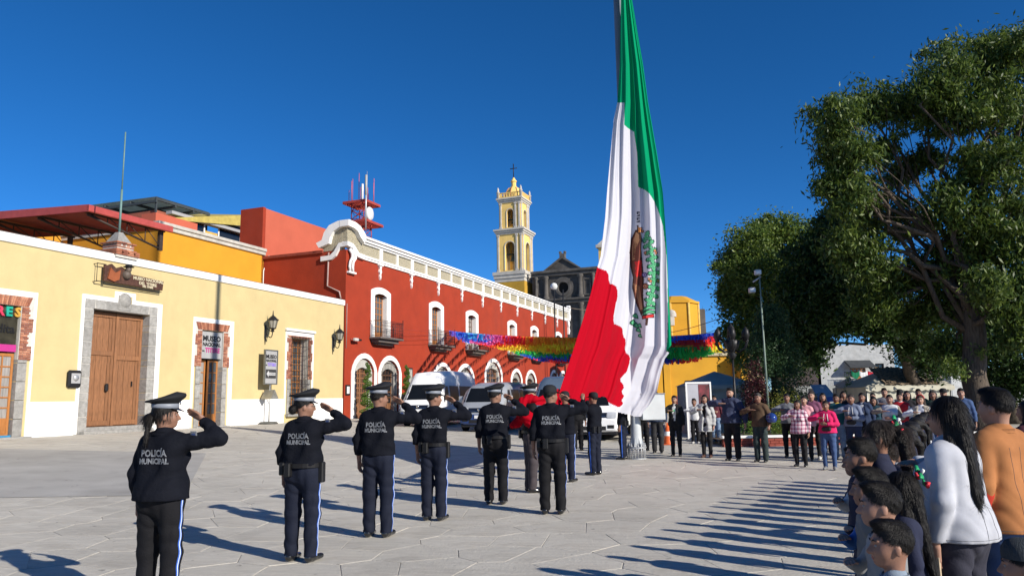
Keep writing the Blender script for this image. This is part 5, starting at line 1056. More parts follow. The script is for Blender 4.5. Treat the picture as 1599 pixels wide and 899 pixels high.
def unproj(px, py, Y):
    d = _F + _R * ((px - 799.5) / FPX)[..., None] + _U * (-(py - 449.5) / FPX)[..., None]; return np.array([0, 0, CAMH]) + d * (Y / d[..., 1])[..., None]
def inpoly(px, py, poly):
    r_ = np.zeros(px.shape, bool); n = len(poly)
    for i in range(n):
        x0, y0 = poly[i]; x1, y1 = poly[(i + 1) % n]
        if y0 == y1: continue
        c = (y0 > py) != (y1 > py); r_ ^= c & (px < (x1 - x0) * (py - y0) / (y1 - y0) + x0)
    return r_
RED_E = [(700, 880), (800, 700), (860, 400), (931, 416), (936, 419), (950, 424), (951, 443), (958, 444), (964, 449), (964.5, 464), (960, 480), (957, 505), (966, 508), (972, 512), (973, 525), (977.5, 530), (975, 549), (984.5, 556), (982.5, 568), (979, 580), (972, 587), (967.5, 593), (975.5, 603), (970, 612), (975.5, 618), (970, 625), (974, 629.5), (967, 636), (958, 632), (950, 628), (946, 618), (934, 620), (910, 627), (890, 632), (868, 630), (850, 640)]
WHITE_E = [(900, 160.5), (975, 160), (975, 195), (980, 200), (990, 206), (995, 240), (996.5, 292), (1006, 296), (1014, 302), (1022, 315), (1029, 332), (1035, 352), (1038, 376), (1041, 402), (1042.5, 450), (1043, 490), (1042, 530), (1040, 548), (1060, 556), (1120, 600), (1120, 700), (1000, 654), (985, 648), (966, 643.5), (952, 636), (946, 612), (900, 600)]
RED_E = chaikin(RED_E, 1)
GREEN_X = [(930, -200), (1080, -200), (1080, 300), (1070, 537), (1049, 537), (1040, 549), (1030, 549), (930, 161)]
NR, NCl = 640, 190
pyv = np.linspace(-150, 650, NR); phv = np.linspace(0, 1, NCl); PYg, PHg = np.meshgrid(pyv, phv, indexing='ij')
PXg = lerp_tab(XL, PYg) + PHg * (lerp_tab(XR, PYg) - lerp_tab(XL, PYg)); Yg = flag_depth(PXg, PYg); Vf = unproj(PXg, PYg, Yg).reshape(-1, 3)
idx = np.arange(NR * NCl).reshape(NR, NCl); Q = np.stack([idx[:-1, :-1], idx[1:, :-1], idx[1:, 1:], idx[:-1, 1:]], -1).reshape(-1, 4)
cx = (PXg[:-1, :-1] + PXg[1:, 1:]).ravel() / 2; cy = (PYg[:-1, :-1] + PYg[1:, 1:]).ravel() / 2
mr = inpoly(cx, cy, RED_E); mw_ = inpoly(cx, cy, WHITE_E) & ~mr; mg = ~mr & ~mw_ & ((cy < 560) & inpoly(cx, cy, GREEN_X))
mr &= (cy > 415)
def cloth(name, col, tr=.3):
    m = mat(name, col, .85, var=.02, scale=2, trans=tr, spec=.08); return m
FLAG = empty('giant_flag', (PX, PY, 0), 0, 'giant green white and red flag with eagle emblem hanging from the tall pole', 'flag', None)
offs = np.array([PX, PY, 0])
for nm, mk, m_ in (('green_panel', mg, cloth('flag_green', (.0, .30, .13))), ('white_panel', mw_, cloth('flag_white', (.62, .62, .68))), ('red_panel', mr, cloth('flag_red', (.36, .0008, .010), .12))):
    qs = Q[mk]; used = np.unique(qs); rm = np.full(NR * NCl, -1); rm[used] = np.arange(len(used)); link_mesh(nm, np_mesh(nm, Vf[used] - offs, rm[qs]), FLAG, [m_])
# red hem carried on towards the gloved officer
n, k = 30, 14; V = []
for j in range(k + 1):
    for i in range(n + 1):
        t, u_ = i / n, j / k; px = 872 - 40 * t; py0 = 606 + 18 * t; py1 = 633 - 1 * t; py = py0 + (py1 - py0) * u_; V.append(np.array(at(px, py, 14.35 - 1.25 * t + .05 * sin(9 * u_ + 3 * t))) - offs)
link_mesh('red_hem', np_mesh('red_hem', V, [(j * (n + 1) + i, j * (n + 1) + i + 1, (j + 1) * (n + 1) + i + 1, (j + 1) * (n + 1) + i) for j in range(k) for i in range(n)]), FLAG, [MATS['flag_red']])
# emblem: printed on the cloth, so it follows its folds 
def E(x, y): return (940 + x / 2.81, 330 + y / 2.81)
emb = []
def ep(col, pts): emb.append((col, [E(*p) for p in pts]))
BR, DBR, TAN, GRN, DGR, RD, OR_ = (.16, .05, .035), (.05, .02, .015), (.50, .26, .13), (.10, .42, .20), (.01, .07, .04), (.55, .03, .03), (.62, .24, .06)
ep(DBR, [(148, 80), (170, 92), (176, 120), (172, 160), (178, 230), (184, 300), (180, 360), (186, 440), (172, 458), (150, 405), (132, 335), (136, 290), (124, 240), (121, 180), (128, 120)])
ep(BR, [(146, 92), (160, 100), (166, 150), (172, 230), (176, 300), (172, 370), (176, 435), (170, 440), (152, 395), (138, 330), (142, 290), (130, 238), (127, 180), (133, 125)])
ep(TAN, [(150, 90), (163, 102), (164, 128), (150, 160), (144, 210), (134, 215), (132, 170), (138, 125)])
for i in range(4): ep(BR, [(138 + i * 6, 130 + i * 4), (141 + i * 6, 130 + i * 4), (140 + i * 3, 205), (137 + i * 3, 205)])
for i in range(3): ep(RD, [(142 + i * 1, 222 + i * 22), (172, 214 + i * 22), (174, 232 + i * 22), (166, 244 + i * 22), (160, 236 + i * 22), (154, 246 + i * 22), (148, 238 + i * 22)])
for i in range(5): ep(TAN, [(138 + i * 6, 315 + i * 3), (140.5 + i * 6, 315 + i * 3), (170 + i * 2, 430), (168.5 + i * 2, 430)])
ep(OR_, [(157, 68), (178, 76), (170, 90), (160, 94)]); ep(DBR, [(153, 62), (160, 60), (160, 92), (154, 90)])
wp = [(188, 112, 20), (200, 142, 50), (210, 172, 62), (216, 203, 70), (222, 234, 75), (226, 266, 84), (228, 298, 95), (226, 330, 100), (220, 362, 108), (212, 392, 118)]
def oak(x, y, ang, L_, W_):
    a = radians(ang); P = []
    prof = [(0, .12), (.15, .55), (.28, .35), (.42, .9), (.55, .5), (.68, .95), (.80, .45), (.92, .5), (1.0, 0)]
    for t, w_ in prof: P.append((t * L_, w_ * W_))
    for t, w_ in prof[-2::-1]: P.append((t * L_, -w_ * W_))
    return [(x + u_ * cos(a) - v_ * sin(a), y + u_ * sin(a) + v_ * cos(a)) for u_, v_ in P]
for i, (x, y, an) in enumerate(wp):
    for (da, L_, W_) in ((-75, 30, 11), (78, 26, 10), (0, 30, 11)): ep(DGR, oak(x, y, an + da, L_ + 3, W_ + 3)); 
for i, (x, y, an) in enumerate(wp):
    for (da, L_, W_) in ((-75, 30, 11), (78, 26, 10), (0, 30, 11)): ep(GRN, oak(x + .5, y, an + da, L_ - 2, W_ - 2)); ep(DGR, oak(x, y, an + da, L_ - 8, 1.3))
def circ(x, y, r_, n=10): return [(x + r_ * cos(2 * pi * i / n), y + r_ * sin(2 * pi * i / n)) for i in range(n)]
for (x, y) in ((190, 182), (238, 182), (232, 172), (206, 296), (246, 304), (214, 306), (178, 88), (172, 76)): ep(DBR, circ(x, y, 7)); ep((.55, .22, .12), circ(x, y, 4.5))
ep((.03, .03, .12), circ(186, 278, 12)); ep((.30, .28, .50), circ(186, 278, 7.5)); ep((.03, .03, .12), circ(186, 278, 3.5))
ep(DBR, circ(190, 328, 14)); ep((.50, .20, .12), circ(190, 328, 10)); ep(DBR, circ(190, 328, 5.5)); ep((.55, .35, .22), circ(190, 328, 3))
for (yy, cl_) in ((424, GRN), (442, GRN)): ep(DGR, [(176, yy + 16), (184, yy - 4), (204, yy - 12), (236, yy - 6), (236, yy + 8), (206, yy + 4), (190, yy + 14)]); ep(cl_, [(182, yy + 10), (188, yy), (206, yy - 7), (230, yy - 2), (230, yy + 4), (206, yy), (190, yy + 9)])
ep(DBR, [(174, 456), (228, 448), (230, 466), (204, 466), (200, 500), (190, 500), (192, 470), (176, 474)]); ep(RD, [(178, 460), (226, 452), (226, 462), (178, 470)])
for (x, y, sx, r_) in ((150, 458, 1, 20), (140, 488, 1, 24), (152, 500, 1, 20), (162, 520, 1, 18), (170, 545, .6, 16), (168, 500, .7, 16)):
    P = [(x - r_ * .7, y - 6), (x, y - r_ * .7), (x + r_ * .4 * sx, y), (x + r_ * .5, y + r_ * .7), (x - r_ * .2, y + r_ * .5), (x - r_ * .8, y + 4)]; ep(DGR, P); c = (x - 2, y); ep(GRN, [(c[0] + (a - c[0]) * .62, c[1] + (b2 - c[1]) * .62) for a, b2 in P])
for k_ in (2, 28): ep((.03, .03, .05), [(152, k_), (166, k_), (166, k_ + 5), (157, k_ + 5), (157, k_ + 9), (166, k_ + 11), (166, k_ + 21), (152, k_ + 21), (152, k_ + 16), (161, k_ + 16), (161, k_ + 13), (152, k_ + 10)])
res = .42; gx = np.arange(980, 1030, res); gy = np.arange(328, 535, res); GX, GY = np.meshgrid(gx, gy, indexing='ij'); ccx, ccy = (GX[:-1, :-1] + res / 2).ravel(), (GY[:-1, :-1] + res / 2).ravel(); colr = np.full((len(ccx), 3), -1.0)
for c_, P in emb: colr[inpoly(ccx, ccy, P)] = c_
mk = (colr[:, 0] >= 0) & ~inpoly(ccx, ccy, RED_E); idx = np.arange(GX.size).reshape(GX.shape); Q2 = np.stack([idx[:-1, :-1], idx[:-1, 1:], idx[1:, 1:], idx[1:, :-1]], -1).reshape(-1, 4)[mk]
Ve = unproj(GX, GY, flag_depth(GX, GY) - .012).reshape(-1, 3); used = np.unique(Q2); rm = np.full(GX.size, -1); rm[used] = np.arange(len(used)); me = np_mesh('emblem', Ve[used] - offs, rm[Q2]); set_cols(me, colr[mk]); link_mesh('emblem', me, FLAG, [vcol_mat('emblem_print', .75, .15)])

# ================================================================== VANS
M_TYRE = mat('tyre_rubber', (.02, .02, .02), .85); M_RIM = mat('wheel_rim', (.35, .35, .36), .35, metal=.7); M_WIND = mat('windscreen', (.008, .010, .014), .3, var=.1, spec=.12); M_TRIMB = mat('black_plastic', (.02, .02, .022), .5); M_LAMP = mat('headlamp_glass', (.55, .57, .6), .1, spec=.8, coat=.8); M_CHROME = mat('chrome_trim', (.6, .6, .62), .15, metal=1.0)
def van(label, front, yaw, H_, paint, lower, stretch=1.0, mirror=True):
    """local +x forward; front = world point under the middle of the front bumper"""
    L_, W_ = 5.1 * stretch, 1.9; fd = Vector((cos(yaw), sin(yaw), 0)); c = Vector(front) - fd * 2.55
    o = empty('parked_van', (c.x, c.y, gz(c.x, c.y)), yaw, label, 'van', 'vans parked before the red building'); hi = H_ > 2.4
    st = [(-2.55, .45, H_ - .35, .86), (-2.5, .3, H_ - .12, .92), (-2.3, .25, H_ - .03, .95), (-1, .24, H_, .95), (.4, .24, H_, .95), (.95, .24, H_ - .03, .95), (1.3, .24, H_ - .14, .95), (1.55, .24, 1.86 if not hi else 2.02, .95), (1.85, .24, 1.55, .95), (2.1, .25, 1.28, .94), (2.25, .26, 1.14, .93), (2.42, .28, 1.02, .90), (2.52, .32, .86, .84), (2.55, .36, .72, .78)]
    st = [(2.55 - (2.55 - a_) * (stretch if a_ < 1.3 else 1) - (0 if a_ >= 1.3 else 0) + (stretch - 1) * 2.55, b_, c_, d_) for a_, b_, c_, d_ in st] if False else [(a_ - (stretch - 1) * 5.1 * (a_ < 1.2), b_, c_, d_) for a_, b_, c_, d_ in st]
    V = []; n = 28
    for (x, zb, zt, hw) in st:
        for i in range(n):
            a = 2 * pi * i / n; e = 9.0; ca, sa = cos(a), sin(a); r_ = (abs(ca) ** e + abs(sa) ** e) ** (-1 / e); y = hw * r_ * ca; z = (zb + zt) / 2 + (zt - zb) / 2 * r_ * sa
            if z > 1.1: y *= 1 - .16 * ((z - 1.1) / 1.2) ** 1.5
            V.append((x, y, z))
    F_ = [(j * n + i, j * n + (i + 1) % n, (j + 1) * n + (i + 1) % n, (j + 1) * n + i) for j in range(len(st) - 1) for i in range(n)]
    body = MB(); body.add(V, F_, 0, True); body.add(V[:n], [tuple(range(n))], 0); body.add(V[-n:], [tuple(range(n))[::-1]], 0)
    me = body.mesh('body'); 
    if lower:
        for p in me.polygons:
            if p.center.z < lower[1]: p.material_index = 1
    link_mesh('body', me, o, [paint] + ([lower[0]] if lower else []))
    bvh = BVHTree.FromPolygons([v for v in body.v], body.f)
    def patch(name, m, axis, u0, u1, v0, v1, side=1, off=.008, nu=8, nv=6, shear=0.0, round_=0.0):
        P = []
        for j in range(nv + 1):
            for i in range(nu + 1):
                u, v = u0 + (u1 - u0) * i / nu, v0 + (v1 - v0) * j / nv
                if axis == 'y': u += shear * j / nv * (i / nu if shear < 0 else 1); h = bvh.ray_cast(Vector((u, 3 * side, v)), Vector((0, -side, 0)))
                else: u *= 1 - round_ * (j / nv); h = bvh.ray_cast(Vector((4, u, v)), Vector((-1, 0, 0)))
                p = h[0] if h[0] else Vector((u, side * .9, v)) if axis == 'y' else Vector((1.5, u, v)); d = Vector((0, side, 0)) if axis == 'y' else Vector((.8, 0, .6)) if v > 1.1 else Vector((1, 0, 0)); P.append(p + d * off)
        fs = [(j * (nu + 1) + i, j * (nu + 1) + i + 1, (j + 1) * (nu + 1) + i + 1, (j + 1) * (nu + 1) + i) for j in range(nv) for i in range(nu)]
        q = MB(); q.add(P, fs, 0, True); return q.build(name, m, o)
    wt = 1.9 if hi else 1.78
    patch('windscreen', M_WIND, 'x', -.82, .82, 1.22, wt + .02, nu=12, nv=8, round_=.08, off=.01)
    for sd_ in (1, -1):
        patch('side_window', M_WIND, 'y', .95, 1.62, 1.2, wt - .06, sd_, shear=-.35); patch('side_window', M_WIND, 'y', -.55, .75, 1.15, wt - .04, sd_); patch('side_window', M_WIND, 'y', -2.3 - (stretch - 1) * 5, -.7, 1.15, wt - .04, sd_)
        for xs in (.85, -.62): patch('door_seam', M_TRIMB, 'y', xs - .008, xs + .008, .35, wt, sd_, .004, 1, 8)
        patch('door_handle', M_TRIMB, 'y', .6, .78, .98, 1.03, sd_, .03, 2, 1)
        patch('headlight', M_LAMP, 'x', sd_ * .50, sd_ * .82, .78, 1.0, 1, .015, 5, 4)
        patch('fog_lamp', M_TRIMB, 'x', sd_ * .5, sd_ * .74, .42, .54, 1, .01, 3, 2)
        if mirror: q = MB(); q.tube([(1.55, sd_ * .9, 1.2), (1.62, sd_ * 1.08, 1.28)], .03, 6); q.box(1.55, 1.68, sd_ * 1.1 - .10, sd_ * 1.1 + .10, 1.18, 1.48, 0, .03); q.build('wing_mirror', paint if lower else M_TRIMB, o)
        for xw in (1.62, -1.5 - (stretch - 1) * 4):
            w2 = empty('wheel', (xw, sd_ * .86, .34)); w2.parent = o; q = MB(); q.lathe([(.2, -.11), (.30, -.11), (.34, -.07), (.34, .07), (.30, .11), (.2, .11)], (0, 0, 0), 22, 0, 'y'); q.build('tyre', M_TYRE, w2)
            q = MB(); q.lathe([(0, .07 * sd_), (.08, .09 * sd_), (.17, .07 * sd_), (.21, .10 * sd_)], (0, 0, 0), 18, 0, 'y'); q.build('rim', M_RIM, w2)
            q = MB(); q.lathe([(0, 0), (.41, 0)], (xw, sd_ * .955, .38), 20, 0, 'y', a0=0, a1=2 * pi); q.build('wheel_arch', M_TRIMB, o)
            w2.location.y = sd_ * .90
    patch('grille', M_TRIMB, 'x', -.48, .48, .80, .98, 1, .01, 8, 4); 
    for zz in (.84, .9, .95): patch('grille_bar', M_CHROME, 'x', -.46, .46, zz - .008, zz + .008, 1, .022, 8, 1)
    patch('air_intake', M_TRIMB, 'x', -.45, .45, .36, .5, 1, .01, 8, 2); patch('number_plate', M_LETTERW, 'x', -.2, .2, .55, .68, 1, .03, 2, 1)
    q = MB(); q.lathe([(0, .0), (.07, 0), (.07, .012), (0, .015)], (0, 0, 0), 14, 0, 'x'); b_ = q.build('badge', M_CHROME, o); b_.location = (2.56, 0, .9)
    for sd_ in (-1, 1): q = MB(); q.tube([(2.02, .35 * sd_, 1.30), (1.86, -.25 * sd_ + .1, 1.55)], .012, 4); q.build('wiper', M_TRIMB, o)
    q = MB(); q.box(-2.5, 2.45, -.8, .8, .2, .3); q.build('underbody', M_TRIMB, o); return o
VY = radians(-90 - 15)
PW = mat('van_white_paint', (.84, .84, .84), .55, var=.02, scale=1, spec=.12); PS = mat('van_silver_paint', (.40, .42, .45), .38, metal=.3, var=.03, coat=.2); PBL = mat('van_blue_grey_paint', (.16, .22, .30), .3, metal=.4, var=.03, coat=.6); PBLUE = mat('van_blue_band', (.02, .06, .22), .3, coat=.6)
def gpt(px, d): p = at(px, 640, d); return (p.x, d, 0)
van('white high-roof van, leftmost of the row before the red building', gpt(652, 34.2), VY, 2.62, PW, None, 1.2)
van('silver van with a dark blue lower band, second from the left in the row', gpt(748, 31.0), VY, 2.08, PS, (PBLUE, .78), 1.1)
van('blue-grey high-roof van beside the red cloth, third in the row', gpt(862, 29.0), VY, 2.35, PBL, (PS, 1.1))
van('pale van mostly hidden behind the flag, last in the row', gpt(926, 27.0), VY, 2.1, PW, None)

# ================================================================== BUNTING
PUR, BLU, SKY_, PNK, REDC, ORG, YEL, GRC, NAV = (.30, .15, .65), (.04, .18, .80), (.08, .45, .90), (.90, .18, .50), (.90, .04, .04), (1.0, .36, .03), (1.0, .72, .05), (.03, .50, .10), (.03, .07, .50)
STR = [((702, 516), (890, 527), (1118, 519), [PUR, BLU, SKY_, PNK, REDC, ORG, ORG, YEL, REDC, REDC, BLU, NAV, BLU]), ((712, 521), (890, 529.5), (1120, 524), [PUR, BLU, BLU, PNK, REDC, ORG, ORG, ORG, PNK, REDC, BLU, NAV, REDC]), ((722, 526), (890, 532.5), (1122, 529), [BLU, PNK, PNK, REDC, ORG, YEL, YEL, YEL, REDC, REDC, REDC, REDC, REDC]),
       ((740, 529), (890, 536), (1124, 533), [PNK, REDC, REDC, ORG, YEL, YEL, YEL, YEL, REDC, REDC, REDC, REDC, ORG]), ((755, 532), (890, 539), (1126, 537), [REDC, REDC, ORG, YEL, ORG, YEL, ORG, ORG, ORG, REDC, ORG, REDC, YEL]), ((775, 536), (890, 542.5), (1126, 540), [ORG, YEL, ORG, YEL, GRC, YEL, ORG, YEL, GRC, GRC, GRC, GRC, YEL]),
       ((795, 540), (890, 546), (1115, 543.5), [YEL, YEL, GRC, GRC, GRC, GRC, GRC, GRC, GRC, GRC, GRC, GRC, GRC]), ((805, 544), (890, 549.5), (1105, 547), [YEL, GRC, GRC, BLU, GRC, BLU, GRC, BLU, BLU, NAV, GRC, GRC, GRC]), ((818, 547), (890, 553), (1095, 551), [GRC, BLU, NAV, BLU, NAV, NAV, BLU, NAV, REDC, NAV, NAV, GRC, REDC]), ((835, 551), (890, 557), (1090, 555), [BLU, NAV, NAV, REDC, NAV, REDC, REDC, PNK, PNK, REDC, NAV, REDC, REDC])]
names = ['topmost string of bunting, turning from violet through orange to blue', 'second bunting string from the top, violet to orange fringe', 'third bunting string, blue and pink turning orange and red', 'bunting string of pink, red and orange paper fringe', 'bunting string of red, orange and yellow fringe', 'bunting string of orange and yellow fringe above the green rows', 'mostly green bunting string over the vans', 'green and blue mixed bunting string over the vans', 'dark blue bunting string near the bottom of the canopy', 'lowest bunting string, navy and red fringe']
M_PAPER = vcol_mat('fringe_plastic', .5, .45)
def facade_pt(px, py, off=.3):
    d = ray(px, py); P0 = FO + FW * off; t = (P0 - CAM).dot(FW) / d.dot(FW); return CAM + d * t
for si, (a, m_, b2, cols) in enumerate(STR):
    A_ = facade_pt(*a); M_ = at(m_[0], m_[1], 37.0); B2 = at(b2[0], b2[1], 42.0)
    t1 = .5; ctl = (M_ - A_ * .25 - B2 * .25) / .5
    def cv(t): return A_ * (1 - t) ** 2 + ctl * 2 * t * (1 - t) + B2 * t * t
    o = empty('bunting_string', A_, 0, names[si], 'bunting', 'bunting strings over the street')
    q = MB(); q.tube([cv(i / 30) - A_ for i in range(31)], .012, 3); q.build('cord', M_CABLE, o)
    NS = 900; V = []; C_ = []
    for i in range(NS):
        t = (i + random.random() * .6) / NS; p = cv(t) - A_; d_ = (cv(min(1, t + .01)) - cv(max(0, t - .01))).normalized(); wd = .035; dr = random.uniform(.22, .40); sw = Vector((random.gauss(0, .05), random.gauss(0, .12), 0)); nrm = Vector((-d_.y, d_.x, 0)) * random.gauss(0, .05)
        u1_ = d_ * wd * random.uniform(.6, 1.1) + nrm
        V += [p - u1_, p + u1_, p + u1_ * random.uniform(.3, 1) + sw - Vector((0, 0, dr)), p - u1_ * random.uniform(.3, 1) + sw - Vector((0, 0, dr * random.uniform(.8, 1.1)))]
        k_ = t * (len(cols) - 1); i0 = int(k_); c0 = cols[i0] if random.random() > k_ - i0 else cols[min(i0 + 1, len(cols) - 1)]; br = random.uniform(.85, 1.2); C_.append([min(1, c * br * 1.15 + .015) for c in c0])
    me = np_mesh('paper_fringe', np.array([tuple(v) for v in V]), np.arange(NS * 4).reshape(NS, 4), smooth=False); set_cols(me, C_); setp(link_mesh('paper_fringe', me, o, [M_PAPER]), kind='stuff')
for pts in (((620, 512), (702, 517)), ((622, 519), (712, 523)), ((626, 526), (725, 529))): cable('thin red cord tying the bunting back to the %s of the second balcony' % {620: 'top rail', 622: 'middle', 626: 'floor'}[pts[0][0]], (facade_pt(*pts[0], .9), facade_pt(*pts[1], .35)), .01, .1, 'cord', M_STEELRED)

# ================================================================== PEOPLE
def Rz(a): c, s = cos(a), sin(a); return np.array([[c, -s, 0], [s, c, 0], [0, 0, 1.0]])
def Rx(a): c, s = cos(a), sin(a); return np.array([[1.0, 0, 0], [0, c, -s], [0, s, c]])
def snet(F, lo, h):
    S = F < 0
    a = S[:-1, :-1, :-1]; allc = a.copy(); anyc = a.copy()
    for i in (0, 1):
        for j in (0, 1):
            for k in (0, 1):
                if i + j + k == 0: continue
                c = S[i:S.shape[0] - 1 + i, j:S.shape[1] - 1 + j, k:S.shape[2] - 1 + k]; allc &= c; anyc |= c
    M = anyc & ~allc; idx = np.argwhere(M)
    if len(idx) == 0: return np.zeros((0, 3)), np.zeros((0, 4), int)
    acc = np.zeros((len(idx), 3)); cnt = np.zeros(len(idx)); CO = [(i, j, k) for i in (0, 1) for j in (0, 1) for k in (0, 1)]
    val = {c: F[idx[:, 0] + c[0], idx[:, 1] + c[1], idx[:, 2] + c[2]] for c in CO}
    for c in CO:
        for ax in range(3):
            if c[ax]: continue
            d = list(c); d[ax] = 1; d = tuple(d); v0, v1 = val[c], val[d]; m = (v0 < 0) != (v1 < 0); t = v0[m] / (v0[m] - v1[m]); p = np.array(c, float)[None].repeat(m.sum(), 0); p[:, ax] += t; acc[m] += p; cnt[m] += 1
    V = (idx + acc / cnt[:, None]) * h + lo
    ID = np.full(M.shape, -1, np.int64); ID[M] = np.arange(len(idx)); Qs = []
    for ax in range(3):
        sl0 = [slice(None)] * 3; sl1 = [slice(None)] * 3; sl0[ax] = slice(0, -1); sl1[ax] = slice(1, None); A0 = S[tuple(sl0)]; A1 = S[tuple(sl1)]; E_ = np.argwhere(A0 != A1); b_, c_ = (ax + 1) % 3, (ax + 2) % 3
        E_ = E_[(E_[:, b_] > 0) & (E_[:, c_] > 0)]; E_ = E_[(E_[:, b_] < S.shape[b_] - 1) & (E_[:, c_] < S.shape[c_] - 1)]
        if len(E_) == 0: continue
        def g(db, dc):
            e = E_.copy(); e[:, b_] += db; e[:, c_] += dc; return ID[e[:, 0], e[:, 1], e[:, 2]]
        q_ = np.stack([g(-1, -1), g(0, -1), g(0, 0), g(-1, 0)], 1); fl = ~A0[E_[:, 0], E_[:, 1], E_[:, 2]]; q_[fl] = q_[fl][:, ::-1]; Qs.append(q_)
    return V, np.concatenate(Qs)
WDIR = RNG.normal(size=(7, 3)); WDIR /= np.linalg.norm(WDIR, axis=1)[:, None]
class SDF:
    """prims: (kind, a, b, ra, rb, k, sq, R)"""
    def __init__(s): s.p = []; s.cuts = []; s.wr = 0.0; s.wf = 22
    def cap(s, a, b, ra, rb=None, k=.03, sq=(1, 1, 1), R=None, op='u'): s.p.append((np.array(a, float), np.array(b, float), ra, ra if rb is None else rb, k, np.array(sq, float), R, op)); return s
    def ell(s, c, r, k=.02, R=None, op='u'): r = np.array(r, float); m = r.min(); return s.cap(c, c, m, m, k, r / m, R, op)
    def build(s, h):
        lo = np.full(3, 1e9); hi = -lo
        for a, b, ra, rb, k, sq, R, op in s.p:
            if op == 'u': m = max(ra, rb) * (sq.max() if R is not None else sq) + .02; lo = np.minimum(lo, np.minimum(a, b) - m); hi = np.maximum(hi, np.maximum(a, b) + m)
        lo -= 2 * h; hi += 2 * h; dims = np.ceil((hi - lo) / h).astype(int) + 1; F = np.full(dims, .2, np.float32); G = [lo[i] + np.arange(dims[i]) * h for i in range(3)]
        for a, b, ra, rb, k, sq, R, op in s.p:
            m = max(ra, rb) * (sq.max() if R is not None else sq) + k + 2 * h; l = np.maximum(0, np.floor((np.minimum(a, b) - m - lo) / h).astype(int)); u = np.minimum(dims, np.ceil((np.maximum(a, b) + m - lo) / h).astype(int) + 1)
            if (u <= l).any(): continue
            X, Y_, Z = G[0][l[0]:u[0], None, None] - a[0], G[1][None, l[1]:u[1], None] - a[1], G[2][None, None, l[2]:u[2]] - a[2]
            d = b - a
            if R is not None: X, Y_, Z = X * R[0, 0] + Y_ * R[1, 0] + Z * R[2, 0], X * R[0, 1] + Y_ * R[1, 1] + Z * R[2, 1], X * R[0, 2] + Y_ * R[1, 2] + Z * R[2, 2]; d = R.T @ d
            X, Y_, Z = X / sq[0], Y_ / sq[1], Z / sq[2]; d = d / sq; dd = d @ d
            t = np.clip((X * d[0] + Y_ * d[1] + Z * d[2]) / dd, 0, 1) if dd > 1e-9 else 0.0
            D = np.sqrt((X - d[0] * t) ** 2 + (Y_ - d[1] * t) ** 2 + (Z - d[2] * t) ** 2) - (ra + (rb - ra) * t); D = (D * min(1.0, sq.min() * 1.15)).astype(np.float32)
            f = F[l[0]:u[0], l[1]:u[1], l[2]:u[2]]
            if op == 'u': hh = np.maximum(k - np.abs(f - D), 0) / k; F[l[0]:u[0], l[1]:u[1], l[2]:u[2]] = np.minimum(f, D) - hh * hh * k * .25
            else: hh = np.maximum(k - np.abs(f + D), 0) / k; F[l[0]:u[0], l[1]:u[1], l[2]:u[2]] = np.maximum(f, -D) + hh * hh * k * .25
        X, Y_, Z = G[0][:, None, None], G[1][None, :, None], G[2][None, None, :]
        if s.wr:
            W = 0
            for i in range(4): a_ = WDIR[i] * s.wf * (1 + .35 * i); W = W + (1 - 2 * np.abs(np.sin(X * a_[0] * .45 + Y_ * a_[1] * .45 + Z * (abs(a_[2]) * .6 + s.wf * .35) + i * 1.7 + 1.6 * np.sin(Z * 7 + X * 9 + i) + 1.1 * np.sin(X * 13 - Y_ * 11)))) 
            F = F + s.wr * W / 2.2
        for (n_, c_) in s.cuts: F = np.maximum(F, X * n_[0] + Y_ * n_[1] + Z * n_[2] - c_)
        return snet(F.astype(np.float32), lo, h)
SKINS = [mat('skin_%d' % i, c, .55, var=.08, scale=9, spec=.35, bump=.05, bscale=120) for i, c in enumerate([(.33, .18, .125), (.26, .135, .09), (.40, .235, .165), (.20, .10, .065)])]
M_LIP = mat('lips', (.26, .08, .06), .5); M_HAIR = mat('black_hair', (.009, .007, .006), .5, var=.3, scale=12, bump=.35, bscale=60, stretch=(6, 6, .8), spec=.25); M_HAIRB = mat('dark_brown_hair', (.028, .015, .010), .5, var=.3, scale=12, bump=.8, bscale=45, stretch=(6, 6, .8), spec=.5); M_HAIRR = mat('brown_hair', (.07, .035, .02), .45, var=.3, scale=12, bump=.8, bscale=45, stretch=(6, 6, .8)); M_HAIRG = mat('greying_hair', (.09, .08, .075), .55, var=.5, scale=20, bump=.6)
M_EYEW = mat('eye_white', (.30, .28, .27), .4); M_EYED = mat('dark_eye', (.01, .008, .007), .2); M_SHOE = mat('black_shoe', (.012, .012, .013), .22, spec=.6, coat=.4, var=.1)
def cl_(name, c, rough=.9, var=.12, sc_=6, **k): return mat(name, c, rough, var=var, scale=sc_, bump=k.pop('bump', .14), bscale=k.pop('bscale', 90), **k)
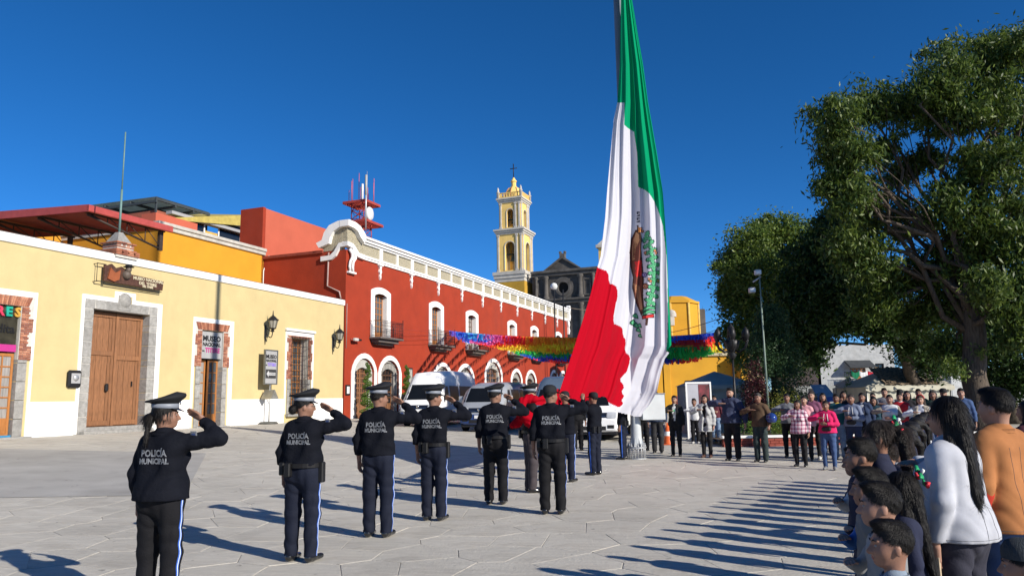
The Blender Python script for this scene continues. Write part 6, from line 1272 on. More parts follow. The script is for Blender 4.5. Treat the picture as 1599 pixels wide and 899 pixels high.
POSES = {   # arm: elbow, wrist, hand direction, palm normal, curl
    'down': ((.245, -.035, 1.13), (.255, .03, .885), (0.0, .15, -1), (-1, 0, 0), .35),
    'out': ((.30, -.02, 1.13), (.33, .05, .89), (0.1, .15, -1), (-1, 0, 0), .35),
    'salute': ((.455, .10, 1.405), (.25, .165, 1.575), (-.80, -.15, .50), (-.2, -.85, -.35), .12),
    'chest': ((.40, .13, 1.31), (.155, .275, 1.325), (-1, .0, .02), (0, 0, -1), .06),
    'chesthigh': ((.44, .15, 1.37), (.19, .29, 1.38), (-1, .0, .03), (0, 0, -1), .06),
    'hold': ((.27, .06, 1.14), (.17, .30, 1.17), (-.5, .8, .1), (-.7, -.3, .3), .8),
    'holdhigh': ((.30, .10, 1.20), (.16, .30, 1.36), (-.3, .5, .8), (-.6, -.6, .1), .7),
    'fold': ((.27, .08, 1.13), (.02, .24, 1.15), (-1, .05, .1), (0, -1, 0), .3),
    'kidchest': ((.29, .13, 1.19), (.135, .215, 1.265), (-1, .0, .12), (0, -.3, -1), .12),
    'raise': ((.30, .22, 1.36), (.22, .36, 1.60), (-.1, .35, .95), (-.3, .9, 0), .35),
    'pray': ((.27, .04, 1.13), (.06, .27, 1.20), (-.5, .3, .8), (-1, 0, 0), .15),
    'phone': ((.28, .08, 1.16), (.12, .30, 1.42), (-.3, .2, .95), (-.4, -.9, 0), .7),
    'bag': ((.27, -.03, 1.13), (.27, .12, .92), (0, .25, -1), (-1, 0, 0), .9),
}
def mir(p, sd): return np.array([p[0] * sd, p[1], p[2]])
def make_person(label, x, y, heading, H=1.65, skin=0, rarm='chest', larm='down', female=False, bulk=1.0, top='jacket', topm=None, hem=.93, pants=None, shoes=None, hair='short', hairm=None, headyaw=0, headpitch=0, hat=None, res=.018, stripe=False, police=False, inner=None, skirt=None, extras=(), child=False, group=None, cat='person', z0=None, topx=None, sleeve=1.0, open_front=False, collar=True, belt=False, lean=0, glasses=False, beard=False):
    s = H / 1.75; topm = topm or M_BLACK; pants = pants or M_BLACK; shoes = shoes or M_SHOE; hairm = hairm or M_HAIR; hs = 1.0 if not child else 1.22
    yaw = -radians(heading); z = gz(x, y) if z0 is None else z0
    M = Matrix.Translation((x, y, z)) @ Matrix.Rotation(yaw, 4, 'Z') @ Matrix.Rotation(radians(lean), 4, 'Y')
    sw = (.172 if female else .19); b = bulk; hipw = .09 * (1.08 if female else 1)
    prs = random.Random(label); sh = {1: np.array((sw, 0, 1.405)), -1: np.array((-sw, 0, 1.405))}; arms = {}
    for sd_, pz in ((1, rarm), (-1, larm)):
        P = POSES[pz]; e, w_ = mir(P[0], sd_), mir(P[1], sd_); jt = prs.uniform(-1, 1), prs.uniform(-1, 1)
        if pz in ('chest', 'fold', 'salute', 'chesthigh'): e[2] += (.035 if pz != 'salute' else .05) * jt[0] - (.02 if pz == 'chest' else 0); e[1] += (.05 * jt[1] if pz == 'salute' else 0); e[0] -= .03 * abs(jt[1]) * sd_ * (pz != 'salute'); w_[2] += .022 * jt[1]
        e[0] += (sw - .19) * sd_ + (b - 1) * .10 * sd_; w_[0] += ((sw - .19) * sd_ + (b - 1) * .10 * sd_) * (1 if pz in ('down', 'bag', 'out') else .3); w_[1] += (b - 1) * .12 * (pz not in ('down', 'salute', 'bag', 'out')); arms[sd_] = (sh[sd_], e, w_, mir(P[2], sd_), mir(P[3], sd_), P[4])
    HY = Rz(-radians(headyaw)) @ Rx(radians(headpitch)); npv = np.array((0, .0, 1.50)); hsz = hs / 1.0
    def hp(p): q_ = np.array(p, float) - npv; return npv + HY @ (q_ * hsz)
    # ---------------- body: one continuous mesh
    def torso(S, inf, k=.06):
        S.cap((0, .0, .97), (0, .005, 1.12), (.148 if not female else .150) * b + inf, (.135 if not female else .125) * b + inf, k, (1, .70 + .12 * (b - 1), 1))
        S.cap((0, .005, 1.12), (0, .0, 1.33), (.135 if not female else .125) * b + inf, (.158 if not female else .142) * (.6 + .4 * b) + inf, k, (1, .66, 1))
        S.cap((-sw + .04, -.005, 1.395), (sw - .04, -.005, 1.395), .062 + inf, None, .07)
        if inf > 0:
            for sd_ in (-1, 1): S.cap((.095 * sd_ * b, -.045 * b, 1.10), (.105 * sd_, -.048, 1.36), .055 + inf, None, .06)
        if b > 1.12: S.ell((0, .055 * b, 1.06), (.13 * b + inf, .11 * b + inf, .13), .08)
        if female and inf > -.02:
            for sd_ in (-1, 1): S.ell((.075 * sd_, .085 + .05 * (b - 1), 1.27), (.068 * b + inf, .062 * b + inf, .066 + inf), .05)
            S.cap((-.06, -.02, .93), (.06, -.02, .93), .115 * b + inf, None, .06)
    B = SDF(); torso(B, -.032)
    B.cap((0, -.01, 1.42), (0, .0, 1.55), .060, .056 if not female else .050, .04)
    for sd_ in (1, -1):
        kx = .10 * b if not skirt else .085
        B.cap((hipw * sd_, 0, .92), (kx * sd_, .01, .50), .075 * b, .05, .05); B.cap((kx * sd_, .01, .50), (kx * sd_, -.01, .10), .05, .034, .03)
        S0_, e, w_, hd, pn, cu = arms[sd_]; B.cap(S0_ - np.array((.02 * sd_, 0, .01)), e, .048, .038, .05); B.cap(e, w_, .038, .027, .03)
    Vb, Qb = B.build(max(res, .018) * 1.15)
    parts = [(Vb, Qb)]
    Hd = SDF(); hk = .03 * hsz
    def he(c, r, k=.02, op='u'): Hd.ell(hp(c), np.array(r) * hsz, k * hsz, HY, op)
    def hc(a, b_, ra, rb=None, k=.015): Hd.cap(hp(a), hp(b_), ra * hsz, (rb if rb is not None else ra) * hsz, k * hsz)
    he((0, -.012, 1.655), (.076, .094, .092)); he((0, .028, 1.60), (.062, .066, .080), .04); he((0, .060, 1.545), (.030, .028, .022), .03); he((.035, .055, 1.60), (.028, .03, .03), .03); he((-.035, .055, 1.60), (.028, .03, .03), .03)
    Hd.cap(hp((0, -.02, 1.60)), np.array((0, -.005, 1.45)), .054 * (1 + (hs - 1) * .5), .056, .03)
    if res < .026:
        hc((0, .088, 1.64), (0, .112, 1.598), .009, .014, .014); hc((-.014, .10, 1.596), (.014, .10, 1.596), .009, None, .01)
        for sd_ in (1, -1): he((.032 * sd_, .098, 1.632), (.017, .014, .012), .012, 's'); he((.078 * sd_, -.010, 1.612), (.008, .017, .028), .008); hc((.018 * sd_, .088, 1.655), (.045 * sd_, .080, 1.656), .008, None, .012)
        hc((-.02, .090, 1.566), (.02, .090, 1.566), .0085, None, .008)
    hr = min(res, .012) if res < .016 else res * .75
    Vh, Qh = Hd.build(hr * (.75 if res < .012 else 1)); parts.append((Vh, Qh))
    for sd_ in (1, -1):
        S0_, e, w_, hd, pn, cu = arms[sd_]; hd = hd / np.linalg.norm(hd); pn = pn - hd * (pn @ hd); pn /= np.linalg.norm(pn); sidev = np.cross(hd, pn) * 1.0
        if sidev @ np.cross(hd, pn) < 0: sidev = -sidev
        thumb = sidev if sd_ == 1 else -sidev      # thumb side
        HS = SDF(); fk = .0098 * (1 if not child else .95); fa = e + (w_ - e) * .55; HS.cap(fa, w_, .033, .026, .02); pc = w_ + hd * .045
        HS.cap(w_, w_ + hd * .075, .022, .030, .02, (1, 1, 1)); 
        HS.p[-1] = (w_ + hd * .02, w_ + hd * .075, .016, .016, .02, np.array((1, 1, 1.0)), None, 'u')
        for t_ in (-.026, -.009, .009, .026): HS.cap(w_ + hd * .015 + thumb * t_ * .6, w_ + hd * .085 + thumb * t_, .0165, .0150, .012)
        for i, (t_, L1) in enumerate(((.028, .066), (.009, .075), (-.010, .069), (-.028, .054))):
            r0 = w_ + hd * .085 + thumb * t_; d1 = hd * cos(cu * .9) + pn * sin(cu * .9) + thumb * t_ * 1.2; p1_ = r0 + d1 * L1 * .5; d2 = hd * cos(cu * 2.0) + pn * sin(cu * 2.0); p2_ = p1_ + d2 * L1 * .5; HS.cap(r0, p1_, fk * 1.05, fk, .006); HS.cap(p1_, p2_, fk, fk * .85, .004)
        tb = w_ + hd * .025 + thumb * .022; t1_ = tb + hd * .032 + thumb * .022 + pn * .012; t2_ = t1_ + hd * .030 + thumb * .004 + pn * (.006 + .02 * cu); HS.cap(tb, t1_, .0125, .011, .01); HS.cap(t1_, t2_, .011, .0085, .006)
        parts.append(HS.build(.006 if res < .016 else .0095 if res < .021 else .012))
    V = np.concatenate([p[0] for p in parts]); o_ = 0; Qa = []
    for v_, q_ in parts: Qa.append(q_ + o_); o_ += len(v_)
    Q_ = np.concatenate(Qa); fc = V[Q_].mean(1); mi = np.zeros(len(Q_), int); lc = hp((0, .098, 1.566)); mi[np.linalg.norm((fc - lc) / np.array((1.6, 1.2, .6)), axis=1) < .016 * hsz] = 1
    name = 'person'; S3 = Matrix.Scale(s, 4)
    ob = link_mesh(name, np_mesh(name, V * s, Q_, mi), None, [SKINS[skin], M_LIP]); ob.matrix_world = M; setp(ob, label, cat, group)
    def piece(nm, S, m, r_=None, par=None, keep=False):
        V_, Q_ = S.build(r_ or res)
        if len(Q_) == 0: return (None, V_, Q_) if keep else None
        o2 = link_mesh(nm, np_mesh(nm, V_ * s, Q_), par or ob, m if isinstance(m, (list, tuple)) else [m]); return (o2, V_, Q_) if keep else o2
    # ---------------- trousers or skirt
    if skirt is None:
        Tr = SDF(); Tr.cap((-.05, -.01, .93), (.05, -.01, .93), .118 * b + .005, None, .05, (1, .95, 1)); Tr.cap((0, 0, .96), (0, 0, 1.05), .148 * b + .004, .14 * b + .004, .04, (1, .70, 1))
        for sd_ in (1, -1):
            kx = .10 * b; loose = .018 if police or not female else .004
            Tr.cap((hipw * sd_, -.005, .90), (kx * sd_, .01, .50), .092 * (.4 + .6 * b) + loose * .4, .062 + loose, .045); Tr.cap((kx * sd_, .01, .50), (kx * sd_, -.012, .075), .062 + loose, .046 + loose * 1.3, .04)
        Tr.wr = .006; Tr.wf = 17; Tr.cuts = [((0, 0, -1), -.055), ((0, 0, 1), 1.06)]; to, Vt, Qt = piece('trousers', Tr, pants, keep=True)
        if stripe:
            bv = BVHTree.FromPolygons([Vector(v) for v in Vt.tolist()], Qt.tolist())
            for nm, hw_, off_, m_ in (('trouser_stripe', .013, .004, MATS.get('stripe_blue') or mat('stripe_blue', (.04, .12, .48), .7, var=.05)), ('trouser_piping', .0042, .0065, mat('stripe_white', (.55, .65, .85), .7, var=.05))):
                q = MB()
                for sd_ in (1, -1):
                    P = []
                    for i in range(40):
                        zz = .07 + .91 * i / 39
                        for dy in (-hw_, hw_):
                            h_ = bv.ray_cast(Vector((sd_ * .6, -.005 + dy, zz)), Vector((-sd_, 0, 0))); P.append(((h_[0] + Vector((sd_ * off_, 0, 0))) * s) if h_[0] else Vector((sd_ * .15, dy, zz)) * s)
                    if sd_ == 1 or nm == 'trouser_stripe': q.add(P, [(2 * i, 2 * i + 1, 2 * i + 3, 2 * i + 2) for i in range(39)], 0, True)
                q.build(nm, m_, to)
    else:
        zl, m_ = skirt; Sk = SDF(); Sk.cap((0, 0, 1.0), (0, 0, zl), .15 * b, .20 * b + (.1 if zl < .5 else .0), .04, (1, .85, 1)); Sk.wr = .012; Sk.wf = 24; Sk.cuts = [((0, 0, -1), -zl), ((0, 0, 1), 1.03)]; piece('skirt', Sk, m_)
    for sd_ in (1, -1):
        kx = .10 * b if skirt is None else .085; Sh = SDF(); Sh.cap((kx * sd_, -.045, .05), (kx * sd_, .03, .052), .044, .042, .03); Sh.cap((kx * sd_, .02, .040), ((kx + .018) * sd_, .165, .036), .042, .034, .03, (1.05, 1, .9)); Sh.cap((kx * sd_, -.03, .06), (kx * sd_, -.02, .10), .042, .040, .02); Sh.cuts = [((0, 0, -1), -.003)]; piece('shoe', Sh, shoes, max(.010, res * .7))
    # ---------------- upper clothes
    th = {'tee': .006, 'shirt': .010, 'sweater': .016, 'jacket': .020, 'coat': .026, 'blazer': .016, 'vest': .022, 'puffer': .032}[top if top in ('tee', 'shirt', 'sweater', 'jacket', 'coat', 'blazer', 'vest', 'puffer') else 'shirt']
    def upper(inf, hem_, sl, wr, neck=1.0):
        U = SDF(); torso(U, inf)
        if hem_ < 1.0: U.cap((0, -.005, .98), (0, -.01, hem_ + .02), (.150 if hem_ > .95 else .168) * b + inf, (.155 + (.04 if hem_ < .85 else .022 if hem_ < .95 else 0)) * b + inf, .05, (1, .78 if not female else .86, 1))
        U.cap((0, -.012, 1.43), (0, -.006, 1.475 if collar else 1.45), .068 + inf * .5, .062 + inf * .6, .03)
        for sd_ in (1, -1):
            S0_, e, w_, hd, pn, cu = arms[sd_]; U.cap(S0_ - np.array((.01 * sd_, 0, .012)), e, (.054 if not child else .045) + inf * .8 + .02 * (b - 1), (.042 if not child else .034) + inf * .9 + .02 * (b - 1), .022)
            if sl > .5: U.cap(e, w_ - (w_ - e) / np.linalg.norm(w_ - e) * (.028 + inf) if sl >= 1 else e + (w_ - e) * .4, (.042 if not child else .034) + inf * .9 + .02 * (b - 1), (.031 if not child else .027) + inf * .85, .022)
        U.wr = wr * (.6 if res < .0118 else 1); U.wf = 19; U.cuts = [((0, 0, -1), -hem_)]; return U
    if inner is not None:
        piece('undershirt', upper(.004, 1.0, 0, 0), inner)
    if top != 'none':
        U = upper(th, hem, sleeve, .011 if th > .02 else .006)
        for sd_ in (1, -1):      # cut the sleeve at the wrist and the neck opening
            pass
        if open_front: U.p.append((np.array((0, .21, 1.0)), np.array((0, .18, 1.42)), .055, .065, .02, np.array((1, 2.2, 1)), None, 's')); U.p.append((np.array((0, .21, .8)), np.array((0, .21, 1.0)), .085, .055, .02, np.array((1, 2.0, 1)), None, 's'))
        elif not collar: pass
        U.p.append((np.array((0, .06, 1.50)), np.array((0, .01, 1.58)), .045, .06, .01, np.array((1, 1, 1.0)), None, 's'))
        if top == 'vest' and topx is not None:
            piece('sleeves', upper(.012, 1.0, 1.0, .006), topx); U2 = SDF(); torso(U2, .026); 
            if hem < 1.0: U2.cap((0, -.005, .98), (0, -.01, hem + .02), .155 * b + .024, None, .05, (1, .8, 1))
            if open_front: U2.p.append((np.array((0, .24, .9)), np.array((0, .22, 1.45)), .07, .085, .02, np.array((1, 2.2, 1)), None, 's'))
            U2.wr = .006; U2.cuts = [((0, 0, -1), -hem)]; jo, Vj, Qj = piece('vest', U2, topm, keep=True)
        else: jo, Vj, Qj = piece({'tee': 't_shirt', 'blazer': 'blazer', 'coat': 'coat', 'sweater': 'sweater', 'puffer': 'padded_jacket'}.get(top, top), U, topm, keep=True)
        if topx is not None and top in ('coat', 'blazer', 'jacket') and open_front: pass
        if collar and top in ('jacket', 'blazer', 'shirt', 'coat'):
            q = MB(); n = 14; P = []
            for i in range(n + 1):
                a = radians(-200 + 220 * i / n) if True else 0; a = radians(110 + 320 * i / n) - 0
                for (r_, zz) in ((.072 + th * .6, 1.455), (.074 + th * .7, 1.49), (.082 + th * .9, 1.465)): P.append((r_ * cos(a) * s, (r_ * .95 * sin(a) - .012) * s, zz * s))
            q.add(P, [(3 * i + j, 3 * i + j + 1, 3 * i + j + 4, 3 * i + j + 3) for i in range(n) for j in range(2)], 0, True); q.build('collar', topm, ob)
        if top == 'blazer' and res < .012:
            bj = BVHTree.FromPolygons([Vector(v) for v in Vj.tolist()], Qj.tolist()); q = MB()
            for xs in (-.085, 0, .085):
                P = []
                for i in range(26):
                    zz = hem + .015 + (1.36 - hem) * i / 25; xx = xs * (1 + .5 * abs(i / 25 - .35)); h_ = bj.ray_cast(Vector((xx, -.7, zz)), Vector((0, 1, 0)))
                    if h_[0]: P.append((h_[0] + Vector((0, -.0005, 0))) * s)
                if len(P) > 2: q.tube(P, .0013, 4)
            q.build('seam', mat('seam_thread', (.10, .10, .11), .9), jo); q = MB(); P = []
            for zz in (hem + .02,):
                for i in range(49):
                    a = 2 * pi * i / 48; h_ = bj.ray_cast(Vector((.7 * cos(a), .7 * sin(a), zz)), Vector((-cos(a), -sin(a), 0)))
                    if h_[0] and abs(h_[0].x) < .24 * b: P.append((h_[0] + Vector((cos(a), sin(a), 0)) * .0005) * s)
            if len(P) > 4: q.tube(P, .0012, 4); q.build('hem_seam', MATS['seam_thread'], jo)
        if police:
            bj = BVHTree.FromPolygons([Vector(v) for v in Vj.tolist()], Qj.tolist()); Mp = police
            for (txt, zz, sz) in (('POLICÍA', 1.315, .077), ('MUNICIPAL', 1.25, .062)):
                me = text_mesh(txt, sz, .0028, 'CENTER', 0, 1.0, .86); bm = bmesh_sub(me)
                for v in bm.vertices:
                    X_ = v.co.x + .012; Z_ = v.co.y + zz; h_ = bj.ray_cast(Vector((X_, -.6, Z_)), Vector((0, 1, 0))); yv = h_[0].y if h_[0] else -.15; v.co = Vector((X_, yv - .004, Z_)) * s
                link_mesh('lettering', bm, jo, [M_LETTERG])
            # hem band, belt and cuffs are separate pieces
            h_ = bj.ray_cast(Vector((sw + .14, .4, 1.37)), Vector((0, -1, 0)))
            a0_, e_ = arms[1][0], arms[1][1]; mid = a0_ + (e_ - a0_) * .42; hh_ = bj.ray_cast(Vector(mid + np.array((0, -.5, .05))), Vector((0, 1, 0)))
            if hh_[0]:
                c_ = hh_[0]; q = MB(); q.box(-.028, .028, -.004, .002, -.028, .028, 0, .001); q.box(-.016, .016, -.006, -.004, -.012, .012, 1); pb = q.build('shoulder_patch', [M_LETTERG, mat('patch_blue', (.05, .08, .2), .6)], jo); pb.matrix_local = Matrix.Translation(c_ * s) @ Matrix.Rotation(radians(15), 4, 'X')
    else: jo = ob
    if belt:
        q = MB(); n = 28; P = []
        for i in range(n):
            a = 2 * pi * i / n; rx, ry = .162 * b + .012, (.162 * b + .012) * .80
            for (f_, zz) in ((0, .985), (.012, .985), (.012, 1.03), (0, 1.03)): P.append(((rx + f_) * cos(a) * s, ((ry + f_) * sin(a) - .008) * s, zz * s))
        q.add(P, [(4 * i + j, 4 * ((i + 1) % n) + j, 4 * ((i + 1) % n) + (j + 1) % 4, 4 * i + (j + 1) % 4) for i in range(n) for j in range(4)]); q.build('duty_belt', mat('black_leather', (.014, .013, .013), .35), ob)
        for (ax_, w__, hgt, nm_) in ((.0, .03, .16, 'holster'), (-1.9, .035, .09, 'belt_pouch'), (-2.5, .03, .08, 'belt_pouch')):
            q = MB(); cx_, cy_ = (.18 * b + .015) * cos(ax_), (.15 * b + .01) * sin(ax_); q.box(cx_ - w__, cx_ + w__, cy_ - .035, cy_ + .035, .985 - hgt, 1.04, 0, .01); oo = q.build(nm_, M_BLACK, ob); oo.scale = (s, s, s)
    # ---------------- hair
    def hairf(k=None): return SDF()
    HR = SDF()
    def hre(c, r, k=.02, op='u'): HR.ell(hp(c), np.array(r) * hsz, k * hsz, HY, op)
    def hrc(a, b_, ra, rb=None, k=.03): HR.cap(hp(a), hp(b_), ra * hsz, (rb if rb is not None else ra) * hsz, k * hsz)
    capped = hat in ('peaked', 'ball', 'beanie')
    top_r = .099 if not capped else .092
    if hair in ('short', 'crew', 'fade'):
        hre((0, -.016, 1.664), (.079, .0975, (.096 if not capped else .092) if hair != 'crew' else .091)); hre((0, .105, 1.60), (.082, .066, .090), .02, 's'); hre((0, .0, 1.50), (.11, .12, .09 if hair != 'fade' else .12), .03, 's')
        if hair == 'short' and not capped: hre((0, .035, 1.735), (.060, .055, .028), .02)
        if hair == 'fade' and not capped: hre((0, .0, 1.735), (.066, .08, .03), .02)
        for sd_ in (1, -1): hre((.085 * sd_, .0, 1.605), (.02, .026, .036), .008, 's')
    elif hair in ('bun', 'tied', 'ponytail', 'bigpony', 'long', 'longback', 'mid'):
        hre((0, -.016, 1.666), (.080, .0985, .094)); hre((0, .108, 1.605), (.068, .066, .090), .02, 's')
        if hair in ('bun', 'tied', 'ponytail', 'bigpony'):
            hre((0, .0, 1.49), (.11, .14, .075), .03, 's')
            for sd_ in (1, -1): hre((.085 * sd_, .0, 1.605), (.014, .022, .032), .008, 's')
        if hair == 'bun': hre((0, -.125, 1.60), (.050, .045, .050), .02)
        if hair == 'tied': hre((0, -.128, 1.60), (.06, .045, .05), .02); hrc((.02, -.13, 1.58), (.06, -.14, 1.44), .022, .014, .02); hrc((-.03, -.13, 1.60), (-.075, -.14, 1.53), .02, .01, .02)
        if hair == 'ponytail': hrc((0, -.12, 1.66), (0, -.155, 1.60), .035, .032); hrc((0, -.155, 1.60), (.01, -.15, 1.36), .032, .022)
        if hair == 'bigpony': hrc((0, -.10, 1.71), (0, -.17, 1.66), .04, .045); hrc((0, -.17, 1.66), (.02, -.20, 1.42), .052, .055); hrc((.02, -.20, 1.42), (.03, -.18, 1.20), .055, .03)
        if hair in ('long', 'longback'):
            L_ = 1.22 if hair == 'long' else 1.13
            for x_ in (-.06, -.02, .02, .06): hrc((x_, -.07, 1.62), (x_ * 1.9, -.13 if hair == 'longback' else -.125, L_ + .03 * random.random()), .045, .026, .04)
            for sd_ in (1, -1): hrc((.068 * sd_, -.01, 1.65), (.085 * sd_, -.015, 1.48), .026, .028, .03); hrc((.085 * sd_, -.015, 1.48), (.105 * sd_, -.01 if hair == 'long' else -.06, 1.27), .030, .02, .03)
        if hair == 'mid':
            for x_ in (-.05, 0, .05): hrc((x_, -.06, 1.62), (x_ * 1.5, -.085, 1.48), .045, .03, .04)
            for sd_ in (1, -1): hrc((.066 * sd_, -.01, 1.65), (.08 * sd_, .0, 1.50), .024, .024, .03)
    if hair != 'none':
        HR.wr = .0018 if res < .014 else .003; HR.wf = 55
        if capped: zc_ = hp((0, 0, 1.715))[2]; HR.cuts.append(((0, 0, 1), zc_))
        ho, Vh2, Qh2 = piece('hair', HR, hairm, (hr if res < .02 else res * .85), keep=True)
        if ho and res < .0142: strands(ho, Vh2, Qh2, s, hair, npv, HY, hsz, hairm, 9000 if res < .012 else 2500, hp((0, 0, 1.700))[2] if capped else 9)
    if beard:
        BD = SDF()
        BD.ell(hp((0, .045, 1.552)), np.array((.056, .052, .036)) * hsz, .02, HY); BD.ell(hp((0, .10, 1.588)), np.array((.03, .012, .007)) * hsz, .01, HY); BD.ell(hp((0, .10, 1.567)), np.array((.02, .02, .008)), .006, HY, 's'); piece('beard', BD, hairm, .012)
    # ---------------- face details
    if res < .026:
        for sd_ in (1, -1):
            c = hp((.031 * sd_, .0825, 1.632)); q = MB(); q.lathe([(0, -.010), (.007, -.006), (.010, 0), (.007, .006), (0, .010)], (0, 0, 0), 8, 0); q.lathe([(.0058, .0065), (0, .0095)], (0, 0, 0), 8, 1, 'y'); e2 = q.build('eye', [M_EYEW, M_EYED], ob); e2.matrix_local = Matrix.Translation(Vector(c) * s) @ Matrix(HY.tolist()).to_4x4() @ Matrix.Diagonal((s * hsz * 1.1, s * hsz, s * hsz * .8, 1))
            q = MB(); q.tube([Vector(hp(p_)) * s for p_ in ((.014 * sd_, .098, 1.652), (.030 * sd_, .097, 1.661), (.047 * sd_, .087, 1.655))], [.0028 * s, .004 * s, .002 * s], 5); q.build('eyebrow', hairm, ob)
    if glasses:
        q = MB()
        for sd_ in (1, -1): q.tube([Vector(hp((.031 * sd_ + .021 * cos(t_), .108, 1.628 + .017 * sin(t_)))) * s for t_ in [2 * pi * i / 10 for i in range(11)]], .0018, 4, cap=False); q.tube([Vector(hp((.052 * sd_, .106, 1.632))) * s, Vector(hp((.08 * sd_, .0, 1.63))) * s], .0016, 4)
        q.build('glasses', M_BLACK, ob)
    HM = Matrix.Translation(Vector(npv) * s) @ Matrix(HY.tolist()).to_4x4() @ Matrix.Scale(s * hsz, 4) @ Matrix.Translation((0, 0, -1.50))
    def headpart(nm, q, m, par=None): o2 = q.build(nm, m, par or ob); o2.matrix_local = HM if par is None else Matrix.Identity(4); return o2
    if hat == 'peaked':
        n = 30
        def ring(rx, ry, z, tilt=0, oy=0): return [(rx * cos(2 * pi * i / n), oy + ry * sin(2 * pi * i / n), z + tilt * sin(2 * pi * i / n)) for i in range(n)]
        def rings(q, R_, mi=0, capt=True):
            vs = [v for r_ in R_ for v in r_]; q.add(vs, [(j * n + i, j * n + (i + 1) % n, (j + 1) * n + (i + 1) % n, (j + 1) * n + i) for j in range(len(R_) - 1) for i in range(n)], mi, True)
            if capt: q.add(R_[-1], [tuple(range(n))], mi, False)
            return q
        hb = headpart('peaked_cap', rings(MB(), [ring(.089, .108, 1.728, 0, -.008), ring(.105, .122, 1.742, .006, -.006), ring(.138, .158, 1.760, .020, -.006), ring(.146, .166, 1.774, .026, -.006), ring(.137, .157, 1.788, .030, -.006), ring(.07, .08, 1.800, .032, 0)]), mat('cap_cloth', (.012, .013, .016), .8, bump=.2, bscale=200))
        headpart('cap_band', rings(MB(), [ring(.087, .106, 1.690, -.006, -.008), ring(.0915, .1105, 1.692, -.006, -.008), ring(.0935, .1125, 1.727, 0, -.008), ring(.0885, .107, 1.729, 0, -.008)], 0, False), mat('cap_band_grey', (.22, .24, .28), .45, var=.1), hb)
        q = MB(); P = []
        for i in range(11):
            a = radians(28 + 124 * i / 10); sn = sin(a); P += [(.091 * cos(a), -.008 + .11 * sn, 1.690), (.100 * cos(a), -.006 + .165 * sn - .01, 1.690 - .030 * sn ** 2), (.100 * cos(a), -.006 + .165 * sn - .01, 1.685 - .030 * sn ** 2)]
        q.add(P, [(3 * i + j, 3 * i + j + 1, 3 * i + j + 4, 3 * i + j + 3) for i in range(10) for j in range(2)] + [(3 * i, 3 * i + 3, 3 * i + 5, 3 * i + 2) for i in range(10)], 0, True); headpart('visor', q, M_SHOE, hb)
        q = MB(); q.lathe([(0, .118), (.016, .116), (.018, .108)], (0, 0, 1.735), 8, 0, 'y'); headpart('cap_badge', q, M_CHROME, hb)
    elif hat in ('ball', 'beanie'):
        q = MB(); R_ = [(.088, .108, 1.672), (.091, .110, 1.70), (.088, .106, 1.735), (.070, .085, 1.765), (.035, .045, 1.782), (.004, .005, 1.785)]; n = 24; vs = [(rx * cos(2 * pi * i / n), -.01 + ry * sin(2 * pi * i / n), z_) for rx, ry, z_ in R_ for i in range(n)]
        q.add(vs, [(j * n + i, j * n + (i + 1) % n, (j + 1) * n + (i + 1) % n, (j + 1) * n + i) for j in range(len(R_) - 1) for i in range(n)], 0, True)
        hm_ = mat('cap_cloth', (.012, .013, .016), .8) if hat == 'ball' else mat('knit_charcoal', (.05, .06, .07), .95, bump=1.0, bscale=160, stretch=(1, 1, .12)); hb = headpart('cap' if hat == 'ball' else 'knitted_hat', q, hm_)
        if hat == 'ball':
            q = MB(); P = []
            for i in range(9): a = radians(35 + 110 * i / 8); P += [(.09 * cos(a), -.01 + .108 * sin(a), 1.685), (.085 * cos(a), .085 + .09 * sin(a), 1.665), (.085 * cos(a), .085 + .09 * sin(a), 1.66)]
            q.add(P, [(3 * i + j, 3 * i + j + 1, 3 * i + j + 4, 3 * i + j + 3) for i in range(8) for j in range(2)] + [(3 * i, 3 * i + 3, 3 * i + 5, 3 * i + 2) for i in range(8)], 0, True); headpart('visor', q, hm_, hb)
    elif hat == 'headband':
        q = MB(); q.tube([(.086 * cos(a), -.005 + .03 * 0, 1.665 + .098 * sin(a)) for a in [pi * i / 12 for i in range(13)]], .016, 6); headpart('headband', q, mat('red_band', (.5, .02, .03), .6))
    elif hat == 'bow':
        hb = empty('hair_bow'); hb.parent = ob; hb.matrix_local = HM
        for i, (dx, dy, dz, cc) in enumerate([(-.045, -.12, 1.72, (.02, .32, .12)), (.0, -.135, 1.735, (.7, .7, .68)), (.045, -.12, 1.72, (.55, .02, .04)), (-.02, -.15, 1.69, (.55, .02, .04)), (.03, -.15, 1.70, (.02, .32, .12)), (-.04, -.10, 1.745, (.55, .02, .04)), (.02, -.11, 1.755, (.02, .32, .12))]):
            q = MB(); a = i * 1.1; q.tube([(dx, dy, dz), (dx + .03 * cos(a), dy - .015, dz + .035 * sin(a)), (dx + .055 * cos(a + .8), dy - .01, dz + .03 * sin(a + .8)), (dx, dy, dz)], [.006, .016, .014, .005], 6); q.build('ribbon', mat('ribbon_%d' % (i % 3 if i < 3 else (2 if cc[0] > .5 else 0)), cc, .5), hb)
    for ex in extras: ex(ob, s, HM, arms)
    return ob
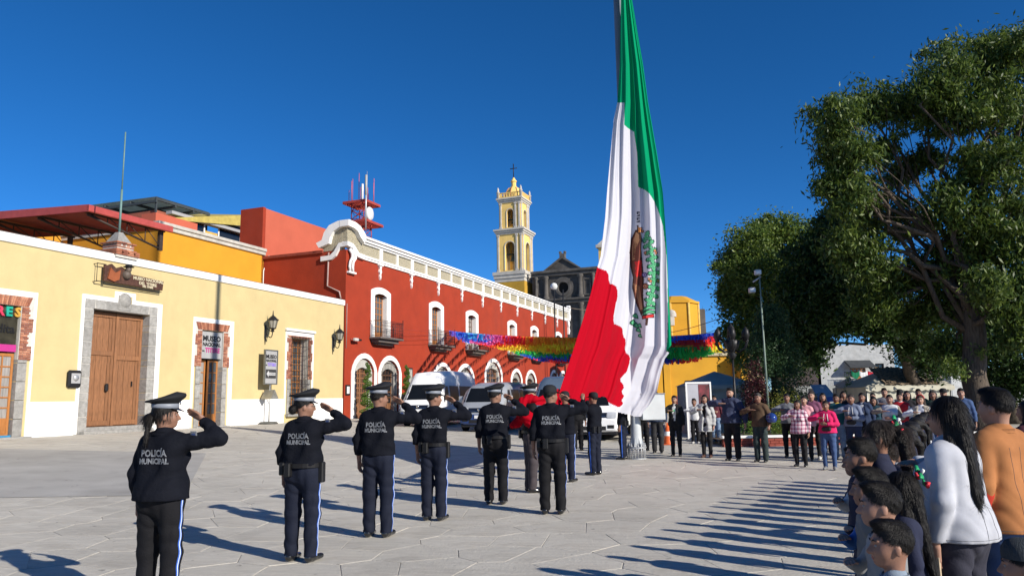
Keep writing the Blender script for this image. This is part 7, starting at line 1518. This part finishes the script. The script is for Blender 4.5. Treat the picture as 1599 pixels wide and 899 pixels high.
def strands(ho, V, Q, s, kind, npv, HY, hsz, m, n, zmax=9):
    """fine locks laid over the hair so that its outline breaks up"""
    P = V[Q]; fc = P.mean(1); nr = np.cross(P[:, 2] - P[:, 0], P[:, 3] - P[:, 1]); ar = np.linalg.norm(nr, axis=1) + 1e-12; nr /= ar[:, None]; cen = fc.mean(0)
    long_ = kind in ('long', 'longback', 'bigpony', 'ponytail', 'mid', 'tied'); pick = RNG.choice(len(Q), n, p=ar / ar.sum()); w4 = RNG.dirichlet(np.ones(4), n); p0 = (P[pick] * w4[:, :, None]).sum(1); N_ = nr[pick]
    crown = npv + HY @ (np.array((0, -.05, 1.755)) - npv) * 1.0; back = HY @ np.array((0, -1.0, 0))
    fl = p0 - crown; fl /= np.linalg.norm(fl, axis=1)[:, None] + 1e-9
    if long_: fl = fl * .25 + np.array((0, 0, -1.0)) + back * .1
    else: fl = fl + RNG.normal(size=fl.shape) * .28 + np.array((0, 0, -.12))
    fl = fl - N_ * (fl * N_).sum(1)[:, None]; fl /= np.linalg.norm(fl, axis=1)[:, None] + 1e-9
    L_ = (RNG.uniform(.05, .12, n) if long_ else RNG.uniform(.014, .032, n)); wd = RNG.uniform(.0009, .0020, n) * (1.3 if long_ else 1.0)
    lift = RNG.uniform(.0, .5, n) * (.10 if long_ else .55); side = np.cross(fl, N_); Vs = []; K = 4
    for k in range(K):
        t = k / (K - 1); c = p0 + fl * (L_ * t)[:, None] + N_ * (.0008 + L_ * lift * t * (1 - .3 * t))[:, None] + side * (np.sin(t * 4 + pick) * .003 * t)[:, None]
        if long_: c = c - N_ * (L_ * .05 * t * t)[:, None]
        ww = (wd * (1 - .75 * t))[:, None]; Vs += [c - side * ww, c + side * ww]
    Vs = np.stack(Vs, 1); Vs = Vs[p0[:, 2] < zmax]; n = len(Vs); Vs = Vs.reshape(-1, 3) * s; b = np.arange(n)[:, None] * 2 * K; F_ = np.concatenate([b + np.array([2 * k, 2 * k + 1, 2 * k + 3, 2 * k + 2]) for k in range(K - 1)]); setp(link_mesh('hair_locks', np_mesh('hair_locks', Vs, F_), ho, [m]), kind='stuff')
def bmesh_sub(me):
    import bmesh
    bm = bmesh.new(); bm.from_mesh(me); bmesh.ops.triangulate(bm, faces=bm.faces[:])
    for _ in range(2): bmesh.ops.subdivide_edges(bm, edges=[e for e in bm.edges if e.calc_length() > .022], cuts=1)
    bmesh.ops.triangulate(bm, faces=bm.faces[:]); bm.to_mesh(me); bm.free(); return me
M_NAVY = cl_('navy_uniform_cloth', (.0055, .0065, .011), .85, bump=.3, bscale=45, spec=.12); M_NAVYT = cl_('navy_uniform_trousers', (.008, .011, .024), .8, bump=.2, bscale=60, spec=.2); M_BLKT = cl_('black_uniform_trousers', (.007, .007, .009), .8, bump=.2, spec=.2); M_BRNT = cl_('grey_brown_trousers', (.055, .045, .05), .85)
def feet(px, py): p = gnd(px, py); return p.x, p.y
def pxy(px, Y): return at(px, 612, Y).x, Y
def cop(label, px, py, H, heading, hy, **k):
    x, y = feet(px, py); d = dict(rarm='salute', top='jacket', topm=M_NAVY, hem=.97, pants=M_NAVYT, hat='peaked', stripe=True, police=True, belt=True, headyaw=hy, res=.014, group='municipal police officers', skin=1, bulk=1.05); d.update(k); return make_person(label, x, y, heading, H, **d)
cop('officer with hair tied back under a peaked cap, nearest to the camera, saluting', 243, 958, 1.62, 15, 52, female=True, hair='tied', bulk=1.16, res=.012, hem=.93, pants=M_BLKT, belt=False)
cop('saluting officer with glasses and hair in a bun, second from the left', 470, 876, 1.66, 16, 52, female=True, hair='bun', bulk=1.18, glasses=True, hem=1.0, res=.013)
cop('saluting officer with wide pale trouser stripe, third from the left, before the topiary', 590, 838, 1.74, 12, 42, hem=.95, bulk=1.08, belt=False)
cop('slim saluting officer fourth from the left, before the white van', 678, 812, 1.73, 15, 44, bulk=1.0, hem=1.0, hair='crew')
cop('saluting officer with plain black trousers, before the silver van', 775, 787, 1.75, 8, 45, pants=M_BLKT, bulk=1.06, hem=.99, hair='crew')
cop('saluting officer in a black baseball cap beside the red cloth', 864, 802, 1.74, 9, 42, hat='ball', pants=M_BLKT, bulk=1.08, hem=1.0)
x_, y_ = feet(830, 768)
make_person('officer in peaked cap cradling the red end of the flag', x_, y_, 75, 1.77, skin=1, rarm='hold', larm='holdhigh', top='jacket', topm=M_BLKT, pants=M_BRNT, hat='peaked', res=.015, headyaw=25, hem=.97, group='officers holding the flag', belt=True)
x_, y_ = feet(886, 752); make_person('officer hidden behind the one in the baseball cap, lifting the flag', x_, y_, 30, 1.68, skin=1, rarm='raise', larm='raise', top='jacket', topm=M_NAVY, pants=M_NAVYT, hat='ball', res=.016, stripe=True, group='officers holding the flag')
x_, y_ = feet(930, 741); make_person('officer under the red panel holding the cloth up with both hands', x_, y_, -50, 1.66, skin=1, rarm='raise', larm='raise', top='jacket', topm=M_NAVY, pants=M_NAVYT, hat='ball', res=.016, stripe=True, belt=True, group='officers holding the flag')
x_, y_ = feet(974, 717); make_person('officer whose legs show under the white cloth beside the pole', x_, y_, -70, 1.64, skin=1, rarm='raise', larm='down', top='jacket', topm=M_NAVY, pants=M_NAVYT, hat='ball', res=.018, stripe=True, belt=True, group='officers holding the flag')
x_, y_ = feet(903, 703); make_person('man in black between the two officers under the red panel', x_, y_, 170, 1.66, skin=1, rarm='down', top='jacket', topm=M_BLKT, pants=M_BLKT, res=.02)
x_, y_ = feet(1006, 703); make_person('man in black trousers behind the winch box of the pole', x_, y_, 180, 1.6, skin=1, rarm='down', top='jacket', topm=M_BLKT, pants=M_BLKT, res=.02)
# bundle of red cloth in the officer's arms
BD_ = SDF(); gx_, gy_ = feet(830, 768)
for (px, py, r_, dy) in ((824, 622, .08, -.05), (815, 628, .10, -.1), (812, 642, .12, -.1), (822, 650, .14, -.15), (830, 660, .12, -.1), (808, 660, .09, -.05), (800, 664, .06, 0), (834, 622, .08, -.05)):
    p = at(px, py, gy_ - .32 + dy); BD_.cap(p, p, r_ * .8, None, .08)
BD_.wr = .010; BD_.wf = 20; Vb_, Qb_ = BD_.build(.012); link_mesh('red_bundle', np_mesh('red_bundle', Vb_ - offs, Qb_), FLAG, [MATS['flag_red']])

def plaid(name, c1, c2, c3):
    m = mat(name, c1, .85); nt = m.node_tree; N = nt.nodes; L = nt.links; b = N['Principled BSDF']; tc = N.new('ShaderNodeTexCoord'); out = None
    for ax, f in (('X', 14), ('Z', 12)):
        sx = N.new('ShaderNodeSeparateXYZ'); L.new(tc.outputs['Object'], sx.inputs[0]); mu = N.new('ShaderNodeMath'); mu.operation = 'MULTIPLY'; mu.inputs[1].default_value = f; L.new(sx.outputs[ax], mu.inputs[0]); fr_ = N.new('ShaderNodeMath'); fr_.operation = 'FRACT'; L.new(mu.outputs[0], fr_.inputs[0]); gt = N.new('ShaderNodeMath'); gt.operation = 'GREATER_THAN'; gt.inputs[1].default_value = .62; L.new(fr_.outputs[0], gt.inputs[0])
        if out is None: out = gt.outputs[0]
        else: ad = N.new('ShaderNodeMath'); ad.operation = 'ADD'; L.new(out, ad.inputs[0]); L.new(gt.outputs[0], ad.inputs[1]); hf = N.new('ShaderNodeMath'); hf.operation = 'MULTIPLY'; hf.inputs[1].default_value = .5; L.new(ad.outputs[0], hf.inputs[0]); out = hf.outputs[0]
    rp = N.new('ShaderNodeValToRGB'); rp.color_ramp.interpolation = 'CONSTANT'; rp.color_ramp.elements[0].color = (*c1, 1); rp.color_ramp.elements[1].position = .25; rp.color_ramp.elements[1].color = (*c2, 1); e = rp.color_ramp.elements.new(.75); e.color = (*c3, 1); L.new(out, rp.inputs[0]); L.new(rp.outputs[0], b.inputs['Base Color']); return m
C = cl_
JEANS = C('blue_jeans', (.05, .09, .20)); JEANSL = C('light_jeans', (.18, .26, .38)); DKP = C('black_trousers', (.012, .012, .014)); GRP = C('dark_green_trousers', (.03, .045, .045)); SNK = mat('white_trainers', (.55, .55, .53), .6); BRSH = mat('brown_boots', (.10, .05, .04), .5)
CG = 'people standing in the crowd behind the flagpole'
def civ(label, px, py, H, heading=205, **k):
    x, y = feet(px, py); d = dict(skin=0, res=.019, group=CG, hat=None, larm='down'); d.update(k); return make_person(label, x, y, heading, H, **d)
def sash(ob, s, HM, arms):
    q = MB(); q.tube([(-.02 * s, .20 * s, 1.33 * s), (.05 * s, .23 * s, 1.29 * s), (.13 * s, .17 * s, 1.33 * s)], .02, 6); q.build('green_ribbon', mat('green_ribbon', (.01, .35, .12), .6), ob)
civ('man in a dark cap and navy jacket, half hidden by the flag', 1028, 707, 1.66, 195, hat='ball', top='jacket', topm=C('slate_navy', (.03, .045, .085)), hem=.9, pants=C('charcoal_trousers', (.03, .03, .033)), rarm='down')
civ('woman in open black jacket and white blouse with a green ribbon', 1057, 712, 1.58, 200, female=True, hair='tied', topm=C('black_cloth', (.014, .014, .015)), inner=C('white_blouse', (.62, .62, .62)), open_front=True, pants=DKP, hem=.88, extras=(sash,))
civ('woman in knee-length pale grey coat over black, before the framed board', 1105, 714, 1.59, 208, female=True, hair='long', top='coat', topm=C('pale_grey_coat', (.42, .43, .43)), inner=C('black_knit', (.01, .01, .011)), open_front=True, pants=DKP, hem=.72, shoes=BRSH, bulk=.92)
civ('child in a white top holding still, partly behind the framed board', 1087, 692, 1.42, 200, child=True, topm=C('white_shirt', (.6, .6, .6)), top='shirt', pants=DKP, shoes=SNK, skin=1)
civ('young person in maroon top and torn pale jeans behind the bearded man', 1119, 692, 1.55, 200, topm=C('maroon_top', (.10, .02, .03)), top='shirt', pants=JEANSL, shoes=SNK, skin=1, rarm='fold')
civ('bearded man in a navy padded jacket, tallest of the row', 1146, 719, 1.74, 212, topm=C('navy_padded', (.035, .045, .09), bump=.8, bscale=14), top='puffer', hem=.90, pants=DKP, rarm='chesthigh', beard=True, bulk=1.14, skin=2, larm='out')
civ('older man in an olive brown jacket with a helmet under his arm', 1190, 721, 1.60, 215, topm=C('olive_brown', (.10, .062, .035)), top='jacket', hem=.90, pants=GRP, hair='short', hairm=M_HAIRG, larm='bag', bulk=1.05, skin=1)
civ('woman in grey sweater and black leggings behind the plaid shirt', 1235, 714, 1.58, 205, female=True, hair='tied', topm=C('grey_sweater', (.16, .17, .19)), top='sweater', pants=DKP, larm='bag', skin=1)
civ('short-haired older woman in a pink and white plaid shirt', 1252, 728, 1.44, 215, female=True, hair='mid', topm=plaid('pink_plaid', (.60, .52, .55), (.42, .20, .27), (.16, .04, .09)), top='jacket', hem=.86, pants=DKP, bulk=1.12, skin=1)
civ('woman in a pale pink sweater just behind the plaid shirt', 1262, 719, 1.52, 210, female=True, hair='tied', topm=C('pale_pink', (.62, .30, .33)), top='sweater', pants=DKP, skin=2)
civ('tall woman in a mauve sweater behind the pink one', 1274, 717, 1.63, 210, female=True, hair='tied', hairm=M_HAIRB, topm=C('mauve_knit', (.18, .065, .12)), top='sweater', pants=DKP, shoes=SNK, skin=2)
def hoodie_bits(ob, s, HM, arms):
    q = MB()
    for sx in (-.035, .035): q.tube([(sx * s, .13 * s, 1.42 * s), (sx * 1.3 * s, .185 * s, 1.33 * s), (sx * 1.6 * s, .205 * s, 1.24 * s)], .006, 5)
    q.build('drawstring', M_LETTERW, ob)
    q = MB(); q.box(-.12 * s, .12 * s, .15 * s, .24 * s, .98 * s, 1.09 * s, 0, .03); q.build('waist_bag', M_BLACK, ob)
civ('woman in a bright raspberry hoodie with a black waist bag', 1297, 733, 1.42, 210, female=True, hair='tied', topm=C('raspberry_hoodie', (.62, .015, .11)), top='jacket', pants=JEANS, shoes=C('grey_trainers', (.2, .2, .2)), rarm='chest', larm='fold', bulk=1.12, skin=1, extras=(hoodie_bits,))
civ('man in teal top with yellow sleeves behind the raspberry hoodie', 1313, 717, 1.55, 210, topm=C('teal_top', (.02, .12, .13)), top='vest', topx=C('yellow_sleeve', (.6, .42, .04)), pants=JEANSL, skin=3, larm='down')
civ('person in black taking a photo with a raised phone at the back', 1324, 702, 1.62, 200, topm=C('black_top2', (.015, .015, .02)), top='shirt', pants=DKP, rarm='phone', larm='phone', hair='long', female=True, skin=1)
civ('woman in a grey-blue hoodie beside the raspberry hoodie', 1337, 722, 1.54, 215, female=True, hair='tied', hairm=M_HAIRB, topm=C('grey_blue_hoodie', (.15, .18, .26)), top='jacket', pants=C('navy_joggers', (.02, .03, .07)), shoes=SNK, larm='fold', bulk=1.12, skin=1, extras=(hoodie_bits,))
civ('woman in navy jacket with white-trimmed collar in the middle of the crowd', 1354, 719, 1.57, 212, female=True, hair='tied', topm=C('navy_jacket2', (.02, .035, .08)), top='jacket', inner=C('white_tee', (.6, .6, .6)), open_front=True, pants=DKP, skin=1, bulk=1.05)
civ('dark-haired woman in a dark teal sweater looking down', 1372, 718, 1.48, 215, female=True, hair='mid', topm=C('dark_teal', (.015, .05, .075)), top='sweater', pants=C('navy_joggers', (.02, .03, .07)), skin=1, headpitch=-8)
civ('tall man at the back of the crowd before the beige tent', 1389, 704, 1.68, 205, topm=C('grey_shirt', (.2, .2, .22)), top='shirt', pants=DKP, skin=0)
civ('woman in a white hoodie with grey-brown sleeves', 1398, 724, 1.52, 212, female=True, hair='tied', topm=C('white_hoodie', (.60, .62, .65)), top='vest', topx=C('taupe_sleeve', (.22, .19, .16)), pants=DKP, larm='fold', bulk=1.16, skin=0)
civ('boy in a red and white baseball jacket behind the white hoodie', 1413, 712, 1.55, 210, topm=C('red_varsity', (.5, .02, .03)), top='vest', topx=C('white_sleeve', (.6, .6, .6)), pants=JEANS, hair='fade', skin=0)
civ('long-haired woman in a black top at the back', 1425, 708, 1.60, 205, female=True, hair='long', topm=C('black_top2', (.015, .015, .02)), top='shirt', pants=DKP, skin=0)
def folder(ob, s, HM, arms):
    w_ = arms[-1][2] * s; q = MB(); q.box(w_[0] - .12, w_[0] + .10, w_[1] + .02, w_[1] + .035, w_[2] - .12, w_[2] + .08, 0, .004); q.build('folder', mat('pink_folder', (.45, .15, .16), .6), ob)
civ('woman with red headband, white sweater and beige vest, palm across chest', 1447, 727, 1.50, 212, female=True, hair='long', hairm=M_HAIRR, hat='headband', topm=C('beige_vest', (.42, .37, .30)), top='vest', topx=C('white_sweater', (.62, .64, .68)), open_front=True, pants=JEANSL, skin=2, extras=(folder,), larm='hold', bulk=1.05)
civ('woman in dark green with loose brown hair beside the red headband', 1466, 714, 1.60, 210, female=True, hair='mid', hairm=M_HAIRB, topm=C('dark_green_top', (.02, .045, .035)), top='sweater', pants=JEANS, skin=1)
civ('man in a black cap glimpsed right of the woman in dark green', 1483, 712, 1.62, 208, hat='ball', topm=C('charcoal_top', (.04, .04, .045)), top='jacket', pants=DKP, skin=1)
for i, (lb, px, Y, Hh, kw) in enumerate([('woman in a dark red jumper at the back, between the mauve and raspberry tops', 1284, 19.6, 1.58, dict(female=True, hair='mid', topm=C('dark_red_jumper', (.16, .02, .025)), top='sweater')), ('man in a grey cap behind the brown-sleeved white hoodie', 1405, 20.4, 1.62, dict(hat='ball', topm=C('grey_shirt', (.2, .2, .22)), top='shirt')),
    ('woman in light blue sweatshirt at the back near the beige tent', 1362, 20.8, 1.56, dict(female=True, hair='tied', topm=C('light_blue_sweat', (.22, .32, .46)), top='sweater')), ('woman in black jacket behind the man with yellow sleeves', 1346, 20.6, 1.55, dict(female=True, hair='long', topm=C('black_cloth', (.014, .014, .015)), top='jacket')),
    ('man in a dark green jacket behind the red varsity jacket', 1434, 20.2, 1.64, dict(topm=C('bottle_green', (.02, .06, .035)), top='jacket')), ('woman in a cream cardigan behind the dark green sweater', 1458, 20.0, 1.56, dict(female=True, hair='tied', topm=C('cream_cardigan', (.45, .40, .30)), top='sweater')), ('man in a blue checked jacket near the tall ash trunk', 1500, 17.5, 1.63, dict(topm=C('mid_blue_jacket', (.05, .09, .2)), top='jacket'))]):
    x_, y_ = pxy(px, Y); make_person(lb, x_, y_, 205 + 6 * (i % 3), Hh, skin=i % 3, res=.02, group=CG, pants=[DKP, JEANS][i % 2], rarm=['chest', 'down', 'chest'][i % 3], **kw)
# helmet under the man's arm
hx, hy_ = feet(1190, 721); a_ = radians(215); lx, ly = -.30, .05; wx, wy = hx + lx * cos(-a_) - ly * sin(-a_), hy_ + lx * sin(-a_) + ly * cos(-a_)
HL = empty('helmet', (wx, wy, 1.02), 0, 'shiny blue motorcycle helmet under the arm of the man in brown', 'helmet')
S_ = SDF(); S_.ell((0, 0, 0), (.125, .15, .13), .02); S_.ell((0, .02, -.14), (.09, .11, .06), .02, None, 's'); V_, Q_ = S_.build(.012); link_mesh('shell', np_mesh('shell', V_, Q_), HL, [mat('helmet_blue', (.02, .05, .22), .12, coat=.8)]); q = MB(); q.lathe([(.127, -.05), (.133, 0), (.127, .05)], (0, 0, .0), 16, 0, a0=-2.6, a1=-.5); q.build('visor', M_WIND, HL)

# ------------------------------------------------------------------ the children and adults close to the camera
KG = 'children lined up beside the camera'
def kid(label, px, Y, H, heading=-72, **k):
    x, y = pxy(px - 27 * min(1, 3 / Y), Y); d = dict(child=True, skin=0, res=.0115, group=KG, larm='down', rarm='kidchest', top='shirt', pants=C('navy_school', (.02, .025, .05)), bulk=.98); d.update(k); return make_person(label, x, y, heading, H, **d)
GREYB = C('grey_blue_polo', (.20, .25, .31), bump=.15, bscale=160); LGREY = C('light_grey_shirt', (.24, .25, .26), bump=.15, bscale=160); GVEST = C('grey_school_vest', (.15, .155, .16), bump=.2, bscale=160); WCOL = C('white_collar_shirt', (.55, .56, .58)); NAVS = C('navy_school_sweater', (.018, .022, .05)); BLUC = C('blue_collar', (.03, .12, .38))
kid('smallest boy in front, grey-blue polo, seen from behind', 1397, 3.0, 1.06, topm=GREYB, headyaw=-8, res=.0105, skin=1, sleeve=.4)
kid('boy in light grey shirt with thick black hair behind the smallest boy', 1382, 3.4, 1.155, topm=LGREY, hair='short', headyaw=0, skin=0, sleeve=1)
kid('boy in grey vest with a blue collar, partly hidden by the thick-haired boy', 1366, 3.9, 1.17, topm=GVEST, top='vest', topx=BLUC, hair='short', skin=1)
kid('girl with long loose black hair and green-white-red ribbons', 1411, 4.0, 1.14, topm=NAVS, top='sweater', hair='longback', hat='bow', female=True, skin=1)
kid('child with brown hair in a dark sweater behind the blue collar', 1364, 4.45, 1.10, topm=NAVS, top='sweater', hair='mid', hairm=M_HAIRR, skin=2)
kid('boy with shaved sides and black top hair in white collar', 1352, 4.75, 1.26, topm=NAVS, top='vest', topx=WCOL, hair='fade', skin=1)
kid('boy with cropped hair and white collar left of the ponytail', 1388, 5.45, 1.20, topm=NAVS, top='vest', topx=WCOL, hair='crew', hairm=M_HAIRB, skin=2)
kid('girl with a high wavy ponytail and tricolour bow', 1380, 5.3, 1.35, -65, topm=NAVS, top='sweater', hair='bigpony', hat='bow', female=True, skin=1, hairm=M_HAIRB)
kid('child whose face shows just left of the boy with shaved sides', 1345, 5.2, 1.18, topm=NAVS, top='sweater', hair='short', skin=1)
protos = [kid('schoolboy in navy vest further back in the children row', 1406, 6.0, 1.2, topm=NAVS, top='vest', topx=WCOL, res=.02), kid('schoolgirl with ponytail further back in the children row', 1415, 6.5, 1.22, topm=NAVS, top='sweater', hair='ponytail', female=True, res=.02), kid('schoolboy in light grey shirt further back in the children row', 1411, 7.0, 1.2, topm=LGREY, hair='fade', res=.02)]
for i, o in enumerate(protos): o['group'] = 'children further back in the row'
for i in range(12):
    pr = protos[i % 3]; c = dup(pr); t = (i + 1) / 12; px = 1408 + 34 * t + random.uniform(-3, 3); Yk = 7.0 + 5.3 * t; x, y = pxy(px, Yk); m = pr.matrix_world.copy(); m.translation = Vector((x, y, 0)); c.matrix_world = m @ Matrix.Rotation(random.uniform(-.2, .2), 4, 'Z')
def paper(ob, s, HM, arms):
    w_ = arms[-1][2] * s; q = MB(); q.box(w_[0] - .015, w_[0] + .0, w_[1] - .02, w_[1] + .20, w_[2] - .34, w_[2] - .06, 0, .002); q.build('paper', mat('manila_paper', (.48, .38, .26), .8), ob)
x_, y_ = pxy(1474, 4.2)
make_person('woman in a white denim jacket with long black hair, back to the camera', x_, y_, -38, 1.56, skin=0, rarm='chest', larm='down', female=True, bulk=1.26, top='blazer', topm=C('white_denim', (.43, .44, .48), bump=.05, bscale=160), hem=.90, pants=C('dark_slacks', (.03, .03, .045)), hair='longback', res=.011, headyaw=-14, extras=(paper,))
def redsleeve(ob, s, HM, arms):
    S_ = SDF(); S0_, e, w_, hd, pn, cu = arms[-1]; S_.cap(e + (w_ - e) * .10, w_, .058, .045, .02); S_.wr = .004; S_.wf = 30; V_, Q_ = S_.build(.012); link_mesh('red_sleeve', np_mesh('red_sleeve', V_ * s, Q_), ob, [C('red_knit', (.42, .03, .015))])
x_, y_ = pxy(1552, 4.6)
make_person('man in a tan orange blazer with red sleeve cuffs, back to the camera', x_, y_, -25, 1.60, skin=0, rarm='chest', larm='down', bulk=1.15, top='blazer', topm=C('tan_orange_blazer', (.36, .145, .05), bump=.05, bscale=160), hem=.84, pants=JEANS, hair='short', res=.011, sleeve=.6, extras=(redsleeve,), headyaw=-5)
x_, y_ = pxy(1566, 2.95)
make_person('child in a dark knitted hat at the lower right corner', x_, y_, -60, .98, skin=1, child=True, top='sweater', topm=C('dark_coat', (.03, .035, .04)), hat='beanie', res=.0115, group=KG)
x_, y_ = pxy(1600, 7.2)
make_person('person in dark maroon at the right edge behind the tan blazer', x_, y_, -30, 1.48, skin=1, female=True, hair='mid', top='sweater', topm=C('dark_maroon', (.07, .02, .03)), res=.016)
